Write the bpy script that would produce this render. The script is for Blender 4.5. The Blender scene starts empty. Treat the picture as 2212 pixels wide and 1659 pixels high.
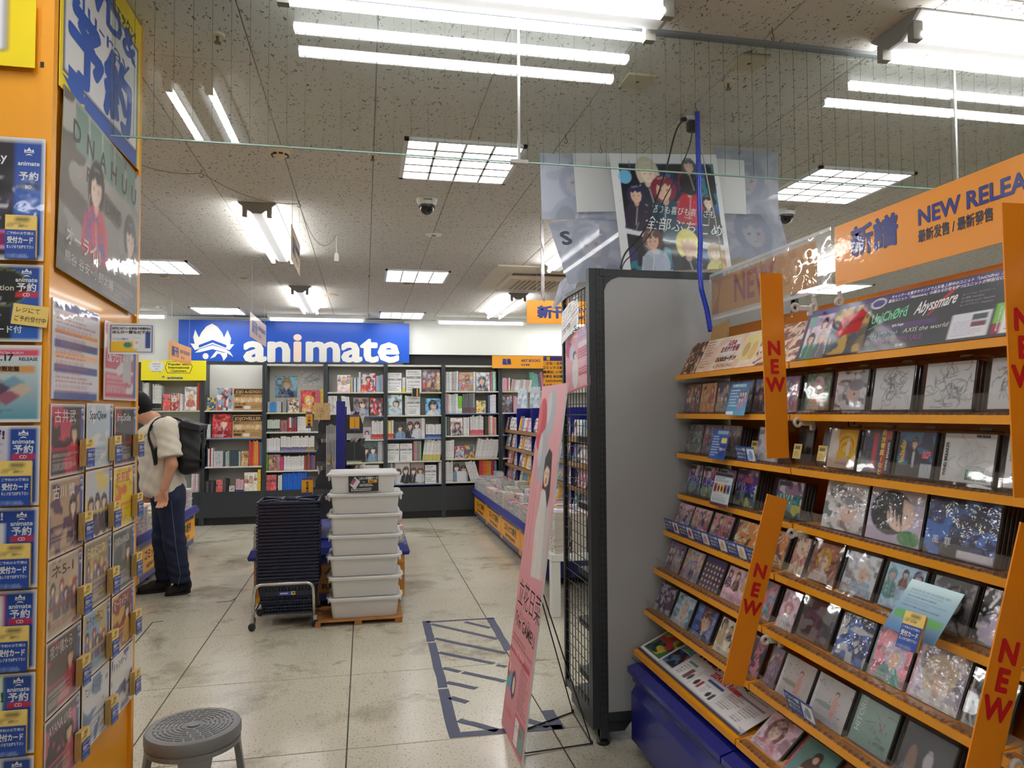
import bpy, math, random
import numpy as np
from mathutils import Matrix, Vector
random.seed(7); np.random.seed(7)
sc = bpy.context.scene
COL = sc.collection
PI = math.pi
# ------------------------------------------------------------------ camera
F_PX, CX, CY, EYE = 1560.0, 1106.0, 829.5, 1.45
def _n(v): return v / np.linalg.norm(v)
_y = _n(np.array([(788-CX)/F_PX, (891-CY)/F_PX, 1.0]))
_x = np.array([(8700-CX)/F_PX, (846-CY)/F_PX, 1.0]); _x = _n(_x - _y*_x.dot(_y))
_z = np.cross(_x, _y); _z = -_z if _z[1] > 0 else _z
ROT = np.stack([_x, _y, _z])
def P(px, py, X=None, Y=None, Z=None):
    """world point seen at a photo pixel on the plane X=, Y= or Z="""
    d = ROT @ np.array([(px-CX)/F_PX, (py-CY)/F_PX, 1.0])
    t = X/d[0] if X is not None else Y/d[1] if Y is not None else (Z-EYE)/d[2]
    return Vector((d[0]*t, d[1]*t, EYE+d[2]*t))
cam = bpy.data.objects.new('camera', bpy.data.cameras.new('camera'))
COL.objects.link(cam)
cam.data.sensor_width = 36; cam.data.lens = F_PX/2212*36; cam.data.clip_start = .02
cm = Matrix.Identity(4)
for i in range(3):
    cm[i][0] = ROT[i, 0]; cm[i][1] = -ROT[i, 1]; cm[i][2] = -ROT[i, 2]
cm[2][3] = EYE
cam.matrix_world = cm
sc.camera = cam
# ------------------------------------------------------------------ world, exposure
w = bpy.data.worlds.new('world'); sc.world = w; w.use_nodes = True
w.node_tree.nodes['Background'].inputs[0].default_value = (.75, .8, .85, 1)
w.node_tree.nodes['Background'].inputs[1].default_value = .25
vs = sc.view_settings
vs.view_transform = 'Standard'; vs.look = 'None'; vs.gamma = 1; vs.use_curve_mapping = False
vs.exposure = 0.66

PANEL_E = 7.5       # glow of a louvre panel
TUBE_E = 17.0       # glow of a tube
sc.cycles.max_bounces = 8; sc.cycles.transparent_max_bounces = 24
sc.cycles.diffuse_bounces = 4; sc.cycles.glossy_bounces = 4; sc.cycles.transmission_bounces = 6
sc.cycles.caustics_reflective = False; sc.cycles.caustics_refractive = False
sc.cycles.use_denoising = True; sc.cycles.adaptive_threshold = .03
sc.cycles.sample_clamp_indirect = 4.0
# ------------------------------------------------------------------ colours, materials
def S(r, g=None, b=None):
    """sRGB 0-255 (or '#hex') -> linear tuple"""
    if isinstance(r, str):
        h = r.lstrip('#'); r, g, b = int(h[0:2], 16), int(h[2:4], 16), int(h[4:6], 16)
    f = lambda c: (c/255/12.92) if c/255 <= .04045 else ((c/255+.055)/1.055)**2.4
    return (f(r), f(g), f(b))
MATS = {}
def mat(name, col=(.8, .8, .8), rough=.5, metal=0.0, coat=0.0, emit=0.0, spec=.5, bump=None, vary=0.0, vscale=8.0, attr=False, sheen=0.0, coat_rough=.05):
    if name in MATS: return MATS[name]
    m = bpy.data.materials.new(name); m.use_nodes = True
    nt = m.node_tree; b = nt.nodes['Principled BSDF']
    b.inputs['Base Color'].default_value = (*col, 1)
    b.inputs['Roughness'].default_value = rough; b.inputs['Metallic'].default_value = metal
    b.inputs['Coat Weight'].default_value = coat; b.inputs['Coat Roughness'].default_value = coat_rough
    b.inputs['Specular IOR Level'].default_value = spec
    b.inputs['Sheen Weight'].default_value = sheen
    if emit:
        b.inputs['Emission Color'].default_value = (*col, 1); b.inputs['Emission Strength'].default_value = emit
    src = None
    if attr:
        a = nt.nodes.new('ShaderNodeVertexColor'); a.layer_name = 'Col'; src = a.outputs['Color']
        nt.links.new(src, b.inputs['Base Color'])
    if vary:
        tc = nt.nodes.new('ShaderNodeTexCoord'); n = nt.nodes.new('ShaderNodeTexNoise')
        n.inputs['Scale'].default_value = vscale; n.inputs['Detail'].default_value = 5
        nt.links.new(tc.outputs['Object'], n.inputs['Vector'])
        mp = nt.nodes.new('ShaderNodeMapRange'); mp.inputs['From Min'].default_value = .3; mp.inputs['From Max'].default_value = .7
        mp.inputs['To Min'].default_value = 1-vary; mp.inputs['To Max'].default_value = 1+vary*.3
        nt.links.new(n.outputs['Fac'], mp.inputs['Value'])
        mx = nt.nodes.new('ShaderNodeMix'); mx.data_type = 'RGBA'; mx.blend_type = 'MULTIPLY'; mx.inputs[0].default_value = 1
        if src: nt.links.new(src, mx.inputs[6])
        else: mx.inputs[6].default_value = (*col, 1)
        nt.links.new(mp.outputs[0], mx.inputs[7]); nt.links.new(mx.outputs[2], b.inputs['Base Color'])
    if bump:
        tc = nt.nodes.new('ShaderNodeTexCoord'); n = nt.nodes.new('ShaderNodeTexNoise')
        n.inputs['Scale'].default_value = bump[0]; n.inputs['Detail'].default_value = 3
        nt.links.new(tc.outputs['Object'], n.inputs['Vector'])
        bp = nt.nodes.new('ShaderNodeBump'); bp.inputs['Strength'].default_value = bump[1]; bp.inputs['Distance'].default_value = bump[2]
        nt.links.new(n.outputs['Fac'], bp.inputs['Height']); nt.links.new(bp.outputs[0], b.inputs['Normal'])
        if coat: nt.links.new(bp.outputs[0], b.inputs['Coat Normal'])
    MATS[name] = m; return m
def clear_mat(name, tint=(1, 1, 1), ior=1.5, haze=0.0, hazecol=(1, 1, 1), rough=.03, bump=None, gain=1.0):
    """thin clear sheet: transparent + fresnel gloss (+ a little milkiness)"""
    if name in MATS: return MATS[name]
    m = bpy.data.materials.new(name); m.use_nodes = True
    nt = m.node_tree; nt.nodes.remove(nt.nodes['Principled BSDF']); out = nt.nodes['Material Output']
    tr = nt.nodes.new('ShaderNodeBsdfTransparent'); tr.inputs[0].default_value = (*tint, 1)
    base = tr.outputs[0]
    if haze:
        d = nt.nodes.new('ShaderNodeBsdfDiffuse'); d.inputs[0].default_value = (*hazecol, 1)
        t2 = nt.nodes.new('ShaderNodeBsdfTranslucent'); t2.inputs[0].default_value = (*hazecol, 1)
        md = nt.nodes.new('ShaderNodeMixShader'); md.inputs[0].default_value = .5
        nt.links.new(d.outputs[0], md.inputs[1]); nt.links.new(t2.outputs[0], md.inputs[2])
        mh = nt.nodes.new('ShaderNodeMixShader'); mh.inputs[0].default_value = haze
        nt.links.new(base, mh.inputs[1]); nt.links.new(md.outputs[0], mh.inputs[2]); base = mh.outputs[0]
    gl = nt.nodes.new('ShaderNodeBsdfGlossy'); gl.inputs['Roughness'].default_value = rough
    fr = nt.nodes.new('ShaderNodeFresnel'); 
    ge = nt.nodes.new('ShaderNodeNewGeometry'); mi_ = nt.nodes.new('ShaderNodeMath'); mi_.operation = 'MULTIPLY_ADD'; mi_.inputs[1].default_value = 1/ior-ior; mi_.inputs[2].default_value = ior
    nt.links.new(ge.outputs['Backfacing'], mi_.inputs[0]); nt.links.new(mi_.outputs[0], fr.inputs[0])
    mu = nt.nodes.new('ShaderNodeMath'); mu.operation = 'MULTIPLY'; mu.inputs[1].default_value = gain; mu.use_clamp = True
    nt.links.new(fr.outputs[0], mu.inputs[0])
    mx = nt.nodes.new('ShaderNodeMixShader'); nt.links.new(mu.outputs[0], mx.inputs[0])
    nt.links.new(base, mx.inputs[1]); nt.links.new(gl.outputs[0], mx.inputs[2]); nt.links.new(mx.outputs[0], out.inputs[0])
    if bump:
        tc = nt.nodes.new('ShaderNodeTexCoord'); n = nt.nodes.new('ShaderNodeTexNoise')
        n.inputs['Scale'].default_value = bump[0]; n.inputs['Detail'].default_value = 2
        nt.links.new(tc.outputs['Object'], n.inputs['Vector'])
        bp = nt.nodes.new('ShaderNodeBump'); bp.inputs['Strength'].default_value = bump[1]; bp.inputs['Distance'].default_value = bump[2]
        nt.links.new(n.outputs['Fac'], bp.inputs['Height']); nt.links.new(bp.outputs[0], gl.inputs['Normal']); nt.links.new(bp.outputs[0], fr.inputs['Normal'])
    MATS[name] = m; return m
PRINT = mat('print_matte', rough=.55, attr=True)
PRINTG = mat('print_gloss', rough=.4, coat=.2, attr=True, coat_rough=.06, bump=(5, .12, .01))
LAMI = mat('print_laminated', rough=.4, coat=.5, attr=True, coat_rough=.04, bump=(7, .16, .012))
WRAP = mat('print_shrinkwrap', rough=.35, coat=.7, attr=True, coat_rough=.05, bump=(16, .45, .012))
DARK = mat('dark_metal', S(46, 51, 54), .45, bump=(900, .1, .0004))
BLACK = mat('black_plastic', S(24, 25, 28), .4)
STEEL = mat('chrome_steel', S(205, 205, 205), .25, metal=1)
WHITE = mat('white_paint', S(232, 233, 230), .5)
ORANGE = mat('orange_enamel', S(236, 158, 20), .35, coat=.2, vary=.06, vscale=4)
ORANGES = mat('orange_board', S(233, 140, 10), .45, vary=.05, vscale=5)
BLUEP = mat('blue_enamel', S(17, 25, 124), .3, coat=.3)
CLEAR = clear_mat('clear_acrylic', gain=.8, haze=.025, bump=(9, .12, .01))
CLEARB = clear_mat('clear_case', tint=(.965, .965, .97), haze=.006, gain=.7, bump=(11, .10, .01))
# ------------------------------------------------------------------ mesh builder
class MB:
    def __init__(s): s.v = []; s.f = []; s.c = []; s.mi = []
    def add(s, vs_, fs, col=(1, 1, 1), mi=0, M=None):
        o = len(s.v)
        if M is not None: vs_ = [tuple(M @ Vector(v)) for v in vs_]
        s.v += [tuple(v) for v in vs_]
        for f in fs: s.f.append(tuple(i+o for i in f)); s.mi.append(mi)
        s.c += [col]*len(vs_) if not (isinstance(col, list) and len(col) == len(vs_)) else col
        return s
    def box(s, c, d, col=(1, 1, 1), mi=0, M=None, rz=0.0, taper=1.0):
        x, y, z = d[0]/2, d[1]/2, d[2]/2
        vs_ = [(-x, -y, -z), (x, -y, -z), (x, y, -z), (-x, y, -z), (-x*taper, -y*taper, z), (x*taper, -y*taper, z), (x*taper, y*taper, z), (-x*taper, y*taper, z)]
        R = Matrix.Translation(c) @ Matrix.Rotation(rz, 4, 'Z')
        if M is not None: R = M @ R
        return s.add(vs_, [(0, 3, 2, 1), (4, 5, 6, 7), (0, 1, 5, 4), (1, 2, 6, 5), (2, 3, 7, 6), (3, 0, 4, 7)], col, mi, R)
    def b2(s, lo, hi, col=(1, 1, 1), mi=0, M=None):
        return s.box([(a+b)/2 for a, b in zip(lo, hi)], [abs(b-a) for a, b in zip(lo, hi)], col, mi, M)
    def bevbox(s, c, d, bv, col=(1, 1, 1), mi=0, M=None):
        """box with chamfered edges"""
        x, y, z = d[0]/2, d[1]/2, d[2]/2; rings = []
        for zz, ins in ((-z, bv), (-z+bv, 0), (z-bv, 0), (z, bv)):
            a, b = x-ins, y-ins
            rings.append([(sx*(a-(bv if k == 0 else 0)), sy*(b-(bv if k == 1 else 0)), zz) for sx, sy, k in ((-1, -1, 0), (1, -1, 0), (1, -1, 1), (1, 1, 1), (1, 1, 0), (-1, 1, 0), (-1, 1, 1), (-1, -1, 1))])
        T = Matrix.Translation(c)
        return s.loft(rings, col, mi, (M @ T) if M is not None else T)
    def loft(s, rings, col=(1, 1, 1), mi=0, M=None, caps=True, closed=True):
        n = len(rings[0]); vs_ = [p for r in rings for p in r]; fs = []
        for k in range(len(rings)-1):
            for i in range(n if closed else n-1):
                j = (i+1) % n; fs.append((k*n+i, k*n+j, (k+1)*n+j, (k+1)*n+i))
        if caps: fs.append(tuple(range(n))[::-1]); fs.append(tuple((len(rings)-1)*n+i for i in range(n)))
        return s.add(vs_, fs, col, mi, M)
    def lathe(s, prof, n=24, col=(1, 1, 1), mi=0, M=None, sx=1.0, sy=1.0):
        return s.loft([[(r*sx*math.cos(2*PI*i/n), r*sy*math.sin(2*PI*i/n), z) for i in range(n)] for r, z in prof], col, mi, M)
    def tube(s, pts, r, n=8, col=(1, 1, 1), mi=0, M=None, closed=False):
        pts = [Vector(p) for p in pts]; rings = []; L = len(pts); up = None
        for i, p in enumerate(pts):
            a = pts[(i-1) % L] if (closed or i > 0) else p; b = pts[(i+1) % L] if (closed or i < L-1) else p
            t = (b-a).normalized()
            if up is None:
                up = Vector((0, 0, 1)) if abs(t.z) < .9 else Vector((1, 0, 0))
            sd = t.cross(up).normalized(); up = sd.cross(t).normalized()
            rr = r[i] if isinstance(r, (list, tuple)) else r
            rings.append([tuple(p + sd*rr*math.cos(2*PI*k/n) + up*rr*math.sin(2*PI*k/n)) for k in range(n)])
        if closed: rings.append(rings[0])
        return s.loft(rings, col, mi, M, caps=not closed)
    def prism(s, poly, z0, z1, col=(1, 1, 1), mi=0, M=None):
        return s.loft([[(x, y, z0) for x, y in poly], [(x, y, z1) for x, y in poly]], col, mi, M)
    def build(s, name, m, parent=None, M=None, smooth=False, colors=False):
        me = bpy.data.meshes.new(name)
        me.from_pydata(s.v, [], s.f)
        ms = m if isinstance(m, (list, tuple)) else [m]
        for q in ms: me.materials.append(q)
        if len(ms) > 1: me.polygons.foreach_set('material_index', s.mi)
        if colors or any(q.name.startswith('print') for q in ms):
            a = me.color_attributes.new('Col', 'FLOAT_COLOR', 'POINT')
            a.data.foreach_set('color', np.hstack([np.array(s.c, dtype=np.float32).reshape(-1, 3), np.ones((len(s.c), 1), np.float32)]).ravel())
        if smooth: me.polygons.foreach_set('use_smooth', [True]*len(s.f))
        me.update()
        return link(name, me, parent, M)
def link(name, me, parent=None, M=None):
    o = bpy.data.objects.new(name, me); COL.objects.link(o)
    if parent is not None: o.parent = parent
    if M is not None: o.matrix_basis = M
    return o
def smooth_by_angle(o, deg=40):
    me = o.data
    me.polygons.foreach_set('use_smooth', [True]*len(me.polygons))
    try: me.set_sharp_from_angle(angle=math.radians(deg))
    except Exception: pass
    return o
LABELS = set()
def tag(o, label, cat, group=None, kind=None):
    o['label'] = label; o['category'] = cat
    if group: o['group'] = group
    if kind: o['kind'] = kind
    return o
def thing(name, label, cat, M=None, group=None):
    o = link(name, None, None, M); o.empty_display_size = .05
    return tag(o, label, cat, group)
def T(x, y, z, rz=0.0): return Matrix.Translation((x, y, z)) @ Matrix.Rotation(rz, 4, 'Z')
def frame(o, r, u):
    """matrix whose local x runs along r, y along u, z towards the viewer of the print"""
    r = Vector(r).normalized(); u = Vector(u); u = (u - r*u.dot(r)).normalized(); n = r.cross(u)
    m = Matrix.Identity(4)
    for i in range(3): m[i][0], m[i][1], m[i][2], m[i][3] = r[i], u[i], n[i], o[i]
    return m
def struct(o): o['kind'] = 'structure'; return o
# ------------------------------------------------------------------ flat print
_GL = {}
def glyphs(s, bold=0.0):
    k = (s, bold)
    if k not in _GL:
        c = bpy.data.curves.new('t', 'FONT'); c.body = s; c.size = 1; c.offset = bold if bold <= .022 else .006; c.resolution_u = 2; c.fill_mode = 'FRONT'
        o = bpy.data.objects.new('t', c); m = o.to_mesh()
        v = np.zeros(len(m.vertices)*3); m.vertices.foreach_get('co', v); v = v.reshape(-1, 3)[:, :2].copy()
        f = [tuple(p.vertices) for p in m.polygons]
        o.to_mesh_clear(); bpy.data.objects.remove(o); bpy.data.curves.remove(c)
        if bold > .022 and len(v):
            r = bold-.006; n = len(v); sh = [(0, 0)]+[(r*math.cos(q*PI/4), r*math.sin(q*PI/4)) for q in range(8)]
            f = [tuple(i+n*q for i in ff) for q in range(9) for ff in f]; lz = np.repeat(np.arange(9)*.00008, n); v = np.concatenate([v+np.array(d) for d in sh])
        else: lz = np.zeros(len(v))
        v = np.column_stack([v, lz]) if len(v) else v
        if len(v): v[:, 0] -= v[:, 0].min()
        _GL[k] = (v, f)
    return _GL[k]
class Art:
    """a printed face, w x h metres, painted on a fine vertex-colour grid; u right, v up, both 0..1"""
    def __init__(s, w, h, nx, ny, bg=(1, 1, 1)):
        s.w, s.h, s.nx, s.ny = w, h, nx, ny
        s.u, s.vv = np.meshgrid(np.linspace(0, 1, nx*2), np.linspace(0, 1, ny*2))
        s.a = np.zeros((ny*2, nx*2, 3)); s.a[:] = bg; s.t = []
    def put(s, m, col, al=1.0):
        m = (m.astype(float)*al)[..., None]; s.a = s.a*(1-m) + np.array(col)*m; return s
    def rect(s, u0, v0, u1, v1, col, al=1.0): return s.put((s.u >= u0) & (s.u < u1) & (s.vv >= v0) & (s.vv < v1), col, al)
    def grad(s, c0, c1, ang=90, u0=0, v0=0, u1=1, v1=1):
        t = np.clip(((s.u-u0)/(u1-u0))*math.cos(math.radians(ang)) + ((s.vv-v0)/(v1-v0))*math.sin(math.radians(ang)), 0, 1)[..., None]
        m = ((s.u >= u0) & (s.u < u1) & (s.vv >= v0) & (s.vv < v1))[..., None]
        s.a = np.where(m, np.array(c0)*(1-t) + np.array(c1)*t, s.a); return s
    def ell(s, cu, cv, ru, rv, col, al=1.0, rot=0):
        k = s.h/s.w; c, sn = math.cos(rot), math.sin(rot)
        x = s.u-cu; y = (s.vv-cv)*k
        return s.put(((x*c+y*sn)/ru)**2 + ((-x*sn+y*c)/(rv*k))**2 < 1, col, al)
    def poly(s, pts, col, al=1.0):
        m = np.zeros(s.u.shape, bool); n = len(pts); j = n-1
        for i in range(n):
            (xi, yi), (xj, yj) = pts[i], pts[j]
            m ^= ((yi > s.vv) != (yj > s.vv)) & (s.u < (xj-xi)*(s.vv-yi)/((yj-yi) or 1e-9)+xi); j = i
        return s.put(m, col, al)
    def line(s, u0, v0, u1, v1, wd, col, al=1.0):
        dx, dy = u1-u0, v1-v0; L = dx*dx+dy*dy+1e-9
        t = np.clip(((s.u-u0)*dx+(s.vv-v0)*dy)/L, 0, 1)
        return s.put((s.u-u0-t*dx)**2 + (s.vv-v0-t*dy)**2 < wd*wd, col, al)
    def noise(s, sx, sy, rng):
        g = rng.random((sy+2, sx+2)); x = s.u*sx; y = s.vv*sy; i = x.astype(int); j = y.astype(int); fx = x-i; fy = y-j
        fx = fx*fx*(3-2*fx); fy = fy*fy*(3-2*fy)
        return (g[j, i]*(1-fx)+g[j, i+1]*fx)*(1-fy) + (g[j+1, i]*(1-fx)+g[j+1, i+1]*fx)*fy
    def blotch(s, cols, rng, sx=7, sy=7, lev=None, u0=0, v0=0, u1=1, v1=1, al=1.0):
        box = (s.u >= u0) & (s.u < u1) & (s.vv >= v0) & (s.vv < v1)
        for k, c in enumerate(cols):
            nz = s.noise(sx+k, sy+2*k, rng) if k % 2 else s.noise(sx, sy, rng)*.6+s.noise(sx*2, sy*2, rng)*.4
            s.put((nz > (lev or .55)) & box, c, al)
        return s
    def rows(s, u0, v0, u1, v1, n, col, rng, fill=.55, gap=.25):
        """small illegible print: dashed rows"""
        hh = (v1-v0)/n
        for k in range(n):
            y0 = v1-(k+1)*hh+hh*(1-fill)/2; u = u0; end = u0+(u1-u0)*(.55+.45*rng.random())
            while u < end:
                du = (u1-u0)*(.02+.06*rng.random()); s.rect(u, y0, min(u+du, end), y0+hh*fill, col, .8); u += du*(1+gap)
        return s
    def text(s, st, u, v, size, col, bold=0.0, rot=0.0, xs=1.0, shear=0.0, align='l', width=None, vert=False, lift=1):
        """text with its base line start at (u,v); size in metres (cap height about .68 of it)"""
        if vert:
            for k, ch in enumerate(st): s.text(ch, u, v-k*size*1.08/s.h, size, col, bold, rot, xs, shear, 'c')
            return s
        g, f = glyphs(st, bold)
        if not len(g): return s
        g = g.copy(); g[:, :2] *= size; g[:, 0] *= xs
        if width: g[:, 0] *= width/max(g[:, 0].max(), 1e-6)
        wd = g[:, 0].max()
        if align == 'c': g[:, 0] -= wd/2
        if align == 'r': g[:, 0] -= wd
        g[:, 0] += g[:, 1]*shear
        c, sn = math.cos(rot), math.sin(rot)
        q = np.stack([g[:, 0]*c-g[:, 1]*sn+u*s.w-s.w/2, g[:, 0]*sn+g[:, 1]*c+v*s.h-s.h/2, g[:, 2]], 1)
        s.t.append((q, f, col, lift)); return s
    def shape(s, pts, col, lift=1):
        """a crisp printed polygon, pts in u,v"""
        q = np.array([(u*s.w-s.w/2, v*s.h-s.h/2, 0) for u, v in pts]); s.t.append((q, [tuple(range(len(pts)))], col, lift)); return s
    def mesh(s, name, m=None, thick=.0015, edge=None, bend=None, back=None):
        a = s.a.reshape(s.ny, 2, s.nx, 2, 3).mean((1, 3))
        x, y = np.meshgrid(np.linspace(-s.w/2, s.w/2, s.nx), np.linspace(-s.h/2, s.h/2, s.ny))
        z = bend(x, y) if bend else np.zeros_like(x)
        V = [np.stack([x, y, z], -1).reshape(-1, 3)]; Cc = [a.reshape(-1, 3)]
        i = np.arange(s.nx*s.ny).reshape(s.ny, s.nx)
        quads = np.stack([i[:-1, :-1], i[:-1, 1:], i[1:, 1:], i[1:, :-1]], -1).reshape(-1, 4)
        fl = [tuple(q) for q in quads.tolist()]; n = s.nx*s.ny
        ec = np.array(edge if edge else a.mean((0, 1)))
        if thick:
            # rim and back: a box body behind the face
            b = np.concatenate([i[0, :], i[1:, -1], i[-1, -2::-1], i[-2:0:-1, 0]]); L = len(b)
            base = V[0][b]; lo = base.copy(); lo[:, 2] -= thick
            V += [base, lo]; Cc += [np.repeat(ec[None], 2*L, 0)]
            for k in range(L):
                k2 = (k+1) % L; fl.append((n+k, n+L+k, n+L+k2, n+k2))
            n += 2*L
            g = V[0].copy() if bend else None
            if bend:
                g[:, 2] -= thick; V.append(g); Cc.append(a.reshape(-1, 3)*0+(np.array(back) if back else ec))
                fl += [tuple(q[::-1]) for q in (quads+n).tolist()]; n += len(g)
            else:
                V.append(np.array([(-s.w/2, -s.h/2, -thick), (s.w/2, -s.h/2, -thick), (s.w/2, s.h/2, -thick), (-s.w/2, s.h/2, -thick)]))
                Cc.append(np.repeat((np.array(back) if back else ec)[None], 4, 0)); fl.append((n+3, n+2, n+1, n)); n += 4
        for q, f, col, lift in s.t:
            zz = bend(q[:, 0], q[:, 1]) if bend else np.zeros(len(q))
            V.append(np.column_stack([q[:, :2], zz+.0004*lift+q[:, 2]])); Cc.append(np.repeat(np.array(col)[None], len(q), 0))
            fl += [tuple(j+n for j in ff) for ff in f]; n += len(q)
        V = np.concatenate(V); Cc = np.concatenate(Cc)
        me = bpy.data.meshes.new(name); me.from_pydata(V.tolist(), [], fl)
        me.materials.append(m or PRINT)
        at = me.color_attributes.new('Col', 'FLOAT_COLOR', 'POINT')
        at.data.foreach_set('color', np.hstack([Cc, np.ones((len(Cc), 1))]).astype(np.float32).ravel())
        me.update(); return me
# generic cover pictures (plain stand-ins, nobody's artwork)
SKIN = [S(238, 208, 186), S(230, 190, 165), S(244, 220, 202)]
def mixc(a, b, t): return tuple(x*(1-t)+y*t for x, y in zip(a, b))
def person_fig(a, rng, u, v, k, hair, cloth, skin=None):
    """a simple bust: hair, face, clothes; k = head half width in u"""
    ky = k*a.w/a.h; skin = skin or SKIN[rng.integers(3)]; sd = 1 if rng.random() > .5 else -1; tl = rng.uniform(-.25, .25)
    a.ell(u, v-ky*.1, k*rng.uniform(1.2, 1.45), ky*rng.uniform(1.3, 1.9), hair, 1, tl); a.ell(u-tl*k, v-ky*3.1, k*1.9, ky*2.0, cloth); a.poly([(u-k*2.2, v-ky*4.6), (u-k*1.6, v-ky*2.0), (u+k*1.6, v-ky*2.0), (u+k*2.2, v-ky*4.6)], cloth)
    a.ell(u+sd*k*.9, v-ky*3.4, k*.8, ky*1.6, mixc(cloth, (0, 0, 0), .3), .7); a.line(u, v-ky*1.8, u+sd*k*.5, v-ky*4.2, k*.08, mixc(cloth, (1, 1, 1), .35))
    a.ell(u-tl*k*.4, v-ky*1.15, k*.36, ky*.55, mixc(skin, (0, 0, 0), .25)); a.ell(u, v-ky*.15, k*.80, ky*1.05, skin, 1, tl); a.ell(u+sd*k*.42, v-ky*.2, k*.38, ky*.8, mixc(skin, (.4, .2, .2), .22), .7, tl)
    t = rng.uniform(-.3, .3)
    a.poly([(u-k*1.1, v-ky*.3), (u-k*1.05, v+ky*.7), (u-k*.5, v+ky*1.25), (u+k*.5, v+ky*1.25), (u+k*1.05, v+ky*.7), (u+k*1.1, v-ky*.3), (u+k*.72, v+ky*.35), (u+k*(.3+t), v+ky*.15), (u+k*t, v+ky*.5), (u-k*(.4-t), v+ky*.1), (u-k*.75, v+ky*.4)], hair)
    a.line(u-k*.5, v+ky*.95, u+k*.3, v+ky*1.05, k*.1, mixc(hair, (1, 1, 1), .3), .7)
    dk = mixc(mixc(hair, (0, 0, 0), .5), skin, .25)
    for sg in (-1, 1): a.ell(u+sg*k*.36, v-ky*.2, k*.13, ky*.10, dk, 1, tl)
    if k*a.w > .02: a.line(u-k*.1, v-ky*.78, u+k*.12, v-ky*.76, k*.04, mixc(skin, S(150, 60, 60), .6))
    for _ in range(5):
        x, y = u+rng.normal(0, k*1.6), v-ky*2.2+rng.normal(0, ky*1.6); a.line(x, y, x+rng.normal(0, k*.6), y+rng.normal(0, ky*.6), k*.06, mixc(cloth, (1, 1, 1), rng.random()*.6), .8)
def art_portrait(w, h, seed, bg, hair, cloth, nx=40, ny=44, bg2=None, rim=None):
    rng = np.random.default_rng(seed); a = Art(w, h, nx, ny, bg); a.grad(bg, bg2 or tuple(min(1, c*1.8+.03) for c in bg), 70)
    a.blotch([tuple(min(1, c*1.5+.05) for c in bg), tuple(c*.6 for c in bg)], rng, 4, 5, .62)
    person_fig(a, rng, .5+rng.uniform(-.1, .1), .58+rng.uniform(-.04, .06), rng.uniform(.17, .24), hair, cloth)
    a.blotch([mixc(bg, (1, 1, 1), .5), mixc(bg, (0, 0, 0), .6)], rng, 9, 9, .66, al=.45); a.rows(.1, .04, .7, .16, 2, mixc(bg, (1, 1, 1), .7), rng, .5)
    if rim: a.rect(0, 0, .06, 1, rim)
    return a
def art_group(w, h, seed, bg, n=6, nx=40, ny=44, pal=None, rim=None):
    rng = np.random.default_rng(seed); a = Art(w, h, nx, ny, bg); a.grad(bg, tuple(min(1, c*1.6+.04) for c in bg), 90)
    a.blotch([tuple(min(1, c*1.4+.08) for c in bg)], rng, 6, 6, .55)
    pal = pal or [S(90, 60, 50), S(200, 170, 120), S(60, 55, 90), S(180, 90, 100), S(150, 160, 190)]
    for i in range(n):
        u = (i % 4+.5+rng.uniform(-.2, .2))/4 if n > 4 else (i+.5)/n
        person_fig(a, rng, u, .78-.3*(i//4)+rng.uniform(-.06, .06), rng.uniform(.06, .10), pal[rng.integers(len(pal))], pal[rng.integers(len(pal))])
    a.blotch([mixc(bg, (1, 1, 1), .4), mixc(bg, (.3, .1, .1), .5)], rng, 10, 10, .66, al=.55)
    if rim: a.rect(0, 0, .06, 1, rim)
    return a
def art_abstract(w, h, seed, cols, nx=40, ny=44, k=18, rim=None):
    rng = np.random.default_rng(seed); a = Art(w, h, nx, ny, cols[0]); a.blotch(cols[1:], rng, 5, 5, .56)
    for _ in range(k):
        c = cols[rng.integers(len(cols))]; u, v = rng.random(2); t = rng.random()*PI
        a.line(u, v, u+.2*math.cos(t), v+.2*math.sin(t), rng.uniform(.008, .03), c)
    if rim: a.rect(0, 0, .06, 1, rim)
    return a
def art_lines(w, h, seed, ink=S(95, 95, 98), bg=S(222, 224, 226), nx=48, ny=54, n=46):
    rng = np.random.default_rng(seed); a = Art(w, h, nx, ny, bg)
    for k in range(n):
        u, v = rng.normal(.5, .2), rng.normal(.5, .24); t = rng.random()*PI*2
        for _ in range(4):
            t += rng.normal(0, .7); u2, v2 = u+.07*math.cos(t), v+.08*math.sin(t); a.line(u, v, u2, v2, .008, ink, .75); u, v = u2, v2
    return a
def art_doc(w, h, seed, bg=(.9, .9, .9), ink=S(60, 60, 66), bars=(), nx=36, ny=46, n=14):
    rng = np.random.default_rng(seed); a = Art(w, h, nx, ny, bg)
    for (v0, v1, c) in bars: a.rect(.05, v0, .95, v1, c)
    a.rows(.08, .06, .92, .94, n, ink, rng, .4); return a
def art_photo(w, h, seed, tone, nx=36, ny=44, n=2):
    """two or so people in a soft toned portrait photo"""
    rng = np.random.default_rng(seed); a = Art(w, h, nx, ny, tone); a.grad(tuple(c*.7 for c in tone), tuple(min(1, c*1.25) for c in tone), 80)
    a.blotch([tuple(min(1, c*1.2+.03) for c in tone)], rng, 3, 4, .6, al=.6)
    for i in range(n):
        person_fig(a, rng, (i+.5)/n+rng.uniform(-.06, .06), .62+rng.uniform(-.08, .08), .17 if n > 1 else .2, S(38, 33, 32), [S(40, 42, 50), S(205, 210, 218), S(120, 150, 180)][rng.integers(3)])
    return a
def sheet(name, label, cat, M, art, m=None, thick=.0012, group=None, bend=None, edge=None, parent=None, back=None):
    o = link(name, art.mesh(name, m or PRINT, thick, edge, bend, back), parent, M)
    if label: tag(o, label, cat, group)
    return o
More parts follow.
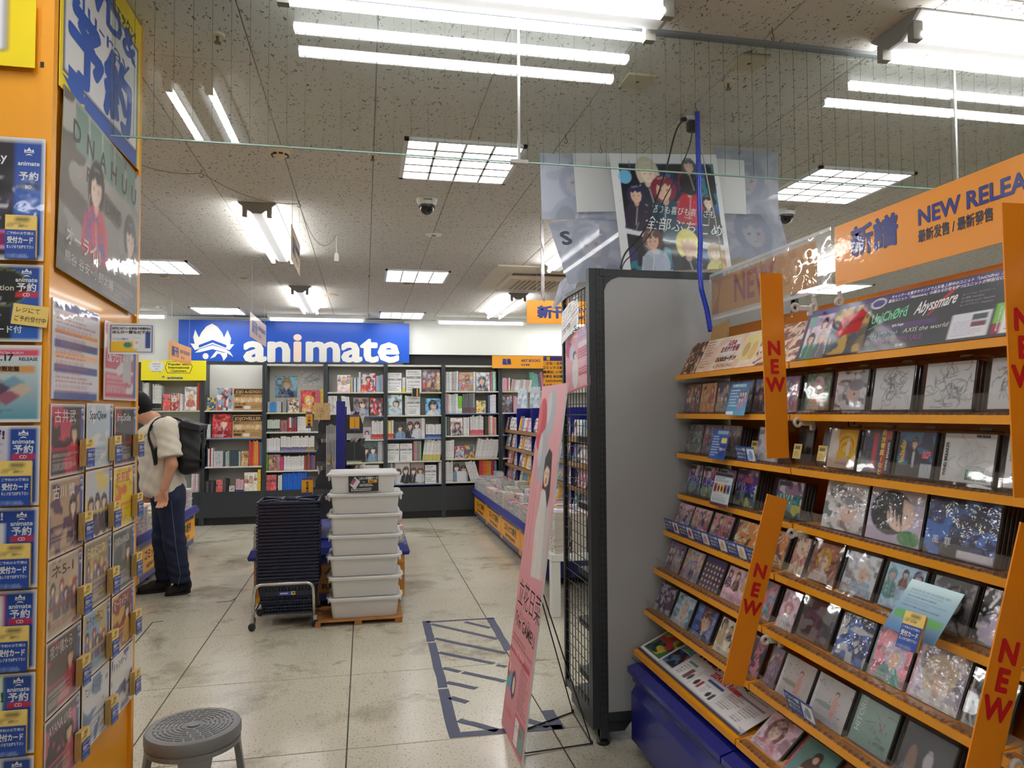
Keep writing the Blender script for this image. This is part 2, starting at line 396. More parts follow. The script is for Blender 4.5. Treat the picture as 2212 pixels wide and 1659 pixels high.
def copy_tree(o, M=None, parent=None):
    c = o.copy(); COL.objects.link(c)
    if parent is not None: c.parent = parent
    if M is not None: c.matrix_basis = M
    for ch in o.children: copy_tree(ch, None, c)
    return c
def lathe_obj(name, prof, m, parent=None, M=None, n=24):
    return smooth_by_angle(MB().lathe(prof, n).build(name, m, parent, M), 35)
ORD = ['first', 'second', 'third', 'fourth', 'fifth', 'sixth', 'seventh', 'eighth', 'ninth', 'tenth', 'eleventh', 'twelfth', 'thirteenth', 'fourteenth', 'fifteenth', 'sixteenth', 'seventeenth', 'eighteenth', 'nineteenth', 'twentieth']
ORD += ['twenty '+o for o in ORD[:9]]
# ------------------------------------------------------------------ room
def floor_mat():
    m = bpy.data.materials.new('floor_tile_vinyl'); m.use_nodes = True; nt = m.node_tree; b = nt.nodes['Principled BSDF']; L = nt.links
    g = nt.nodes.new('ShaderNodeNewGeometry')
    def noise(sc_, det, ro=.5, dist=0):
        n = nt.nodes.new('ShaderNodeTexNoise'); n.inputs['Scale'].default_value = sc_; n.inputs['Detail'].default_value = det
        n.inputs['Roughness'].default_value = ro; n.inputs['Distortion'].default_value = dist; L.new(g.outputs['Position'], n.inputs['Vector']); return n
    def ramp(n, stops):
        r = nt.nodes.new('ShaderNodeValToRGB'); r.color_ramp.elements[0].position = stops[0][0]; r.color_ramp.elements[0].color = (*stops[0][1], 1)
        r.color_ramp.elements[1].position = stops[1][0]; r.color_ramp.elements[1].color = (*stops[1][1], 1); L.new(n.outputs['Fac'], r.inputs[0]); return r
    def mul(a, b_):
        x = nt.nodes.new('ShaderNodeMix'); x.data_type = 'RGBA'; x.blend_type = 'MULTIPLY'; x.inputs[0].default_value = 1
        L.new(a, x.inputs[6]); L.new(b_, x.inputs[7]); return x.outputs[2]
    base = ramp(noise(.9, 4), [(.3, S(188, 182, 163)), (.7, S(208, 203, 186))])
    st = ramp(noise(1.3, 9, .62, .35), [(.53, (1, 1, 1)), (.72, S(140, 126, 100))])
    st2 = ramp(noise(3.1, 7, .7, .6), [(.58, (1, 1, 1)), (.74, S(172, 160, 138))])
    sp = ramp(noise(90, 2), [(.30, S(176, 168, 150)), (.42, (1, 1, 1))])
    L.new(mul(mul(mul(base.outputs[0], st.outputs[0]), st2.outputs[0]), sp.outputs[0]), b.inputs['Base Color'])
    rr = nt.nodes.new('ShaderNodeMapRange'); L.new(noise(2.2, 6, .6).outputs['Fac'], rr.inputs[0])
    rr.inputs['From Min'].default_value = .35; rr.inputs['From Max'].default_value = .65; rr.inputs['To Min'].default_value = .19; rr.inputs['To Max'].default_value = .26
    L.new(rr.outputs[0], b.inputs['Roughness']); b.inputs['Specular IOR Level'].default_value = .55
    bp = nt.nodes.new('ShaderNodeBump'); bp.inputs['Strength'].default_value = .06; bp.inputs['Distance'].default_value = .003
    L.new(noise(38, 4).outputs['Fac'], bp.inputs['Height']); L.new(bp.outputs[0], b.inputs['Normal'])
    return m
def ceil_mat():
    m = bpy.data.materials.new('fissured_ceiling_board'); m.use_nodes = True; nt = m.node_tree; b = nt.nodes['Principled BSDF']; L = nt.links
    g = nt.nodes.new('ShaderNodeNewGeometry')
    def noise(sc_, det, dist=0.0, off=0.0):
        mp = nt.nodes.new('ShaderNodeMapping'); mp.inputs['Location'].default_value = (off, off*1.7, 0); mp.inputs['Rotation'].default_value = (0, 0, .5); mp.inputs['Scale'].default_value = (1.5, .8, 1)
        L.new(g.outputs['Position'], mp.inputs[0]); n = nt.nodes.new('ShaderNodeTexNoise'); n.inputs['Scale'].default_value = sc_; n.inputs['Detail'].default_value = det; n.inputs['Distortion'].default_value = dist
        L.new(mp.outputs[0], n.inputs['Vector']); return n.outputs['Fac']
    def math_(op, a, v, clamp=False):
        x = nt.nodes.new('ShaderNodeMath'); x.operation = op; x.use_clamp = clamp; L.new(a, x.inputs[0])
        if isinstance(v, float): x.inputs[1].default_value = v
        else: L.new(v, x.inputs[1])
        return x.outputs[0]
    band = math_('LESS_THAN', math_('ABSOLUTE', math_('SUBTRACT', noise(48, 1, .5), .5), 0.0), .036)
    mask = math_('GREATER_THAN', noise(52, 1, 0, 4.3), .60)
    dots = math_('LESS_THAN', noise(75, 1, .3, 9.1), 0.225)
    mk = math_('MAXIMUM', math_('MULTIPLY', band, mask), dots)
    mx = nt.nodes.new('ShaderNodeMix'); mx.data_type = 'RGBA'; mx.inputs[6].default_value = (*S(214, 212, 205), 1); mx.inputs[7].default_value = (*S(112, 108, 100), 1)
    L.new(mk, mx.inputs[0]); L.new(mx.outputs[2], b.inputs['Base Color']); b.inputs['Roughness'].default_value = .9; b.inputs['Specular IOR Level'].default_value = .1
    return m
FLOOR = floor_mat(); CEIL = ceil_mat()
GROUT = mat('dark_joint', S(66, 62, 56), .8)
WALL = mat('painted_wall', S(226, 228, 222), .7, bump=(60, .08, .002), vary=.03, vscale=1.5)
RX0, RX1, RY0, RY1, CZ = -5.6, 6.8, -3.2, 10.62, 2.78
fl = struct(MB().b2((RX0, RY0, -.2), (RX1, RY1, -.004)).build('floor', GROUT))
ce = struct(MB().b2((RX0, RY0, CZ+.009), (RX1, RY1, CZ+.2)).build('ceiling', CEIL))
for nm, lo, hi in (('wall_back', (RX0, RY1, 0), (RX1, RY1+.15, CZ)), ('wall_front', (RX0, RY0-.15, 0), (RX1, RY0, CZ)), ('wall_left', (RX0-.15, RY0, 0), (RX0, RY1, CZ)), ('wall_right', (RX1, RY0, 0), (RX1+.15, RY1, CZ))):
    struct(MB().b2(lo, hi).build(nm, WALL))
# floor tiles: one mesh, one object each, joints open to the dark bed
TX, TY, JX, JY = .915, .901, -.073, 3.253
tb = MB()
for z, e in ((-.004, 0), (-.0012, 0), (0, .0012)): pass
a_, b_ = TX/2-.003, TY/2-.003
tb.loft([[(-a_, -b_, -.004), (a_, -b_, -.004), (a_, b_, -.004), (-a_, b_, -.004)], [(-a_, -b_, -.0012), (a_, -b_, -.0012), (a_, b_, -.0012), (-a_, b_, -.0012)], [(-a_+.0012, -b_+.0012, 0), (a_-.0012, -b_+.0012, 0), (a_-.0012, b_-.0012, 0), (-a_+.0012, b_-.0012, 0)]])
proto = tb.build('tile', FLOOR, fl, T(JX+TX/2, JY+TY/2, 0))
for i in range(-6, 7):
    for j in range(-6, 8):
        x, y = JX+TX*(i+.5), JY+TY*(j+.5)
        if (i, j) == (0, 0) or not (RX0 < x-TX/2 and x+TX/2 < RX1 and y+TY/2 < RY1 and y-TY/2 > RY0): continue
        o = proto.copy(); COL.objects.link(o); o.matrix_basis = T(x, y, 0)
# ceiling boards
PX, PY = .4535, .9075
a_, b_ = PX/2-.0016, PY/2-.0012
pm = MB().loft([[(-a_+.002, -b_+.002, 0), (-a_+.002, b_-.002, 0), (a_-.002, b_-.002, 0), (a_-.002, -b_+.002, 0)], [(-a_, -b_, .003), (-a_, b_, .003), (a_, b_, .003), (a_, -b_, .003)], [(-a_, -b_, .009), (-a_, b_, .009), (a_, b_, .009), (a_, -b_, .009)]])
cpan = None
def in_view(x, y, z, mg=120):
    c = ROT.T @ np.array([x, y, z-EYE])
    if c[2] < .2: return False
    return -mg < CX+F_PX*c[0]/c[2] < 2212+mg and -mg < CY+F_PX*c[1]/c[2] < 1659+mg
for i in range(-12, 14):
    for j in range(-3, 12):
        x = -.412+PX*(i+.5); y = (3.289 if i % 2 == 0 else 2.837)+PY*(j+.5)
        if not (RX0 < x-PX/2 and x+PX/2 < RX1 and y+PY/2 < RY1 and y-PY/2 > RY0): continue
        if not any(in_view(x+dx, y+dy, CZ, 0) for dx in (-.2, 0, .2) for dy in (-.45, 0, .45)): continue
        if cpan is None: cpan = pm.build('ceiling_panel', CEIL, ce, T(x, y, CZ))
        else:
            o = cpan.copy(); COL.objects.link(o); o.matrix_basis = T(x, y, CZ)
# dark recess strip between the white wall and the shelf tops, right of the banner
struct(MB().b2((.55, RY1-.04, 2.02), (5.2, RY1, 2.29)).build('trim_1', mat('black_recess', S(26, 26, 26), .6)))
struct(MB().b2((.55, RY1-.10, 2.288), (5.2, RY1, 2.302)).b2((.55, RY1-.10, 2.302), (5.2, RY1-.05, CZ)).build('trim_2', WALL))
# ------------------------------------------------------------------ lamps
TUBE = mat('fluorescent_tube', (1.0, .985, .975), .4, emit=TUBE_E)
STRIPT = mat('fluorescent_strip_tube', (1.0, .985, .975), .4, emit=TUBE_E*.42)
DIFF = mat('lamp_diffuser', (1.0, .985, .975), .4, emit=PANEL_E)
LOUV = mat('white_louvre', S(232, 235, 236), .35)
SOCK = mat('grey_socket', S(140, 138, 132), .5)
def batten(L, label):
    """twin fluorescent batten, length along local x, hanging under the ceiling at local z=0"""
    r = thing('fluorescent_batten', label, 'ceiling lamp')
    b = MB(); sec = [(-.115, 0), (.115, 0), (.115, -.006), (.03, -.07), (-.03, -.07), (-.115, -.006)]
    b.loft([[(-L/2, y, z) for y, z in sec], [(L/2, y, z) for y, z in sec]]).build('body', LOUV, r)
    for e in (-1, 1):
        MB().loft([[(e*L/2, y, z) for y, z in sec], [(e*(L/2+.012), y*.98, z) for y, z in sec]][::e]).build('end_plate', SOCK, r)
    for s in (-1, 1):
        MB().tube([(-L/2+.025, s*.078, -.072), (L/2-.025, s*.078, -.072)], .0155, 10).build('tube', TUBE, r, smooth=True)
        for e in (-1, 1):
            MB().prism([(-.018, -.03), (.018, -.03), (.018, .03), (.0, .045), (-.018, .03)], -.014, .014, M=Matrix.Translation((e*(L/2-.01), s*.074, -.06)) @ Matrix.Rotation(PI/2, 4, 'X')).build('lamp_holder', SOCK, r)
    return r
bat_n = [('twin tube batten across the ceiling just above the glass barrier, its end over the gap', .345, 2.17, 0, 1.2), ('twin tube batten across the ceiling in the top right corner above the orange header', 2.435, 2.14, 0, 1.26),
         ('twin tube batten running lengthwise over the yellow pillar, seen reflected in the glass', -.67, .98, 1, 1.5),
         ('twin tube batten lengthwise beside the hanging pull cord', -.67, 5.5, 1, 1.5), ('twin tube batten lengthwise, far one before the blue wall banner', -.67, 8.62, 1, 1.6),
         ('twin tube batten lengthwise, under the ceiling air conditioner', 1.69, 8.7, 1, 1.6), ('twin tube batten lengthwise, half hidden behind the clear posters', 1.69, 5.5, 1, 1.5),
         ('twin tube batten lengthwise over the left book tables', -3.1, 5.5, 1, 1.5), ('twin tube batten lengthwise over the far left shelf', -3.1, 8.62, 1, 1.6), ('twin tube batten over the right aisle', 4.05, 5.5, 1, 1.5), ('twin tube batten over the far right aisle', 4.05, 8.62, 1, 1.6),
         ('twin tube batten behind the photographer on the left', -1.4, -.9, 0, 1.26), ('twin tube batten behind the photographer on the right', 1.0, -.9, 0, 1.26), ('twin tube batten over the aisle on the right', 3.3, -.2, 0, 1.26)]
for lb, x, y, ax, L in bat_n:
    r = batten(L, lb); r['group'] = 'twin tube battens'; r.matrix_basis = T(x, y, CZ, PI/2 if ax else 0)
def wall_strip(x0, x1, label):
    r = thing('fluorescent_strip', label, 'ceiling lamp', T((x0+x1)/2, 10.12, CZ), 'single tube strips before the back wall'); L = x1-x0
    MB().b2((-L/2-.03, -.045, -.05), (L/2+.03, .045, 0)).build('body', LOUV, r)
    MB().tube([(-L/2, -.01, -.075), (L/2, -.01, -.075)], .0155, 10).build('tube', STRIPT, r, smooth=True)
    for e in (-1, 1): MB().box((e*(L/2+.005), -.01, -.068), (.03, .03, .045)).build('lamp_holder', LOUV, r)
wall_strip(P(583, 690, Y=10.12).x, P(785, 690, Y=10.12).x, 'single tube strip light over the right half of the blue banner')
wall_strip(P(947, 697, Y=10.12).x, P(1130, 701, Y=10.12).x, 'single tube strip light on the white wall right of the banner')
wall_strip(-4.0, P(357, 692, Y=10.12).x, 'single tube strip light at the far left by the pillar')
wall_strip(3.0, 4.2, 'single tube strip light hidden behind the grey shelf')
def louvre_panel(x, y, label):
    r = thing('louvre_light', label, 'ceiling lamp', T(x, y, CZ), 'square louvre ceiling lights'); h = .305
    f = MB()
    for s in (-1, 1): f.b2((s*h, -h, -.014), (s*(h-.022), h, 0)); f.b2((-h, s*h, -.014), (h, s*(h-.022), 0))
    f.build('frame', LOUV, r)
    MB().b2((-h+.02, -h+.02, -.002), (h-.02, h-.02, 0)).build('diffuser', DIFF, r)
    for k in range(1, 5): MB().box((0, -h+.02+(2*h-.04)*k/5, -.0075), (2*h-.044, .022, .011), taper=.3).build('louvre', LOUV, r)
    for k in range(1, 4): MB().box((-h+.02+(2*h-.04)*k/4, 0, -.0075), (.014, 2*h-.044, .011), taper=.4).build('cross_blade', LOUV, r)
for x, y, lb in ((.49, 3.77, 'large louvre ceiling light nearest the middle of the glass barrier edge'), (.49, 7.05, 'middle louvre ceiling light left of the air conditioner'), (.49, 9.93, 'small far louvre ceiling light above the right end of the banner'),
                 (-1.82, 6.97, 'louvre ceiling light cut off by the yellow pillar'), (-1.85, 9.86, 'far louvre ceiling light above the banner emblem'), (2.73, 3.77, 'louvre ceiling light beside the orange header at the right'),
                 (2.73, 7.0, 'louvre ceiling light behind the grey shelf'), (-1.85, 3.77, 'louvre ceiling light behind the yellow pillar'), (2.73, 9.93, 'louvre ceiling light far behind the orange header'), (5.0, 7.0, 'louvre ceiling light over the far right aisle'), (-4.1, 7.0, 'louvre ceiling light over the far left aisle')):  # panels behind grey shelf and behind pillar are unseen, added for light
    louvre_panel(x, y, lb)
# ------------------------------------------------------------------ glass smoke barrier
GLASS = clear_mat('barrier_glass', tint=(.93, .96, .955), ior=1.5, rough=.012, gain=1.05)
GEDGE = mat('glass_edge', S(150, 190, 180), .2)
GY = 2.328
gb = thing('smoke_barrier', 'wired clear glass barrier hanging from the ceiling across the shop front', 'glass screen', T(0, GY, 0))
xs = [-.75, P(1120, 200, Y=GY).x, P(2062, 240, Y=GY).x, 4.2]
for a, b in zip(xs[:-1], xs[1:]):
    g = MB().b2((a+.003, -.0034, 2.284), (b-.003, .0034, CZ)).build('glass_pane', GLASS, gb)
    e = MB().b2((a+.003, -.0036, 2.2805), (b-.003, .0036, 2.284)).build('edge', GEDGE, g)
wm = MB(); x = -.74
while x < 2.9:
    wm.b2((x, -.0005, 2.283), (x+.0007, .0005, CZ)); x += .0553
o = wm.build('embedded_wires', mat('fine_wire', S(40, 42, 42), .7), gb); o['kind'] = 'stuff'
for x in xs[1:3]:
    MB().b2((x-.004, -.006, 2.284), (x+.004, .006, CZ)).build('joint_strip', mat('satin_aluminium', S(196, 198, 196), .3, metal=.8), gb)
    MB().b2((x-.03, -.012, 2.276), (x+.03, .012, 2.288)).build('bottom_clip', MATS['satin_aluminium'], gb)
MB().b2((-.75, -.014, CZ-.012), (4.2, .014, CZ)).build('ceiling_channel', mat('grey_channel', S(120, 124, 128), .4), gb)
# ------------------------------------------------------------------ small things on the ceiling
BEIGE = mat('beige_plastic', S(222, 208, 178), .45)
def lat(name, label, cat, x, y, prof, m, n=24):
    return tag(lathe_obj(name, prof, m, None, T(x, y, CZ), n), label, cat)
p = P(605, 322, Z=CZ)
sd = thing('smoke_detector', 'beige round smoke detector under the glass edge', 'detector', T(p.x, p.y, CZ))
lathe_obj('base', [(.0, 0), (.062, 0), (.062, -.012), (.0, -.012)][::-1], BEIGE, sd); lathe_obj('sensor_head', [(.0, -.046), (.018, -.046), (.03, -.04), (.048, -.022), (.05, -.012), (0, -.012)], BEIGE, sd)
for k in range(8):
    t = k*PI/4+.2; MB().box((.039*math.cos(t), .039*math.sin(t), -.033), (.008, .02, .007), rz=t).build('smoke_slot', BLACK, sd)
for lb, q in (('white dome security camera hanging under the ceiling above the aisle', (922, 430)), ('white dome security camera partly hidden by the orange header', (1697, 452))):
    p = P(*q, Z=CZ); c = thing('dome_camera', lb, 'security camera', T(p.x, p.y, CZ), 'dome security cameras')
    lathe_obj('housing', [(0, -.042), (.052, -.042), (.06, -.03), (.066, -.008), (.066, 0), (0, 0)], WHITE, c)
    lathe_obj('collar', [(0, -.056), (.05, -.056), (.052, -.042), (0, -.042)], mat('dark_collar', S(60, 60, 60), .4), c)
    lathe_obj('dome', [(0, -.1), (.016, -.097), (.032, -.086), (.043, -.068), (.045, -.056), (0, -.056)], mat('black_dome', S(16, 16, 18), .08, coat=.6), c)
    MB().box((0, -.0635, -.018), (.05, .006, .008)).build('name_strip', SOCK, c)
p = P(710, 637, Z=CZ); lat('ceiling_speaker', 'large flat round speaker disc beyond the far batten', 'speaker', p.x, p.y, [(0, -.008), (.08, -.008), (.098, -.006), (.104, -.001), (.104, 0), (0, 0)], BEIGE)
for lb, q in (('flat round sensor disc behind the dome camera', (937, 507)), ('small flat disc above the pillar card', (347, 663))):
    p = P(*q, Z=CZ); r_ = thing('ceiling_disc', lb, 'sensor', T(p.x, p.y, CZ), 'flat round discs on the ceiling')
    lathe_obj('plate', [(0, -.006), (.05, -.006), (.06, -.002), (.06, 0), (0, 0)], WHITE, r_); lathe_obj('sensor', [(0, -.014), (.014, -.013), (.02, -.006), (0, -.006)], SOCK, r_)
for lb, q in (('brass sprinkler head at the corner of the near louvre light', (805, 334)), ('brass sprinkler head left of the middle louvre light', (797, 592)), ('brass sprinkler head above the glass, left side', (470, 75)), ('brass sprinkler head near the blue cable', (1573, 178)), ('brass sprinkler head left of the far louvre light', (797, 678))):
    p = P(*q, Z=CZ); r_ = thing('sprinkler', lb, 'sprinkler', T(p.x, p.y, CZ), 'sprinkler heads')
    lathe_obj('escutcheon', [(0, -.006), (.022, -.006), (.026, 0), (0, 0)], BEIGE, r_, None, 14); lathe_obj('deflector', [(0, -.03), (.012, -.03), (.012, -.027), (.005, -.024), (.005, -.006), (0, -.006)], mat('brass', S(120, 100, 70), .35, metal=1), r_, None, 12)
for lb, q in (('beige square access plate left of the blue cable', (1377, 172)), ('faint square access plate right of the blue cable', (1618, 132))):
    p = P(*q, Z=CZ); r_ = thing('access_plate', lb, 'access plate', T(p.x, p.y, CZ), 'square access plates')
    MB().bevbox((0, 0, -.005), (.12, .12, .01), .003).build('plate', mat('yellowed_plate', S(196, 188, 158), .5), r_); MB().box((0, 0, -.0105), (.012, .012, .002)).build('screw', BLACK, r_)
for lb, q in (('small alarm box by the far left batten', (527, 600)), ('small alarm box under the middle louvre light', (880, 612)), ('small white tag plate below the cut off louvre light', (354, 596))):
    p = P(*q, Z=CZ); r_ = thing('ceiling_box', lb, 'alarm box', T(p.x, p.y, CZ), 'small boxes on the ceiling')
    MB().bevbox((0, 0, -.012), (.09, .05, .024), .004).build('box', BEIGE, r_); MB().box((0, -.026, -.012), (.05, .002, .008)).build('slot', SOCK, r_)
def hook(q, lb):
    p = P(*q, Z=CZ); pts = [(0, 0, 0), (0, 0, -.02)]+[(.012*math.sin(t), 0, -.032+.012*math.cos(t)) for t in [k*PI/5 for k in range(0, 8)]]
    tag(MB().tube(pts, .0018, 6).build('ceiling_hook', mat('rusty_wire', S(110, 84, 64), .5, metal=.6), None, T(p.x, p.y, CZ, .6)), lb, 'hook', 'screw hooks in the ceiling')
for q, lb in (((1668, 60), 'screw hook in the ceiling nearest the right batten end'), ((1502, 222), 'screw hook above the blue cable'), ((1582, 243), 'screw hook right of the blue cable'), ((1222, 290), 'screw hook right of the near louvre light'), ((1297, 312), 'screw hook above the left translucent poster'), ((1597, 315), 'screw hook above the right translucent poster'), ((1757, 333), 'screw hook before the right louvre light'), ((435, 366), 'screw hook on the left holding the sagging wire'), ((646, 433), 'screw hook beside the near lengthwise batten')): hook(q, lb)
# sagging wire with a pull tag
z = CZ-.035; w0 = P(300, 355, Z=z); w1 = P(435, 374, Z=z); w2 = P(646, 440, Z=z); w3 = P(727, 507, Z=z)
pts = []
for a, b, sag in ((w0, w1, .02), (w1, w2, .05), (w2, w3, .16)):
    for k in range(8): t = k/8; q = a.lerp(b, t); q.z -= sag*4*t*(1-t); pts.append(q)
pts.append(w3)
tag(MB().tube(pts, .0022, 6).build('sagging_wire', mat('grey_wire', S(150, 145, 136), .6)), 'thin grey wire sagging between ceiling hooks left of the near louvre light', 'wire')
pt = thing('pull_cord', 'white pull cord with a flat tag hanging in the middle of the ceiling', 'cord', T(w3.x, w3.y, w3.z-.004))
MB().tube([(0, 0, 0), (0, 0, -.14)], .003, 6).build('cord', WHITE, pt); MB().loft([[(x_*.010, y_*.004, -.13) for x_, y_ in ((-1, -1), (1, -1), (1, 1), (-1, 1))], [(x_*.016, y_*.004, -.15) for x_, y_ in ((-1, -1), (1, -1), (1, 1), (-1, 1))], [(x_*.016, y_*.004, -.19) for x_, y_ in ((-1, -1), (1, -1), (1, 1), (-1, 1))]][::-1]).build('tag', WHITE, pt)
# air conditioner cassette
ac = thing('air_conditioner', 'beige ceiling cassette air conditioner with a dark grille right of the aisle', 'air conditioner', T(1.66, 7.0, CZ))
ACM = mat('ac_beige', S(214, 204, 182), .45)
MB().loft([[(-.48, -.62, 0), (.48, -.62, 0), (.48, .62, 0), (-.48, .62, 0)], [(-.48, -.62, -.012), (.48, -.62, -.012), (.48, .62, -.012), (-.48, .62, -.012)], [(-.36, -.40, -.05), (.36, -.40, -.05), (.36, .40, -.05), (-.36, .40, -.05)]][::-1]).build('panel', ACM, ac)
MB().loft([[(-.33, -.36, -.05), (.33, -.36, -.05), (.33, .36, -.05), (-.33, .36, -.05)], [(-.3, -.33, -.07), (.3, -.33, -.07), (.3, .33, -.07), (-.3, .33, -.07)]][::-1]).build('face', ACM, ac)
for s in (-1, 1): MB().box((0, s*.43, -.04), (.62, .05, .02)).build('air_outlet', BLACK, ac)
for k in range(9): MB().box((-.2+.05*k, 0, -.072), (.022, .5, .006)).build('grille_bar', mat('grille_brown', S(150, 140, 120), .5), ac)
# ------------------------------------------------------------------ yellow notice pillar at the left
YEL = mat('yellow_panel', S(240, 164, 28), .4, coat=.15, vary=.05, vscale=3)
PILX, PY0, PY1 = -.755, 1.95, 2.65
pil = thing('notice_pillar', 'square pillar clad in orange yellow board, covered with laminated release notices', 'pillar', T(-1.2, 2.3, 0))
MB().b2((-.42, -.345, 0), (.437, .345, 2.78)).build('cladding', YEL, pil)
MB().b2((.417, -.358, 0), (.445, -.334, 2.78)).build('corner_trim', YEL, pil); MB().b2((.437, .325, 0), (.447, .352, 2.78)).build('edge_trim', YEL, pil)
for k in range(9):
    for s in (0,): MB().box((.42, -.3585, .35+.28*k), (.008, .002, .014)).build('slot', BLACK, pil)
NAVY, RBLUE, WHT, INK = S(28, 44, 110), S(24, 82, 178), S(238, 240, 242), S(30, 30, 36)
FR = lambda x, z: frame((x, PY0-.0165, z), (1, 0, 0), (0, 0, 1))
SR = lambda y, z: frame((PILX+.0025, y, z), (0, 1, 0), (0, 0, 1))
def emblem(a, u, v, k, col):
    """little flame shaped emblem over a brow line; k in metres"""
    W, H = a.w, a.h; q = lambda pts: [(u+x*k/W, v+y*k/H) for x, y in pts]
    a.shape(q([(-.5, .0), (-.42, .42), (-.25, .22), (0, .6), (.25, .22), (.42, .42), (.5, 0), (.3, .12), (0, .2), (-.3, .12)]), col)
    a.shape(q([(-.5, -.06), (-.3, .04), (0, .1), (.3, .04), (.5, -.06), (.2, -.02), (0, .0), (-.2, -.02)]), col)
    a.shape(q([(-.34, -.32), (-.2, -.18), (0, -.12), (.2, -.18), (.34, -.32), (.05, -.26), (-.05, -.26)]), col)
def notice(seed, w, h, paint, kind='CD', strip=.3, front=True):
    """laminated notice with the blue reservation strip at its right edge"""
    rng = np.random.default_rng(seed); a = Art(w, h, 44, 40, WHT)
    a.rect(.025, .03, .975, .97, RBLUE); a.grad(S(30, 96, 190), S(18, 62, 150), 90, 1-strip, .03, .975, .97)
    paint(a, rng, 1-strip)
    uc = 1-strip/2-.012
    emblem(a, uc, .88, strip*w*.34, WHT)
    a.text('animate', uc, .775, strip*w*.23, WHT, .02, align='c'); a.text('予約', uc, .66, strip*w*.34, WHT, .02, align='c')
    a.rect(uc-strip*.36, .58, uc+strip*.36, .635, S(206, 40, 60) if kind == 'CD' else S(40, 60, 110)); a.text(kind, uc, .587, strip*w*.17, WHT, .02, align='c')
    return a
def paint_bg(bg, bar=None, dark=False, words=(), pic=None, rowcol=None):
    def f(a, rng, u1):
        a.rect(.03, .035, u1, .965, bg); rc = rowcol or (S(220, 220, 225) if dark else S(70, 70, 80))
        if pic: pic(a, rng, u1)
        a.rows(.07, .30, u1-.05, .80, 9, rc, rng, .32)
        if bar: a.rect(.03, .12, u1, .24, bar)
        for st, u, v, sz, c, b in words: a.text(st, u, v, sz, c, b)
    return f
def reservation_card(M, label, side=False, n=3):
    """pocket of yellow cards with a blue front label, clipped to a notice"""
    r = thing('card_pocket', label, 'card holder', M, 'reservation card pockets on the notice pillar')
    MB().b2((-.036, -.052, 0), (.036, .034, .003)).build('pocket', CLEAR, r)
    for k in range(n):
        a = Art(.068, .1, 14, 20, S(246, 214, 120)); a.rect(.3, .84, .75, .93, S(60, 52, 40), .8); a.rows(.1, .7, .9, .82, 2, S(80, 66, 50), np.random.default_rng(k))
        link('card', a.mesh('card', PRINT, .001 if not side else .0035, edge=S(196, 160, 96)), r, T(0, .004+.0016*k, .004+.0022*k) if not side else T(0, .004+.001*k, .005+.0048*k))
    z = .004+(.0022 if not side else .0048)*n
    a = Art(.066, .07, 16, 16, S(26, 64, 150)); a.rect(.03, .03, .97, .97, S(28, 70, 160))
    a.text('ご予約のお客様は', .5, .84, .0075, WHT, .01, align='c', width=.058); a.text('受付カード', .5, .55, .017, WHT, .04, align='c', width=.056); a.text('をレジまでお持ち下さい', .5, .36, .009, WHT, .02, align='c', width=.058)
    a.rows(.08, .06, .92, .28, 3, S(180, 200, 230), np.random.default_rng(3), .4)
    link('front_label', a.mesh('front_label', PRINTG, .001), r, T(0, -.014, z))
    return r
# front face notices (they run out of the frame to the left)
fx = -.766
def front_notice(z1, z0, art, label, cat='notice', dx=0.0, card=None):
    w, h = art.w, art.h
    sheet('notice', label, cat, FR(fx-w/2+dx, (z0+z1)/2), art, LAMI, .0015, 'laminated notices on the front of the pillar', bend=None, edge=WHT)
    if card: reservation_card(frame((fx-.045+dx, PY0-.021, z0+.05), (1, 0, 0), (0, 0, 1)), card)
def hdr(a, rng, u1):
    pass
a = Art(.22, .17, 30, 24, S(250, 224, 20)); a.rect(0, .22, .72, 1, NAVY); a.rect(0, .24, .69, 1, WHT); a.text('J', -.05, .34, .2, RBLUE, .06, xs=1.3)
sheet('yellow_poster', 'yellow poster with a big cut off blue letter at the top left', 'poster', FR(-.793-.11, 2.382), a, PRINTG, .0015, edge=S(250, 224, 20))
pinkrows = lambda a, r, u1: [a.rect(.5, .1+.055*k, u1-.03, .14+.055*k, S(226, 160, 210)) for k in range(3)]
front_notice(2.122, 1.822, notice(1, .22, .3, paint_bg(S(30, 26, 40), S(140, 20, 90), True, (('lay', .48, .80, .03, WHT, .01),), lambda a, r, u1: (a.blotch([S(52, 44, 66), S(20, 18, 28)], r, 5, 6, .55, .03, .3, u1, .965), pinkrows(a, r, u1))), 'BD'), 'tall dark purple release notice with a blue strip on the pillar front', card='card pocket on the tall dark purple notice')
front_notice(1.812, 1.625, notice(2, .22, .187, paint_bg(S(22, 26, 26), None, True, (('Collection', .34, .66, .02, S(210, 205, 190), .01), ('ッグカード付', .3, .12, .019, S(230, 235, 230), .02)), lambda a, r, u1: [a.ell(.62, .7, .24, .24, S(120, 130, 60)), a.ell(.62, .7, .225, .225, S(22, 26, 26))]), 'CD'), 'black release notice with a thin ring and the word Collection')
a = Art(.22, .185, 48, 40, WHT); a.grad(S(86, 150, 172), S(226, 236, 238), 90, .03, .04, .97, .96); a.rect(.3, .86, .97, .94, S(220, 80, 110)); a.text('OFFICIAL ALBUM', .55, .885, .008, WHT, .01)
a.text('7.17', .55, .80, .022, INK, .03); a.text('RELEASE', .78, .80, .011, INK, .02); a.rect(.03, .64, .93, .73, S(216, 150, 70)); a.text('クリルボード付限定盤', .2, .665, .013, INK, .03)
rg = np.random.default_rng(5)
for k in range(5): u, v = .5+.16*(k % 2)+.04*k, .5-.09*(k//2); a.poly([(u-.12, v), (u+.03, v+.1), (u+.14, v+.02), (u, v-.1)], [S(196, 110, 70), S(120, 160, 180), S(80, 70, 90), S(210, 190, 170), S(150, 90, 110)][k])
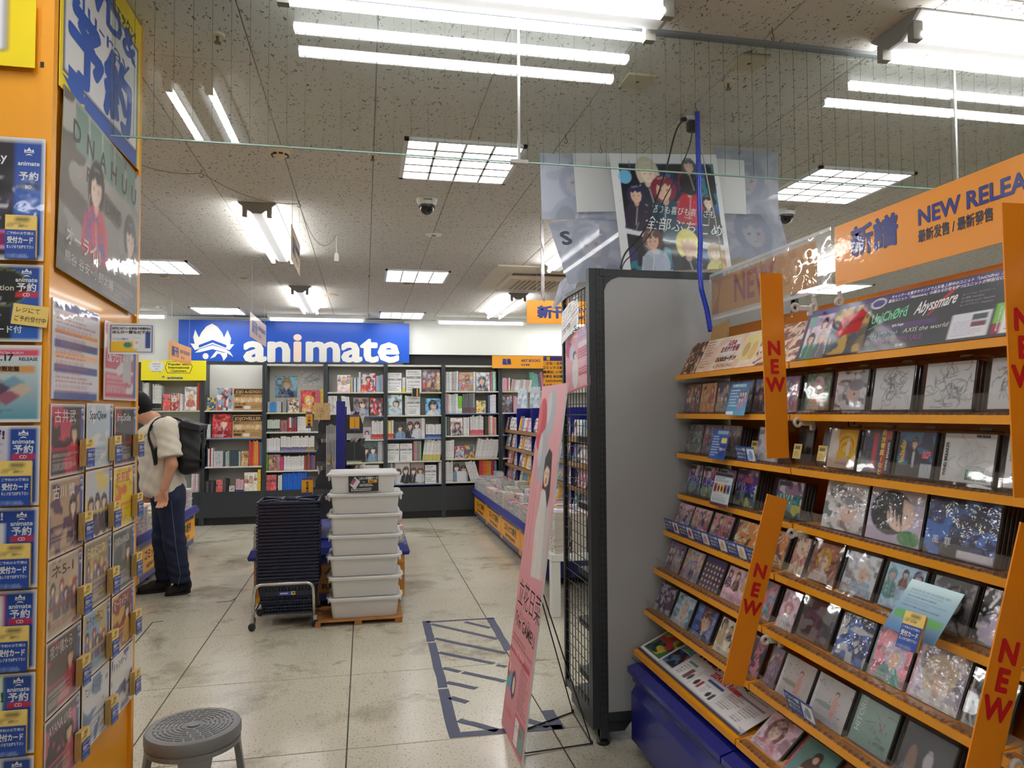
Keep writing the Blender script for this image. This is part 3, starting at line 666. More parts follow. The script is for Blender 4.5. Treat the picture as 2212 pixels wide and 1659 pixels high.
a.rows(.3, .08, .9, .2, 4, S(60, 90, 110), rg, .3); a.text('ビニライ', .2, .8, .022, S(150, 80, 60), .05)
front_notice(1.618, 1.43, a, 'pale blue album notice with a tan title band and a scatter of photo cards')
front_notice(1.423, 1.233, notice(4, .22, .19, paint_bg(S(214, 212, 226), S(84, 40, 120), False, (('テージ!', .28, .84, .026, S(60, 40, 70), .04), ('クリアファイ', .24, .165, .015, WHT, .02), ('瑞希ver', .2, .06, .022, S(200, 120, 160), .05)), lambda a, r, u1: a.poly([(.3, .3), (.66, .55), (.68, .3)], S(180, 160, 200)))), 'lilac notice with a purple band and heading cut off at the left', card='card pocket on the lilac notice')
front_notice(1.228, 1.038, notice(5, .22, .19, paint_bg(S(30, 60, 150), S(50, 80, 170), True, (('ージ!', .42, .85, .024, S(230, 232, 240), .04), ('リアファイ', .3, .165, .015, WHT, .02), ('志歩ve', .24, .05, .024, S(220, 220, 140), .05)), lambda a, r, u1: a.rect(.03, .4, u1-.03, .8, S(226, 230, 236)))), 'deep blue notice with a white cloud panel', card='card pocket on the deep blue notice')
front_notice(1.032, .845, notice(6, .22, .187, paint_bg(S(186, 30, 90), S(226, 226, 232), False, (('ージ!', .42, .85, .024, S(230, 232, 240), .04), ('アファイル', .28, .26, .014, WHT, .02), ('歩ver.', .28, .13, .022, S(60, 90, 170), .05)), lambda a, r, u1: [a.rect(.03, .45, u1-.03, .93, WHT)]+[a.line(.3+.03*k, .6+(.06 if k % 3 == 0 else -.02), .33+.03*k, .6+(.06 if k % 3 == 2 else -.02), .004, S(200, 60, 90)) for k in range(11)])), 'magenta notice with a red pulse line', card='card pocket on the magenta notice')
front_notice(.838, .65, notice(7, .22, .188, paint_bg(S(96, 150, 60), S(60, 110, 40), False, (('ージ!', .42, .87, .024, S(230, 232, 240), .04), ('のバ!', .4, .66, .03, S(40, 90, 60), .05), ('BAR !」', .34, .52, .024, S(60, 110, 60), .05), ('アファイル', .3, .2, .014, WHT, .02), ('/ver.)', .36, .06, .022, S(90, 130, 60), .05)), lambda a, r, u1: a.rect(.03, .45, u1-.02, .95, S(232, 240, 228)))), 'green notice with a white speech panel', card='card pocket on the green notice')
front_notice(.643, .455, notice(8, .22, .188, paint_bg(S(226, 228, 232), S(200, 40, 60), False, (('ージ!', .42, .85, .024, S(60, 60, 100), .04),), lambda a, r, u1: a.rect(.03, .4, u1-.02, .75, S(240, 240, 242)))), 'white notice with a red frame at the bottom edge of the picture')
a = Art(.078, .05, 16, 12, S(248, 216, 122)); a.text('レジにて', .1, .62, .014, INK, .0); a.text('ご予約受付中', .08, .2, .014, INK, .0, xs=.85)
sheet('yellow_memo', 'handwritten yellow memo stuck on the black Collection notice', 'memo', frame((-.79, PY0-.0225, 1.688), (1, 0, -.12), (.12, 0, 1)), a, PRINT, .0008)
# side face: big signs at the top
def skewless(a): return a
YB = S(250, 222, 24)
a = Art(.655, .5, 90, 80, YB)
a.rect(.03, .10, .95, .80, NAVY); a.rect(.045, .115, .935, .785, WHT); a.rect(.25, 0, .95, .1, RBLUE)
a.text('DVD&', .06, .66, .13, RBLUE, .03, width=.56); a.text('Blu-ray', .06, .53, .075, RBLUE, .0, width=.5); a.text('予約', .07, .17, .22, RBLUE, .05, width=.52)
a.shape([(.08, .16), (.24, .16), (.24, .08), (.34, .08), (.16, -.0), (.02, .08), (.08, .08)], RBLUE)
a.text('商品を', .3, .90, .05, NAVY, .03); a.text('チェックン!', .55, .82, .045, NAVY, .04)
sheet('reservation_sign', 'yellow sign with blue lettering for disc reservations at the top of the pillar side', 'sign', SR(PY0+.02+.33, 2.525), a, PRINTG, .002, edge=YB)
rg = np.random.default_rng(21); a = Art(.64, .475, 90, 70, S(120, 112, 104)); a.grad(S(60, 56, 54), S(196, 196, 190), 90); a.blotch([S(150, 150, 146), S(96, 88, 82)], rg, 5, 5, .6)
for k in range(5): a.poly([(.12+.16*k, .98), (.26+.16*k, .98), (.28+.16*k, .72), (.14+.16*k, .72)], S(120, 150, 140))
for k, c in enumerate('DNAHUU'): a.text(c, .1+.15*k, .76, .08, S(40, 48, 46), .02)
a.text('R', .26, .60, .06, S(60, 40, 36), .02); a.text('DINE', .5, .52, .06, S(40, 36, 36), .02, align='l')
person_fig(a, rg, .38, .62, .075, S(40, 32, 30), S(196, 56, 84)); person_fig(a, rg, .86, .5, .07, S(30, 28, 28), S(130, 120, 116))
for k in range(24): a.ell(.26+.26*rg.random(), .22+.25*rg.random(), .02, .018, S(70, 70, 150), .7)
a.rect(0, 0, 1, .2, S(62, 58, 56), .85); a.text('オーライ!!', .07, .17, .055, S(210, 206, 196), .03); a.text('熊谷 谷安+小野太輔', .07, .07, .034, S(214, 212, 206), .0, width=.36); a.rows(.5, .02, .95, .14, 4, S(170, 166, 160), rg, .3)
sheet('film_poster', 'laminated grey poster with a person in a red patterned shirt', 'poster', frame((PILX+.006, 2.30, 2.032), (0, 1, -.06), (0, .0, 1)), a, LAMI, .002)
# side face notices: three columns
ycol = [(1.957, 2.176), (2.192, 2.405), (2.42, 2.632)]
rowz = [(1.476, 1.292), (1.287, 1.095), (1.09, .898), (.893, .71), (.705, .515), (.51, .33)]
def gen_notice(seed, w, h, bg, c2, title=None, tcol=WHT, pic='abs', ink=None, strip=True):
    rng = np.random.default_rng(seed); a = Art(w, h, 42, 40, WHT); u1 = .87 if strip else .97
    a.rect(.03, .03, .97, .97, S(52, 84, 150)); a.rect(.03, .03, u1, .97, bg); a.blotch([c2], rng, 4, 5, .6, .03, .03, u1, .97)
    if pic == 'fig':
        for k in range(3): person_fig(a, rng, .2+.24*k, .5, .085, S(50, 40, 40), S(70, 76, 90))
    if pic == 'one': person_fig(a, rng, .68, .6, .09, S(40, 34, 34), c2)
    if pic == 'grp':
        for k in range(6): person_fig(a, rng, .15+.12*k, .62-.12*(k % 2), .05, [S(60, 50, 70), S(200, 170, 120), S(150, 60, 70)][k % 3], S(120, 110, 130))
    a.rows(.08, .08, u1-.05, .34, 6, ink or S(225, 220, 215), rng, .35)
    a.rect(.03, .36, u1, .40, c2)
    if title: a.text(title, .1, .76, w*.16, tcol, .01, width=w*.62)
    if strip: emblem(a, .92, .9, .017, WHT); a.text('予約', .895, .78, .012, WHT, .02)
    return a
side = [(0, 0, gen_notice(31, .22, .184, S(64, 54, 52), S(190, 50, 80), '古井武', S(225, 215, 205), 'one'), 'dark brown notice with a crimson band, top of the first column'),
        (1, 0, gen_notice(32, .213, .184, S(196, 214, 226), S(230, 234, 238), 'SparQlew', S(50, 60, 80), None, S(80, 90, 110)), 'pale blue notice with a thin serif title, top of the second column'),
        (2, 0, gen_notice(33, .212, .184, S(46, 46, 50), S(150, 40, 44), 'fripSide', S(230, 230, 232), None), 'black notice with a white lower case title and red bars, top of the third column'),
        (0, 1, gen_notice(34, .22, .192, S(190, 160, 126), S(96, 72, 96), '古川 慎', S(240, 236, 226), 'one'), 'tan notice with a plum lower band'),
        (1, 1, gen_notice(35, .213, .192, S(206, 208, 212), S(226, 206, 110), None, INK, 'fig', S(120, 40, 50)), 'light notice showing three figures'),
        (2, 1, gen_notice(36, .212, .192, S(236, 208, 40), S(226, 120, 70), '祝祭服', S(200, 60, 40), None, S(120, 80, 40)), 'bright yellow and orange notice'),
        (0, 2, gen_notice(37, .22, .192, S(196, 176, 150), S(150, 84, 70), 'ネ5-1', S(60, 40, 40), 'grp', S(110, 70, 60)), 'beige notice crowded with many small figures'),
        (1, 2, gen_notice(38, .213, .192, S(150, 130, 96), S(190, 170, 110), 'らむだにワ', S(240, 230, 200), 'grp'), 'golden brown notice with a row of small figures'),
        (2, 2, gen_notice(39, .212, .192, S(84, 88, 88), S(120, 122, 120), 'ROAD to AVALON', S(232, 232, 228), 'one'), 'grey notice with a white capital title'),
        (0, 3, gen_notice(40, .22, .183, S(80, 62, 62), S(176, 60, 90), '夜が僕たら', S(210, 200, 196), 'one'), 'dark maroon notice with a pink right half'),
        (1, 3, gen_notice(41, .213, .183, S(150, 180, 206), S(200, 176, 110), 'カラオケ行こ!', S(40, 60, 100), 'grp', S(60, 80, 110)), 'sky blue notice with a tan bottom band'),
        (2, 3, gen_notice(42, .212, .183, S(140, 56, 66), S(214, 170, 80), 'むーちゃライ', S(236, 220, 200), 'one'), 'red brown notice with a gold footer'),
        (0, 4, gen_notice(43, .22, .19, S(90, 70, 76), S(200, 110, 130), 'AYANA LIVE', S(220, 200, 206), 'one'), 'dark rose notice low on the pillar by the corner'),
        (1, 4, gen_notice(44, .213, .19, S(222, 226, 230), S(110, 140, 176), 'アニメイトカードのご案内', S(60, 80, 120), None, S(70, 80, 100), False), 'pale text sheet with a photo of a card'),
        (2, 4, gen_notice(45, .212, .19, S(228, 228, 226), S(90, 100, 150), 'キャンペーン', S(60, 60, 110), None, S(80, 80, 90), False), 'pale table sheet with red figures')]
for c, r, art, lb in side:
    (y0, y1), (z1, z0) = ycol[c], rowz[r]
    dz = (0, .004, -.004)[c] if r < 5 else 0
    sheet('notice', lb, 'notice', SR((y0+y1)/2, (z0+z1)/2+dz), art, LAMI, .0015, 'laminated notices on the side of the pillar')
    reservation_card(frame((PILX+.006, y1-.016, z0+.05), (.06, 1, 0), (0, 0, 1)) @ Matrix.Scale(.72, 4), 'card pocket clipped to the '+lb.split(',')[0].replace(' low on the pillar by the corner', ''), side=True, n=5)
# info sheets above the rows
a = art_doc(.32, .25, 51, S(222, 224, 230), S(170, 70, 90), ((.9, 1, S(60, 84, 150)), (.0, .09, S(60, 84, 150)), (.52, .6, S(60, 84, 150)), (.28, .36, S(60, 84, 150)), (.66, .70, S(226, 150, 60)), (.43, .48, S(240, 190, 150))), 50, 50, 18)
sheet('info_sheet', 'large laminated information sheet in blue and white with orange bars on the pillar side', 'notice', SR(2.118, 1.613), a, LAMI, .002)
a = gen_notice(52, .31, .235, S(190, 70, 100), S(224, 224, 226), None, WHT, None, S(240, 225, 228)); a.rect(.55, .25, .8, .85, S(190, 190, 194)); a.text('アニメイト特典', .08, .84, .026, WHT, .02); a.text('クリアファイル', .08, .7, .03, S(245, 225, 230), .02); a.text('L版ブロマイド', .08, .5, .03, S(245, 225, 230), .02)
sheet('info_sheet', 'pink laminated bonus sheet on the pillar side below the hanging notice', 'notice', SR(2.475, 1.61), a, LAMI, .002)
a = Art(.15, .108, 60, 44, WHT); a.rect(.05, .06, .95, .94, S(30, 62, 140)); a.rect(.075, .09, .925, .91, S(232, 236, 240)); a.rect(.06, .07, .62, .42, S(238, 196, 50)); a.rect(.79, .2, .9, .72, S(40, 70, 140))

a.rect(.54, .16, .68, .55, S(220, 222, 228)); a.rect(.55, .2, .67, .5, WHT); a.ell(.61, .38, .03, .045, S(240, 180, 50)); a.ell(.42, .3, .09, .09, S(50, 130, 120))
a.text('店内に出ている商品予約案内は', .5, .80, .0098, INK, .03, align='c', width=.125); a.text('ほんの一部なのです!', .5, .67, .0125, INK, .03, align='c', width=.122); a.text('バーコード表示で', .1, .46, .008, RBLUE, .02, width=.05)
ca, cb = P(230, 731, Y=2.31), P(331, 731, Y=2.31); sc_ = (cb.x-ca.x)/.15
sheet('side_card', 'small blue framed reservation guide card sticking out from the pillar side', 'notice', frame(((ca.x+cb.x)/2+.004, 2.31, ca.z), (1, 0, 0), (0, 0, 1)) @ Matrix.Scale(sc_, 4), a, LAMI, .002)
MB().b2((PILX-.01, 2.305, ca.z-.03), (ca.x+.012, 2.312, ca.z+.03)).build('card_clip', CLEAR, pil, Matrix.Translation((1.2, -2.3, 0)))
# ------------------------------------------------------------------ orange CD rack on the right
LEV = [(1.149, .411), (1.200, .581), (1.248, .757), (1.296, .922), (1.366, 1.080), (1.363, 1.261), (1.363, 1.436), (1.364, 1.607)]
SEC = [(3.024, 2.140), (2.135, 1.262), (1.257, .38)]
BX = 1.63
rack = thing('disc_rack', 'long orange stepped rack of disc cases along the right side, on a blue base', 'display rack', T(1.4, 1.7, 0))
RM = Matrix.Translation((-1.4, -1.7, 0))
for (y1, y0) in SEC:
    MB().b2((BX, y0, .36), (BX+.02, y1, 1.83)).build('back_panel', ORANGE, rack, RM)
    for i, (xf, z) in enumerate(LEV):
        b = MB(); back = BX; rise = .0 if i > 3 else (.10 if i == 0 else .05)
        b.loft([[(xf, y, z-.02), (xf, y, z), (xf+.012, y, z+.001), (back, y, z+rise), (back, y, z+rise-.012), (xf+.012, y, z-.012)] for y in (y0+.001, y1-.001)])
        b.build('shelf', ORANGE, rack, RM)
    o = MB()
    for k in range(12): o.box((BX-.001, y0+.035, .5+.1*k), (.002, .004, .02)); o.box((BX-.001, y0+.065, .5+.1*k), (.002, .004, .02))
    o = o.build('slots', BLACK, rack, RM); o['kind'] = 'stuff'
TILT = [48, 24, 23, 22, 13, 12, 10, 24]
LN = ['lowest CD shelf', 'sixth CD shelf', 'fifth CD shelf', 'fourth CD shelf', 'third CD shelf', 'second CD shelf', 'top CD shelf']
def up(i): t = math.radians(TILT[i]); return Vector((math.sin(t), 0, math.cos(t)))
_TR = {}
def tray_mesh(w, h, d):
    k = (round(w, 3), round(h, 3), d)
    if k not in _TR:
        o = MB().bevbox((0, 0, -d/2-.001), (w, h, d), .0015).build('cd_case', mat('smoked_case', S(58, 52, 50), .3, coat=.5)); _TR[k] = o.data; bpy.data.objects.remove(o)
    return _TR[k]
def keeper(parent, w, h, d):
    W, H = w+.016, h+.02; m = MB()
    m.b2((-W/2, -H/2, .004), (W/2, H/2, .0055))
    for s in (-1, 1): m.b2((s*W/2, -H/2, -d), (s*(W/2-.0015), H/2, .0055))
    m.b2((-W/2, H/2-.0015, -d), (W/2, H/2, .0055))
    m.build('keeper_box', CLEARB, parent)
    MB().bevbox((W*.18, H/2+.004, -d*.5), (.035, .009, .014), .002).build('latch', mat('frosted_latch', S(140, 136, 132), .35), parent)
def cd(sec, lev, idx, yc, w, art, desc, kind='cd', extra=1):
    xf, z = LEV[lev]; u = up(lev); n = Vector((0, -1, 0)).cross(u); h = art.h
    dz = .010 if kind == 'keep' else .004
    base = Vector((xf+.034, yc, z+.004)) + u*(h/2+dz)
    where = ('from the grey panel, %s', 'on the %s, middle rack', 'on the %s, nearest rack')[sec] % LN[lev]
    o = link('cd_case', tray_mesh(w+.006, h+.004, .0095), None, frame(base, (0, -1, 0), u))
    tag(o, '%s, %s %s' % (desc, ORD[idx], where), 'CD', 'disc cases facing out on the orange rack')
    link('cover', art.mesh('cover', WRAP if kind == 'wrap' else PRINTG, .0008, edge=S(200, 200, 200)), o, T(0, 0, .0006))
    if kind == 'keep': keeper(o, w, h, .03)
    elif kind == 'cd': MB().b2((-w/2-.003, -h/2-.002, .0014), (w/2+.003, h/2+.002, .0026)).build('clear_lid', CLEARB, o)
    for k in range(extra):
        e = link('cd_case', tray_mesh(w+.006, h+.004, .0095), None, frame(base-n*(.0125*(k+1)), (0, -1, 0), u))
        tag(e, 'spare behind the %s, %s, %s rack' % (' '.join(desc.split()[:8]), LN[lev].replace(' CD', ''), ('far', 'middle', 'nearest')[sec]), 'CD', 'spare copies behind the %s %d%d%d' % (desc, sec, lev, idx))
    return base
def slotfront(lev, y1, y0):
    xf, z = LEV[lev]
    MB().loft([[(xf+.016, y0+.004, z+.002), (xf+.0175, y0+.004, z+.002), (xf+.0035, y0+.004, z+.05), (xf+.002, y0+.004, z+.05)], [(xf+.016, y1-.004, z+.002), (xf+.0175, y1-.004, z+.002), (xf+.0035, y1-.004, z+.05), (xf+.002, y1-.004, z+.05)]]).build('acrylic_front', CLEAR, rack, RM)
    q = MB(); q.b2((xf+.004, y0+.004, z+.0015), (xf+.03, y1-.004, z+.006))
    for k in range(int((y1-y0)/.022)): q.box((xf+.008, y0+.014+.022*k, z+.004), (.01, .003, .007))
    o = q.build('acrylic_rail', clear_mat('smoky_acrylic', tint=(.86, .8, .77), haze=.22, hazecol=S(190, 170, 160), gain=.8), rack, RM)
    MB().tube([(xf+.02, y0+.003, z+.004), (xf+.008, y0+.003, z+.047), (xf+.012, y0+.003, z+.052), (xf+.018, y0+.003, z+.046), (xf+.026, y0+.003, z+.006)], .0013, 5).build('clip', CLEARB, rack, RM)
C_ = dict(pink=S(226, 170, 186), rose=S(206, 120, 140), brown=S(120, 70, 52), tan=S(196, 150, 110), navy=S(38, 48, 92), sky=S(150, 186, 216), teal=S(80, 150, 148), purple=S(104, 78, 160), lav=S(196, 186, 214), grey=S(120, 120, 124), dark=S(44, 42, 48), black=S(26, 26, 30), white=S(226, 226, 228), gold=S(206, 162, 60), red=S(186, 40, 46), green=S(80, 120, 84), orange=S(222, 140, 60), blue=S(70, 100, 176), plum=S(92, 62, 92), cream=S(232, 214, 186), silver=S(176, 180, 186))
c = C_
def savage(w, h, seed, tcol):
    rng = np.random.default_rng(seed); a = Art(w, h, 44, 44, S(70, 90, 130)); a.rect(0, .62, 1, 1, S(150, 130, 150)); a.blotch([S(200, 90, 110), S(110, 60, 140), S(220, 220, 225)], rng, 5, 4, .56, 0, .6, 1, 1)
    a.rect(.0, .36, 1, .62, S(222, 224, 228)); a.blotch([S(70, 60, 140)], rng, 8, 3, .6, 0, .36, 1, .64)
    a.rect(0, 0, 1, .36, S(60, 96, 92)); a.blotch([S(196, 190, 90), S(40, 70, 110), S(120, 160, 150)], rng, 5, 4, .55, 0, 0, 1, .38)
    a.rect(.05, .84, .5, .97, S(24, 24, 28)); a.text('SAVAGE', .5, .38, h*.36, tcol, .05, align='c', width=w*.9); return a
def A(fn, *args, **k): return lambda w, h, s: fn(w, h, s, *args, **k)
por = lambda bg, hair, cl, **k: A(art_portrait, c[bg], c[hair], c[cl], **k)
grp = lambda bg, n=6, **k: A(art_group, c[bg], n, **k)
ab = lambda cols, **k: A(art_abstract, [c[x] for x in cols.split()], **k)
lin = A(art_lines)
def soundtrack(w, h, s):
    a = art_lines(w, h, s, S(150, 150, 152), S(226, 228, 228), n=16); a.ell(.58, .6, .26, .28, S(206, 208, 208), .6); a.poly([(.3, .1), (.95, .1), (.9, .32), (.5, .36)], S(176, 200, 188), .7)
    a.text('WIND BREAKER', .1, .1, .0125, INK, .04, rot=PI/2, xs=.9, width=.085); a.text('WIND BREAKER', .62, .93, .009, INK, .04, width=.04)
    a.text('ORIGINAL', .5, .16, .018, S(40, 110, 90), .05, width=.055); a.text('SOUNDTRACK', .5, .06, .018, S(40, 110, 90), .05, width=.062); return a
def windside(w, h, s):
    a = Art(w, h, 40, 44, S(220, 222, 222)); a.rect(.2, .9, .9, .93, INK); a.rows(.1, .5, .5, .85, 6, S(90, 90, 94), np.random.default_rng(s)); a.text('WIND BREAKER', .34, .12, .016, INK, .04, rot=PI/2, width=.09); a.text('ORIGINAL SOUNDTRACK', .46, .12, .008, S(60, 130, 110), .03, rot=PI/2, width=.06); return a
def zettai(w, h, s):
    a = art_abstract(w, h, s, [c['dark'], S(60, 70, 80), S(90, 70, 80), c['navy']], k=10); a.rect(.36, .06, .52, .94, c['red']); a.rect(.68, 0, 1, 1, c['red']); a.rect(.86, 0, 1, .8, c['black'])
    a.text('絶対零度/なとり', .73, .9, .017, S(240, 210, 60), .05, vert=True) ; a.text('WIND BREAKER', .97, .06, .011, WHT, .04, rot=PI/2, width=.08); return a
def poster_man(w, h, s):
    rng = np.random.default_rng(s); a = Art(w, h, 44, 48, c['navy']); a.blotch([S(70, 50, 130), S(40, 110, 150), S(30, 30, 60)], rng, 4, 5, .54); a.rect(0, 0, .68, .25, S(46, 40, 46)); a.rect(.68, 0, 1, .3, S(190, 200, 206))
    person_fig(a, rng, .46, .74, .085, S(70, 50, 44), c['black']); a.poly([(.36, .55), (.56, .55), (.62, .12), (.3, .12)], c['black']); a.poly([(.43, .55), (.5, .55), (.5, .2), (.44, .2)], S(190, 194, 200))
    for k in range(9): a.line(.08+.03*(k % 3), .3+.06*k, .2, .34+.05*k, .018, S(236, 200, 60))
    for k in range(9): a.ell(.74+.05*(k % 4), .45+.05*(k//3), .035, .035, S(214, 50, 70)); a.ell(.75+.05*(k % 4), .45+.05*(k//3), .014, .014, S(230, 200, 210))
    return a
def hitorie(w, h, s):
    a = Art(w, h, 44, 46, S(142, 172, 164)); a.grad(S(120, 150, 142), S(170, 196, 188), 90)
    rng = np.random.default_rng(s)
    for _ in range(14): u, v = rng.normal(.62, .14), rng.normal(.45, .16); a.line(u, v, u+rng.normal(0, .12), v-.12*rng.random(), .006, S(40, 60, 58), .8)
    a.line(.62, .64, .72, .5, .012, S(180, 60, 50)); a.text('HITORIE', .2, .26, .026, S(226, 236, 230), .0, rot=PI/2, width=.09); a.text('HITORIE', .62, .16, .014, S(40, 56, 54), .0, width=.04); return a
def dots_woman(w, h, s):
    rng = np.random.default_rng(s); a = Art(w, h, 44, 46, S(206, 204, 204)); a.rect(0, 0, .09, 1, S(226, 226, 226))
    for _ in range(26): a.ell(rng.random(), rng.random(), .014, .013, S(120, 60, 66))
    a.ell(.4, .38, .3, .06, S(90, 130, 100), .6); a.ell(.62, .42, .075, .26, S(222, 170, 166)); a.ell(.62, .72, .055, .06, S(90, 50, 44)); a.ell(.62, .70, .035, .04, SKIN[0]); return a
def teal_man(w, h, s):
    a = Art(w, h, 44, 46, S(72, 138, 136)); a.grad(S(60, 120, 118), S(96, 160, 154), 60); a.ell(.55, .34, .22, .3, S(40, 38, 38)); a.ell(.56, .66, .12, .16, S(44, 36, 32)); a.ell(.55, .6, .07, .09, SKIN[1]); a.ell(.42, .2, .1, .1, S(210, 150, 110)); a.ell(.42, .2, .05, .06, S(160, 60, 50)); a.rect(0, 0, .06, 1, S(190, 50, 70)); return a
def faces(w, h, s):
    rng = np.random.default_rng(s); a = Art(w, h, 48, 46, S(70, 60, 100)); a.rect(0, .86, 1, 1, S(60, 50, 130))
    for i in range(6):
        for j in range(5): a.ell((i+.5)/6, .08+.17*j, .06, .065, [S(60, 40, 36), S(150, 90, 60), S(90, 60, 80)][rng.integers(3)]); a.ell((i+.5)/6, .07+.17*j, .04, .045, SKIN[rng.integers(3)])
    return a
def ghost(w, h, s):
    a = Art(w, h, 40, 44, S(70, 68, 72)); a.grad(S(54, 50, 54), S(96, 98, 104), 60); a.ell(.58, .45, .09, .2, S(196, 196, 204)); a.ell(.58, .64, .045, .05, S(186, 180, 180)); a.ell(.26, .3, .1, .34, S(196, 150, 120), .45); a.rows(.1, .1, .5, .22, 3, S(150, 150, 155), np.random.default_rng(s)); return a
def baseball(w, h, s):
    a = Art(w, h, 44, 46, S(226, 180, 46)); rng = np.random.default_rng(s)
    for k in range(5): a.ell(.62, .62-.03*k, .33-.05*k, .3-.05*k, [S(240, 200, 60), S(206, 150, 34)][k % 2])
    a.rect(0, 0, .3, 1, S(222, 220, 214)); a.poly([(0, 0), (1, 0), (1, .22), (.6, .3), (.3, .18), (0, .26)], S(214, 190, 170)); a.ell(.24, .56, .12, .2, S(232, 228, 220)); a.ell(.24, .8, .07, .08, SKIN[0]); a.ell(.7, .52, .07, .2, S(232, 228, 214)); a.ell(.7, .75, .05, .055, SKIN[1]); a.text('ORIGINAL SET', .3, .09, .012, S(120, 80, 60), .0); return a
def chrome(w, h, s, face=True):
    rng = np.random.default_rng(s); a = Art(w, h, 44, 46, c['silver']); a.blotch([S(214, 218, 224), S(120, 126, 134), S(230, 232, 236)], rng, 6, 6, .54)
    if face: a.ell(.6, .42, .2, .24, S(222, 196, 190)); a.ell(.66, .62, .24, .14, S(150, 150, 160)); a.ell(.62, .4, .03, .03, S(90, 60, 70))
    return a
def bigface(w, h, s, hair, bg):
    a = Art(w, h, 50, 50, c[bg]); a.grad(c[bg], S(190, 190, 214), 110); a.ell(.42, .56, .38, .42, c[hair]); a.ell(.6, .54, .24, .3, S(232, 206, 194)); 
    for k in range(4): a.poly([(.3+.06*k, .85), (.38+.08*k, .85), (.42+.08*k, .42-.06*k)], c[hair])
    a.ell(.55, .56, .04, .02, S(60, 40, 44)); a.ell(.7, .54, .035, .02, S(60, 40, 44)); a.line(.62, .38, .68, .38, .008, S(170, 100, 100)); a.ell(.8, .14, .2, .14, S(60, 130, 70)); return a
def navyart(w, h, s): a = art_abstract(w, h, s, [c['navy'], S(50, 60, 120), c['dark'], S(70, 110, 190)], k=6); a.text('風', .12, .2, .022, WHT, 0); a.text('罪', .3, .2, .022, WHT, 0); a.rect(.5, .03, .98, .15, S(206, 206, 214)); return a
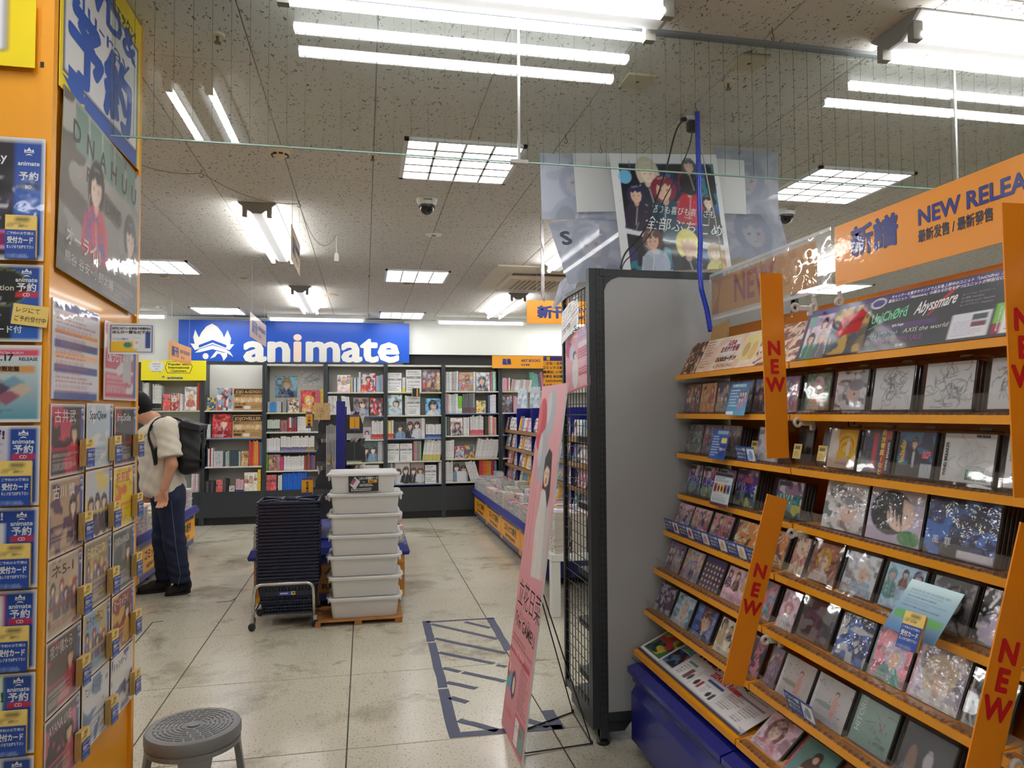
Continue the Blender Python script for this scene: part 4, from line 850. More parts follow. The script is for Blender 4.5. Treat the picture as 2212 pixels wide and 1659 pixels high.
CD = {  # (section, level): list of (relative width, kind, picture, description, extra copies behind); None leaves a gap
 (0, 6): [(1, 'cd', grp('brown', 8), 'brown crowded CD'), (1, 'cd', grp('orange', 2), 'orange CD with two dark haired figures'), (1, 'cd', grp('navy', 8), 'blue crowd CD'), (1, 'cd', grp('navy', 8), 'blue crowd CD behind an info card'), (1, 'cd', grp('blue', 8), 'lighter blue crowd CD'), (1, 'cd', grp('purple', 8), 'violet crowd CD beside the sign')],
 (1, 6): [(.9, 'keep', por('green', 'pink', 'tan'), 'CD with a pale pink haired portrait', 3), (1, 'keep', chrome, 'shiny silver CD'), (1.05, 'keep', lin, 'white pencil drawing CD'), (1.25, 'keep', lin, 'wide white pencil drawing CD', 4), (.9, 'keep', lin, 'white pencil drawing CD cut by the sign')],
 (0, 5): [(1, 'cd', ab('green dark silver grey'), 'dark green and grey CD'), (1, 'cd', grp('plum', 3), 'plum CD with a few figures'), (1, 'cd', grp('grey', 5), 'grey CD with figures', 4), None, (1, 'cd', por('lav', 'white', 'white'), 'pale CD with white figures', 0), None],
 (1, 5): [None, (1.05, 'keep', baseball, 'yellow CD with baseball players', 3), (.95, 'keep', zettai, 'dark CD with a red obi'), (1.05, 'keep', poster_man, 'blue violet CD with a man in black', 1), (1.25, 'keep', soundtrack, 'white soundtrack CD with a pencil profile', 4), (.8, 'keep', windside, 'white soundtrack CD seen from its text side', 0)],
 (0, 4): [(.85, 'wrap', A(savage, S(84, 70, 170)), 'violet lettered disc'), (.85, 'wrap', A(savage, S(84, 70, 170)), 'violet lettered disc'), (.95, 'wrap', A(savage, S(84, 70, 170)), 'violet lettered disc behind a card'), (1.05, 'wrap', A(savage, S(84, 70, 170)), 'violet lettered disc', 4), None, (1.1, 'cd', A(savage, S(50, 140, 130)), 'teal lettered disc', 3)],
 (1, 4): [(.5, 0, 0, 0), (1.25, 'wrap', chrome, 'shiny bagged disc with a pale face'), (1.35, 'wrap', A(bigface, 'black', 'lav'), 'bagged disc with a dark haired face', 0), (1.4, 'wrap', navyart, 'bagged navy blue painted disc', 6), (.8, 0, 0, 0)],
 (0, 3): [(.9, 'cd', grp('pink', 5), 'pale pink CD'), (.95, 'cd', grp('pink', 6), 'pink CD with a green edge', 2), (1.1, 'cd', grp('rose', 5), 'rose CD with a white sticker', 2), (1.15, 'cd', ab('brown tan cream orange'), 'rust brown CD with a red sticker', 4), (1, 'cd', ab('brown tan cream orange'), 'rust brown CD beside the sign')],
 (1, 3): [(.6, 'cd', ab('tan brown rose cream'), 'salmon CD with a red sticker', 4), (1.1, 'keep', por('brown', 'gold', 'white'), 'CD with a golden haired portrait'), (1.1, 'keep', por('silver', 'white', 'sky'), 'pale bright CD'), (1.1, 'keep', grp('sky', 3, pal=[c['brown'], c['navy'], c['teal']]), 'light blue CD with three figures', 3), (1.05, 'keep', por('grey', 'dark', 'grey'), 'grey CD with a dark haired figure'), (.95, 'wrap', ab('white lav grey dark'), 'white CD with a dark shape')],
 (0, 2): [(1, 'cd', grp('purple', 8), 'violet crowd CD'), (1, 'cd', grp('lav', 8), 'pale crowd CD with a spine strip', 0), (1, 'cd', faces, 'CD with a grid of small faces', 0), (1.05, 'cd', grp('pink', 3), 'pink CD with dark haired figures', 3), (1, 'cd', ab('pink sky rose teal'), 'pink and blue CD by the sign')],
 (1, 2): [(.7, 'cd', por('pink', 'rose', 'white'), 'pink CD with a magenta sticker'), (1.3, 'keep', ab('dark plum grey', k=3), 'wide dark CD with chains', 3), (1, 'wrap', ab('navy blue silver'), 'shiny navy CD', 0), (1, 'wrap', por('rose', 'lav', 'teal', rim=S(70, 140, 140)), 'rose and teal CD', 0), (1.15, 'wrap', por('lav', 'cream', 'white', rim=S(200, 150, 170)), 'pale lavender CD with a pink spine', 3), (.85, 'cd', ab('teal white dark silver', rim=S(230, 230, 230)), 'white and teal CD by the sign', 0)],
 (0, 1): [(1.05, 'cd', ab('plum dark lav'), 'purple CD with hanging shapes', 2), (1, 'cd', por('sky', 'white', 'white'), 'sky blue CD', 1), (1.1, 'cd', por('blue', 'brown', 'navy'), 'blue CD with a figure in navy', 1), (1.1, 'cd', grp('cream', 3), 'cream CD with dark haired figures', 0), (.8, 'cd', ab('dark plum rose'), 'dark CD by the lower sign', 0)],
 (1, 1): [(.5, 'cd', grp('plum', 3), 'dark plum CD behind the lower sign', 0), (1.1, 'cd', dots_woman, 'white dotted CD with a small dancer', 0), (1.15, 'cd', dots_woman, 'white dotted CD with dancer and bonus card', 3), (1.15, 'keep', hitorie, 'teal CD with thin line drawing', 1), (1.2, 'keep', ghost, 'dark grey CD with a white figure', 4), None],
 (1, 0): [(1.1, 'cd', por('pink', 'brown', 'rose', rim=S(226, 226, 222)), 'pink and green CD with a white spine'), (1.05, 'cd', teal_man, 'teal CD with a dark capped figure'), (1.05, 'cd', por('brown', 'tan', 'rose', rim=S(190, 50, 90)), 'brown CD with a red spine'), (1.0, 'cd', ab('grey dark rose'), 'grey CD at the bottom'), (1.0, 'cd', ab('navy teal white'), 'navy CD at the bottom')],
 (2, 1): [(1, 'cd', ab('teal dark silver sky'), 'teal CD at the right edge', 3), (1, 'cd', grp('grey', 4), 'grey CD'), (1, 'cd', grp('brown', 4), 'brown CD')],
 (2, 2): [(1, 'cd', ab('teal green silver dark'), 'green CD at the right edge', 2), (1, 'cd', grp('navy', 4), 'navy CD'), (1, 'cd', grp('tan', 4), 'tan CD')],
 (2, 3): [(1, 'cd', grp('plum', 4), 'plum CD at the right edge', 1), (1, 'cd', grp('sky', 4), 'sky CD')],
 (2, 5): [(1, 'cd', grp('grey', 4), 'grey CD at the right edge', 1), (1, 'cd', grp('cream', 4), 'cream CD')],
}
GAPTAG = []
for (s, lv), items in CD.items():
    y1, y0 = SEC[s]; y1 -= .008; y0 += .008
    span = (y1-y0) if s < 2 else .18*len(items)
    tot = sum((i[0] if i else .75) for i in items); y = y1; n = 0
    for k, it in enumerate(items):
        wd = (it[0] if it else .75)/tot*span; yc = y-wd/2
        if it and it[1]:
            cw = min(wd-.014-(.016 if it[1] == 'keep' else 0), .15 if it[1] != 'wrap' else .215)
            ch = {'keep': .118, 'cd': .122, 'wrap': .128}[it[1]]
            if lv == 4 and s == 1: ch = .145
            elif it[1] == 'wrap' and cw > .15: ch = .14
            ex = it[4] if len(it) > 4 else 1
            # a narrow slot shows a case partly tucked behind its neighbour
            cd(s, lv, n, yc, cw, it[2](cw, ch, 100*s+10*lv+k), it[3], it[1], ex); n += 1
        else: GAPTAG.append((s, lv, yc, wd))
        if lv > 0 or s: slotfront(lv, y, y-wd)
        y -= wd
# dark dividers standing in the gaps, some with yellow tags
for (s, lv, yc, wd) in GAPTAG:
    xf, z = LEV[lv]; u = up(lv)
    o = link('cd_case', tray_mesh(max(.05, wd-.03), .115, .0095), None, frame(Vector((xf+.085, yc, z+.012))+u*.06, (0, -1, 0), u))
    tag(o, 'brown case set back in the gap, %s, %s rack' % (LN[lv], ('far', 'middle', 'nearest')[s])+(' by the sign' if yc < 2.3 and s == 0 else ''), 'CD', 'spare cases set back in the gaps')
    if lv == 5:
        a = Art(.045, .05, 14, 16, S(240, 216, 130)); a.rect(.15, .62, .8, .85, S(70, 60, 44), .85); a.rows(.15, .1, .8, .5, 3, S(100, 90, 60), np.random.default_rng(2))
        sheet('yellow_tag', 'yellow barcode tag in a gap of the second shelf, '+('far section' if s == 0 and yc > 2.4 else 'behind the upper sign' if s == 0 else 'just right of the upper sign'), 'tag', frame(Vector((xf+.07, yc, z+.05)), (0, -1, 0), u), a, PRINT, .0006, 'yellow barcode tags on the rack')
# ---- poster boards on the top shelf
t = math.radians(27); u7 = Vector((math.sin(t), 0, math.cos(t)))
def on_top(y1, y0, h, art, name, label, x=1.385, uu=u7, m=PRINTG):
    return sheet(name, label, 'poster', frame(Vector((x, (y1+y0)/2, 1.612))+uu*h/2, (0, -1, 0), uu), art, m, .004)
rg = np.random.default_rng(8)
a = art_abstract(.14, .155, 61, [S(110, 66, 46), S(190, 140, 100), S(226, 190, 150), S(70, 40, 34)], 36, 40, 40)
on_top(3.015, 2.875, .155, a, 'disc_poster', 'rust brown crowded picture panel at the far end of the top shelf')
a = Art(.46, .155, 110, 44, S(244, 216, 196)); a.blotch([S(248, 228, 208), S(240, 200, 176)], rg, 9, 4, .5); a.rows(.03, .12, .22, .95, 10, S(60, 50, 50), rg, .35)
a.ell(.5, .64, .17, .22, WHT); a.text('人日の', .5, .72, .026, S(190, 40, 50), .05, align='c', width=.07); a.text('おモテナ計画', .5, .54, .03, S(170, 60, 60), .05, align='c', width=.14)
a.text('○○なカーテン!', .5, .26, .024, S(60, 40, 40), .06, align='c', width=.16); a.text('6.19 ON SALE', .33, .08, .021, S(40, 36, 36), .0, width=.15); a.rect(.74, .2, .98, .9, S(240, 224, 150)); a.ell(.8, .5, .05, .2, S(214, 170, 110)); a.ell(.92, .45, .05, .25, S(226, 190, 120))
on_top(2.872, 2.412, .155, a, 'disc_poster', 'cream release poster with a red title on the top shelf')
a = art_abstract(.27, .155, 62, [S(190, 120, 90), S(226, 190, 160), S(120, 60, 56), S(240, 220, 200), S(90, 60, 80)], 60, 40, 60); a.ell(.35, .7, .1, .2, S(236, 232, 226)); a.ell(.32, .66, .02, .03, INK); a.ell(.4, .68, .02, .03, INK)
on_top(2.409, 2.142, .155, a, 'disc_poster', 'rust and white crowded picture panel behind the upper sign')
t = math.radians(20); u8 = Vector((math.sin(t), 0, math.cos(t)))
W8, H8 = .868, .172; a = Art(W8, H8, 190, 60, S(38, 38, 44)); a.rect(0, .84, 1, .97, S(70, 50, 120)); a.rect(0, 0, .004, 1, S(70, 40, 110)); rg = np.random.default_rng(9)
a.rect(.02, .06, .165, .86, S(214, 190, 214)); a.blotch([S(236, 214, 226), S(180, 140, 180), S(120, 180, 170)], rg, 22, 5, .56, .02, .06, .165, .86); person_fig(a, rg, .12, .68, .016, INK, S(230, 230, 230)); person_fig(a, rg, .06, .42, .018, INK, S(50, 110, 84)); person_fig(a, rg, .125, .42, .018, S(190, 170, 180), S(90, 90, 100))
a.rect(.172, .04, .36, .90, S(126, 116, 96)); a.blotch([S(90, 90, 84), S(190, 160, 100), S(70, 90, 110)], rg, 20, 5, .55, .172, .04, .36, .9); a.poly([(.2, .36), (.215, .72), (.335, .86), (.325, .42)], S(186, 34, 44)); a.text('Abyssmare', .222, .52, .026, S(80, 16, 24), .0, rot=.18, shear=.3)
a.text('UniChØrd', .375, .50, .042, S(110, 200, 150), .02, rot=.06, width=.135); a.line(.37, .4, .53, .72, .003, S(110, 190, 160)); a.text('Abyssmare', .56, .54, .046, WHT, .02, rot=.1, shear=.35, width=.135); a.line(.64, .6, .7, .86, .008, S(190, 40, 50)); a.line(.62, .5, .69, .8, .005, S(190, 40, 50))
a.ell(.385, .86, .035, .09, WHT); a.ell(.385, .86, .03, .07, S(70, 50, 120)); a.text('キャッチーな電子サウンドで人気急上昇中のユニット「UniChØrd」と、', .44, .91, .0105, WHT, .02, width=.37); a.text('黒船ユニット「Abyssmare」の異なる個性を持つ2ユニットが特別なCDを', .43, .84, .0105, WHT, .02, width=.39)
a.text('Split Single', .48, .39, .010, WHT, .02); a.rect(.42, .36, .66, .43, S(90, 50, 130), .6); a.text('トーキョーオラクテート/', .375, .24, .018, S(150, 190, 220), .03, shear=.2, width=.125); a.text('AXIS the world', .535, .255, .018, S(220, 220, 224), .0, shear=.25, width=.15)
a.text('2024.6.19 ON SALE', .42, .115, .020, S(130, 64, 130), .01, width=.175); a.text('¥7,480', .52, .035, .010, WHT, .02)
for k, st in enumerate(('01. トーキョーオラクテート', '02. 鼓問 / UniChØrd', '03. AXIS the world / Abyssmare', '04. バイララバイ / Abyssmare')): a.text(st, .735, .70-.055*k, .0075, S(170, 170, 176), .0)
a.rect(.72, .05, .85, .42, S(226, 228, 238)); a.rows(.73, .07, .84, .3, 7, S(90, 90, 150), rg, .3); a.rect(.79, .3, .84, .38, S(60, 80, 84)); a.rect(.79, .2, .84, .27, S(110, 50, 70)); a.rect(.862, .05, .99, .2, S(150, 30, 60)); a.rect(.862, .2, .99, .48, S(120, 190, 70)); a.rect(.888, .05, .99, .46, WHT); a.text('MINI EVENT INFORMATION', .882, .08, .008, WHT, .02, rot=PI/2, width=.06); a.rows(.9, .08, .98, .4, 7, S(80, 80, 90), rg, .3)
on_top(2.132, 1.264, H8, a, 'disc_poster', 'wide black release poster with two band logos on the top shelf of the middle section', 1.385, u8)
a = art_abstract(.5, .17, 63, [S(60, 60, 70), S(150, 150, 160), S(90, 60, 90)], 50, 30, 30); on_top(1.255, .75, .17, a, 'disc_poster', 'grey release poster on the top shelf behind the right hand signs', 1.385, u8)
# ---- tilted tray poster, lowest shelf of the far section
u0 = Vector((math.cos(math.radians(25)), 0, math.sin(math.radians(25)))); W0, H0 = .87, .27
a = Art(W0, H0, 200, 70, S(214, 214, 218)); rg = np.random.default_rng(12); a.rect(0, 0, 1, .05, S(60, 50, 76)); a.rect(0, .9, 1, 1, S(24, 60, 56)); a.grad(S(226, 226, 230), S(196, 194, 200), 90, .3, .06, 1, .9)
a.rect(.01, .06, .22, .98, WHT); a.rect(.02, .1, .21, .96, S(40, 70, 66)); a.blotch([S(60, 150, 150), S(200, 190, 60), S(24, 30, 40), S(190, 50, 50), S(60, 110, 60)], rg, 16, 6, .56, .02, .1, .21, .96); a.text('SAVAGE', .03, .62, .085, S(48, 36, 90), .06, width=.16)
a.rect(.225, .12, .345, .9, S(70, 130, 150)); a.blotch([S(206, 60, 50), S(60, 90, 170), S(30, 40, 60)], rg, 20, 7, .55, .225, .12, .345, .9); a.rect(.225, .46, .345, .64, WHT); a.text('SAVAGE', .23, .47, .05, S(40, 150, 150), .05, width=.098); a.rect(.22, .82, .35, .9, S(36, 44, 50))
a.text('RAISE A', .40, .70, .062, INK, .05, xs=.9, width=.19); a.text('SUILEN', .375, .54, .062, S(40, 32, 60), .05, xs=.9, width=.17); a.shape([(.365, .9), (.375, .72), (.385, .76), (.40, .72), (.41, .9), (.398, .82), (.378, .82)], INK)
a.text('2024.6.12 Release', .56, .40, .036, S(196, 24, 50), .03, width=.21, xs=.8); a.text('「SAVAGE」', .585, .55, .052, INK, .04, width=.19); a.text('3rd Album', .63, .74, .022, INK, .03); a.text('<<<<', .51, .5, .018, INK, .03); a.text('>>>>', .72, .74, .022, INK, .03)
a.rect(.36, .10, .5, .42, WHT); a.rect(.37, .36, .45, .41, S(50, 140, 140)); a.rows(.37, .12, .43, .34, 5, INK, rg, .35); a.rect(.44, .12, .47, .32, S(120, 80, 90)); a.ell(.485, .2, .012, .07, S(60, 60, 66)); a.rect(.52, .08, .72, .36, WHT); a.rect(.58, .31, .71, .355, S(50, 90, 170)); a.ell(.545, .2, .014, .06, S(40, 40, 44)); a.rect(.565, .13, .585, .27, S(160, 60, 70)); a.ell(.67, .16, .014, .05, S(40, 40, 44)); a.rect(.69, .1, .71, .22, S(70, 60, 100)); a.rows(.6, .12, .65, .27, 5, S(90, 90, 100), rg, .3)
for q in ((.8, .5, .97, .86), (.75, .12, .86, .42), (.87, .1, .97, .4)): a.rows(*q, 8, S(70, 70, 80), rg, .35)
a.rect(.8, .86, .97, .89, S(150, 60, 70)); a.rect(.75, .42, .97, .45, S(80, 70, 120))
sheet('tray_poster', 'white album poster with bold black band lettering lying in the lowest orange tray', 'poster', frame(Vector((1.166, 2.58, .418))+u0*H0/2, (0, -1, 0), u0), a, PRINTG, .002)
# ---- cards in front of the cases
def rcard(px, py, X, w, h, art, label, tilt=18, m=PRINTG, group='info cards on the shelf edges'):
    p = P(px, py, X=X); t = math.radians(tilt); u = Vector((math.sin(t), 0, math.cos(t)))
    return sheet('info_card', label, 'card', frame(p+u*h/2, (0, -1, 0), u), art, m, .0012, group)
def bonus(seed, pc):
    a = Art(.135, .056, 50, 24, S(32, 74, 160)); a.rect(.60, .08, .97, .86, WHT); a.ell(.785, .45, .09, .28, pc); a.rect(.64, .1, .68, .5, tuple(q*.8 for q in pc))
    a.text('アニメイト特典', .05, .70, .0125, WHT, .04, width=.066); a.text('L判ブロマイド', .08, .42, .0115, S(240, 230, 150), .03, width=.06); a.text('絵柄: 描き下ろし', .08, .2, .009, S(230, 230, 210), .02, width=.06); return a
for k, (px, py, pc) in enumerate(((1437, 1142, S(150, 60, 90)), (1472, 1165, S(150, 60, 90)), (1509, 1186, S(210, 150, 170)), (1548, 1207, S(214, 180, 130)), (1590, 1228, S(220, 190, 140)), (1640, 1250, S(200, 170, 130)))):
    xf, z = LEV[3]; y = 3.015-.138*k-.07
    rk = sheet('bonus_card', 'blue bonus card with a small picture, %s along the fourth shelf edge' % ORD[k], 'card', frame(Vector((xf+.006, y, z+.030)), (0, -1, 0), (-.28, 0, 1)), bonus(k, pc), PRINTG, .001, 'blue bonus cards along the rack')
sheet('bonus_card', 'blue bonus card with a small picture on the second shelf edge, far section', 'card', frame(Vector((1.366, 2.43, 1.29)), (0, -1, 0), (-.2, 0, 1)), bonus(9, S(110, 160, 220)), PRINTG, .001, 'blue bonus cards along the rack')
sheet('bonus_card', 'blue bonus card in front of the white dotted dancer disc', 'card', frame(Vector((1.198, 1.86, .616)), (0, -1, 0), (-.28, 0, 1)), bonus(10, S(140, 150, 190)), PRINTG, .001, 'blue bonus cards along the rack')
a = Art(.14, .125, 50, 44, S(34, 92, 150)); a.grad(S(70, 150, 190), S(30, 80, 140), 90); rg = np.random.default_rng(4); a.rows(.08, .25, .55, .8, 6, S(220, 230, 240), rg, .4); a.text('新譜発売記念', .12, .86, .013, S(210, 240, 250), .03, width=.1); [person_fig(a, rg, .62+.12*(k % 3), .66-.18*(k//3), .05, S(60, 40, 60), S(150, 120, 160)) for k in range(5)]; a.rect(.03, .03, .4, .12, WHT)
rcard(1586, 897, 1.335, .14, .125, a, 'teal blue info card with small figures before the top shelf discs', 14)
a = Art(.13, .118, 44, 40, S(40, 84, 160)); a.rows(.06, .1, .6, .8, 8, S(220, 226, 240), rg, .4); a.rect(.62, .55, .92, .72, S(240, 216, 120)); a.rect(.58, .08, .95, .5, S(28, 60, 150)); a.text('受付カード', .6, .3, .014, WHT, .04, width=.044); a.rect(.3, .84, .95, .95, S(150, 170, 200))
rcard(1546, 992, 1.335, .13, .118, a, 'blue reservation info card on the second shelf near the grey panel', 14)
a = Art(.14, .13, 50, 44, S(206, 216, 226)); a.rect(0, .88, 1, 1, S(40, 34, 50)); a.rect(0, 0, 1, .1, S(90, 40, 60)); a.rows(.08, .7, .9, .86, 3, S(60, 60, 90), rg, .4); [a.rect(.06+.18*k, .4, .22+.18*k, .66, [S(190, 60, 60), S(220, 170, 110), S(230, 190, 80), S(190, 70, 100), S(70, 140, 170)][k]) for k in range(5)]; [a.ell(.14+.18*k, .52, .05, .09, INK) for k in range(5)]; a.rows(.08, .14, .9, .36, 4, S(60, 70, 100), rg, .35)
rcard(1551, 1093, 1.335, .14, .13, a, 'pale info card with five small colour pictures on the third shelf', 14)
a = Art(.16, .14, 50, 44, S(150, 206, 226)); a.grad(S(60, 120, 180), S(190, 226, 236), 90); a.rect(.05, .26, .95, .42, S(90, 170, 90)); a.rect(.3, .28, .6, .40, WHT); a.rows(.1, .48, .9, .85, 6, S(60, 90, 130), rg, .3)
rcard(1972, 1352, 1.262, .125, .085, a, 'pale blue and green info card leaning on the fourth shelf of the middle section', 38)
pk = reservation_card(frame(Vector((1.22, 1.445, .94)), (.15, -1, 0), (.45, 0, 1)) @ Matrix.Scale(.8, 4), 'card pocket in front of the blue and green card on the rack', n=4); pk['group'] = 'reservation card pockets on the rack'
# ---- NEW blades with clamps
RED = S(204, 20, 26); CLAMPM = mat('white_clamp', S(214, 212, 206), .35, coat=.2)
def clamp(M, label):
    r = thing('sign_clamp', label, 'clamp', M, 'white sign clamps on the rack')
    MB().tube([(.012*math.cos(k*PI/6), 0, .012*math.sin(k*PI/6)) for k in range(12)], .0055, 8, closed=True).build('ring', CLAMPM, r, smooth=True)
    MB().bevbox((.03, 0, -.002), (.036, .014, .018), .003).bevbox((.052, 0, -.01), (.016, .014, .034), .003).build('jaw', CLAMPM, r)
    MB().b2((-.034, -.004, -.03), (-.012, .002, .03)).tube([(-.02, 0, 0), (-.004, 0, 0)], .005, 8).build('clear_grip', CLEARB, r)
def blade(y, xt, zt, xb, zb, w, zs, label, group='orange NEW blade signs'):
    d = Vector((xt-xb, 0, zt-zb)); L = d.length; u = d.normalized(); ctr = Vector(((xt+xb)/2, y, (zt+zb)/2))
    a = Art(w, L, 12, 60, S(234, 142, 14))
    for st, zc in zip('NEW', zs):
        v = (zc-zb)/(zt-zb); a.text(st, .5, v, w*.80, RED, .045, align='c', xs=.98)
    r = (u.z, 0, -u.x)
    o = sheet('new_sign', label, 'sign', frame(ctr, r, u), a, mat('print_signboard', rough=.5, attr=True), .0035, group)
    return o
cx = lambda px, py, Y: P(px, py, Y=Y)
b0, b1 = cx(1666, 590, 2.1), cx(1681, 990, 2.1)
blade(2.1, b0.x, b0.z, b1.x, b1.z, .078, [cx(1670, y, 2.1).z for y in (766, 806, 845)], 'upright orange blade reading NEW in red, upper one between the far and middle rack sections')
b0, b1 = cx(1680, 1073, 2.1), cx(1584, 1479, 2.1)
blade(2.1, b0.x, b0.z, b1.x, b1.z, .074, [cx(1640, y, 2.1).z for y in (1247, 1287, 1325)], 'tilted orange blade reading NEW in red, lower one between the far and middle rack sections')
b0, b1 = cx(2165, 437, 1.22), cx(2192, 1075, 1.22)
blade(1.22, b0.x+.038, b0.z, b1.x+.038, b1.z, .077, [cx(2200, y, 1.22).z for y in (712, 772, 835)], 'upright orange blade reading NEW at the right edge of the photo')
b0, b1 = cx(2205, 1140, 1.22), cx(2096, 1640, 1.22)
blade(1.22, b0.x+.038, b0.z, b1.x+.036-.05, b1.z-.16, .077, [cx(2170, y, 1.22).z for y in (1432, 1492, 1553)], 'tilted orange blade reading NEW at the lower right corner')
for q, lb in (((1716, 665), 'white clamp on the top shelf beside the upper blade sign'), ((1722, 912), 'white clamp on the second shelf end beside the upper blade sign'), ((1708, 1152), 'white clamp on the third shelf end beside the lower blade sign'), ((1652, 1382), 'white clamp on the fifth shelf end beside the lower blade sign'), ((1652+540, 1655), 'white clamp at the bottom right beside the nearest blade sign')):
    p = P(*q, Y=2.095 if q[0] < 2000 else 1.21); clamp(T(p.x, p.y-.004, p.z), lb)
# ---- header boards above the rack
HX = 1.5
def hz(px, py): p = P(px, py, X=HX); return p
y_l, y_r = P(1802, 490, X=HX).y, .30; z0, z1 = 1.850, 2.044; W = y_l-y_r; Hh = z1-z0
a = Art(W, Hh, 60, 14, S(238, 150, 26))
def hu(px, py): p = P(px, py, X=HX); return (y_l-p.y)/W, (p.z-z0)/Hh
HB = S(24, 36, 124)
uv = hu(1838, 560); e = hu(1942, 545); a.text('新譜', uv[0], uv[1]+.06, .098, HB, .04, width=(e[0]-uv[0])*W)
uv = hu(1984, 487); e = hu(2200, 412); a.text('NEW RELEASES', uv[0], uv[1], .062, HB, .035, width=(e[0]-uv[0])*W*1.36)
uv = hu(1984, 527); e = hu(2146, 482); a.text('最新发售 / 最新發售', uv[0], uv[1]+.03, .036, S(30, 30, 60), .025, width=(e[0]-uv[0])*W)
hd = sheet('header_sign', 'long glossy orange header board for new releases above the middle of the rack', 'sign', frame((HX, (y_l+y_r)/2, (z0+z1)/2), (0, -1, 0), (0, 0, 1)), a, mat('print_header', rough=.3, attr=True, coat=.6, coat_rough=.05, bump=(30, .1, .006)), .003)
yl, yr = P(1535, 600, X=HX).y, P(1798, 500, X=HX).y+.004
hs = thing('sleeved_sign', 'orange NEW header sheet in a clear rippled sleeve above the far end of the rack', 'sign', frame((HX, (yl+yr)/2, (z0+z1)/2), (0, -1, 0), (0, 0, 1))); W2 = yl-yr
a = Art(W2-.09, .155, 40, 20, S(204, 140, 40)); q = lambda px: (yl-P(px, 640, X=HX).y-.0)/W2
a.text('NEW', .26, .2, .155, S(166, 34, 60), .03, width=.30)
link('sheet', a.mesh('sheet', PRINT, .0008), hs, T(-.035, 0, 0))
MB().b2((-W2/2, -Hh/2, .003), (W2/2, Hh/2, .0045)).build('front_sleeve', clear_mat('rippled_sleeve', haze=.16, bump=(7, .5, .03), gain=1.4), hs)
for s in (-1, 1): MB().b2((-W2/2, s*Hh/2-.006, .002), (W2/2, s*Hh/2+.006, .006)).build('sleeve_edge', clear_mat('white_sleeve_edge', haze=.6, hazecol=(.9, .9, .92)), hs)
for px, py, lb in ((1762, 640, 'clear and white clamp holding the sleeved header'), (1818, 632, 'clear and white clamp holding the long header')):
    p = P(px, py, X=HX); r = thing('header_clamp', lb, 'clamp', T(p.x-.01, p.y, 1.83), 'clamps under the header boards')
    MB().b2((-.006, -.03, 0), (.012, .03, .03)).build('clear_jaw', CLEARB, r); MB().tube([(0, 0, .0), (.01, 0, -.03), (.0, 0, -.06)], .007, 8).build('arm', CLAMPM, r); MB().tube([(.012*math.cos(k*PI/5), 0, -.035+.012*math.sin(k*PI/5)) for k in range(10)], .006, 7, closed=True).build('ring', CLAMPM, r, smooth=True)
    MB().tube([(.0, 0, -.06), (.03, -.02, -.09), (.035, -.02, -.20)], .005, 7).build('rod', CLEARB, r)
# ---- blue base units under the rack
for i, (y1, y0) in enumerate(SEC):
    r = thing('base_cabinet', ['blue metal base cabinet under the far rack section beside the grey panel', 'blue metal base cabinet under the middle rack section', 'blue metal base cabinet under the nearest rack section'][i], 'cabinet', T(1.36, (y0+y1)/2, 0), 'blue base cabinets'); h = (y1-y0)/2-.002
    off = .06 if i == 0 else 0
    MB().b2((-.225, -h, .04), (.26, h-off, .30)).build('body', BLUEP, r)
    MB().loft([[(-.25, y, .325), (-.262, y, .342), (-.262, y, .362), (-.22, y, .375), (.26, y, .378), (.26, y, .325)] for y in (-h, h-off)]).build('lid', BLUEP, r)
    MB().loft([[(-.236, y, .045), (-.248, y, .06), (-.248, y, .255), (-.222, y, .292), (-.222, y, .045)] for y in (-h+.006, h-off-.006)]).build('drawer_front', BLUEP, r)
    MB().b2((-.243, -h+.01, .306), (-.2, h-off-.01, .322)).build('rail', BLUEP, r)
    o = MB()
    for k in range(int(2*h/.022)): o.box((-.215, -h+.02+.022*k, .3758), (.006, .008, .001), rz=.4)
    o = o.build('perforations', BLACK, r); o['kind'] = 'stuff'
    MB().b2((-.2, -h+.03, 0), (.24, h-off-.03, .042)).build('plinth', BLACK, r)
# ------------------------------------------------------------------ grey display shelf with a mesh side
GP = mat('grey_panel', S(160, 162, 164), .55, bump=(300, .06, .0006), vary=.03, vscale=2)
gs = thing('display_shelf', 'tall dark framed shelf with a plain grey back panel and a wire mesh side', 'shelf', T(1.45, 3.28, 0))
GM = Matrix.Translation((-1.45, -3.28, 0))
MB().b2((1.04, 3.046, .12), (1.98, 3.066, 2.055)).build('back_panel', GP, gs, GM)
MB().b2((1.02, 3.042, 2.05), (2.0, 3.075, 2.082)).prism([(1.04, 2.05), (1.04, 1.985), (1.052, 2.015), (1.075, 2.036), (1.11, 2.05)], 3.043, 3.046, M=Matrix(((1, 0, 0, 0), (0, 0, 1, 0), (0, 1, 0, 0), (0, 0, 0, 1)))).build('top_rail', DARK, gs, GM)
MB().b2((1.02, 3.044, .10), (2.0, 3.07, .14)).build('bottom_rail', DARK, gs, GM)
MB().b2((.972, 3.05, .07), (1.006, 3.09, 2.085)).b2((1.006, 3.046, .03), (1.042, 3.09, 2.085)).build('post', DARK, gs, GM)
o = MB()
for k in range(66):
    for x in (1.016, 1.031): o.b2((x-.0028, 3.0455, .17+.0285*k), (x+.0028, 3.0462, .17+.0285*k+.017))
o = o.build('post_slots', BLACK, gs, GM); o['kind'] = 'stuff'
MB().b2((1.96, 3.046, .05), (2.0, 3.09, 2.085)).build('post', DARK, gs, GM)
MB().loft([[(1.04, y, .10), (1.16, y, .10), (1.12, y, .05), (1.04, y, .05)] for y in (3.06, 3.5)]).b2((1.006, 3.06, .02), (1.04, 3.5, .09)).build('foot', DARK, gs, GM)
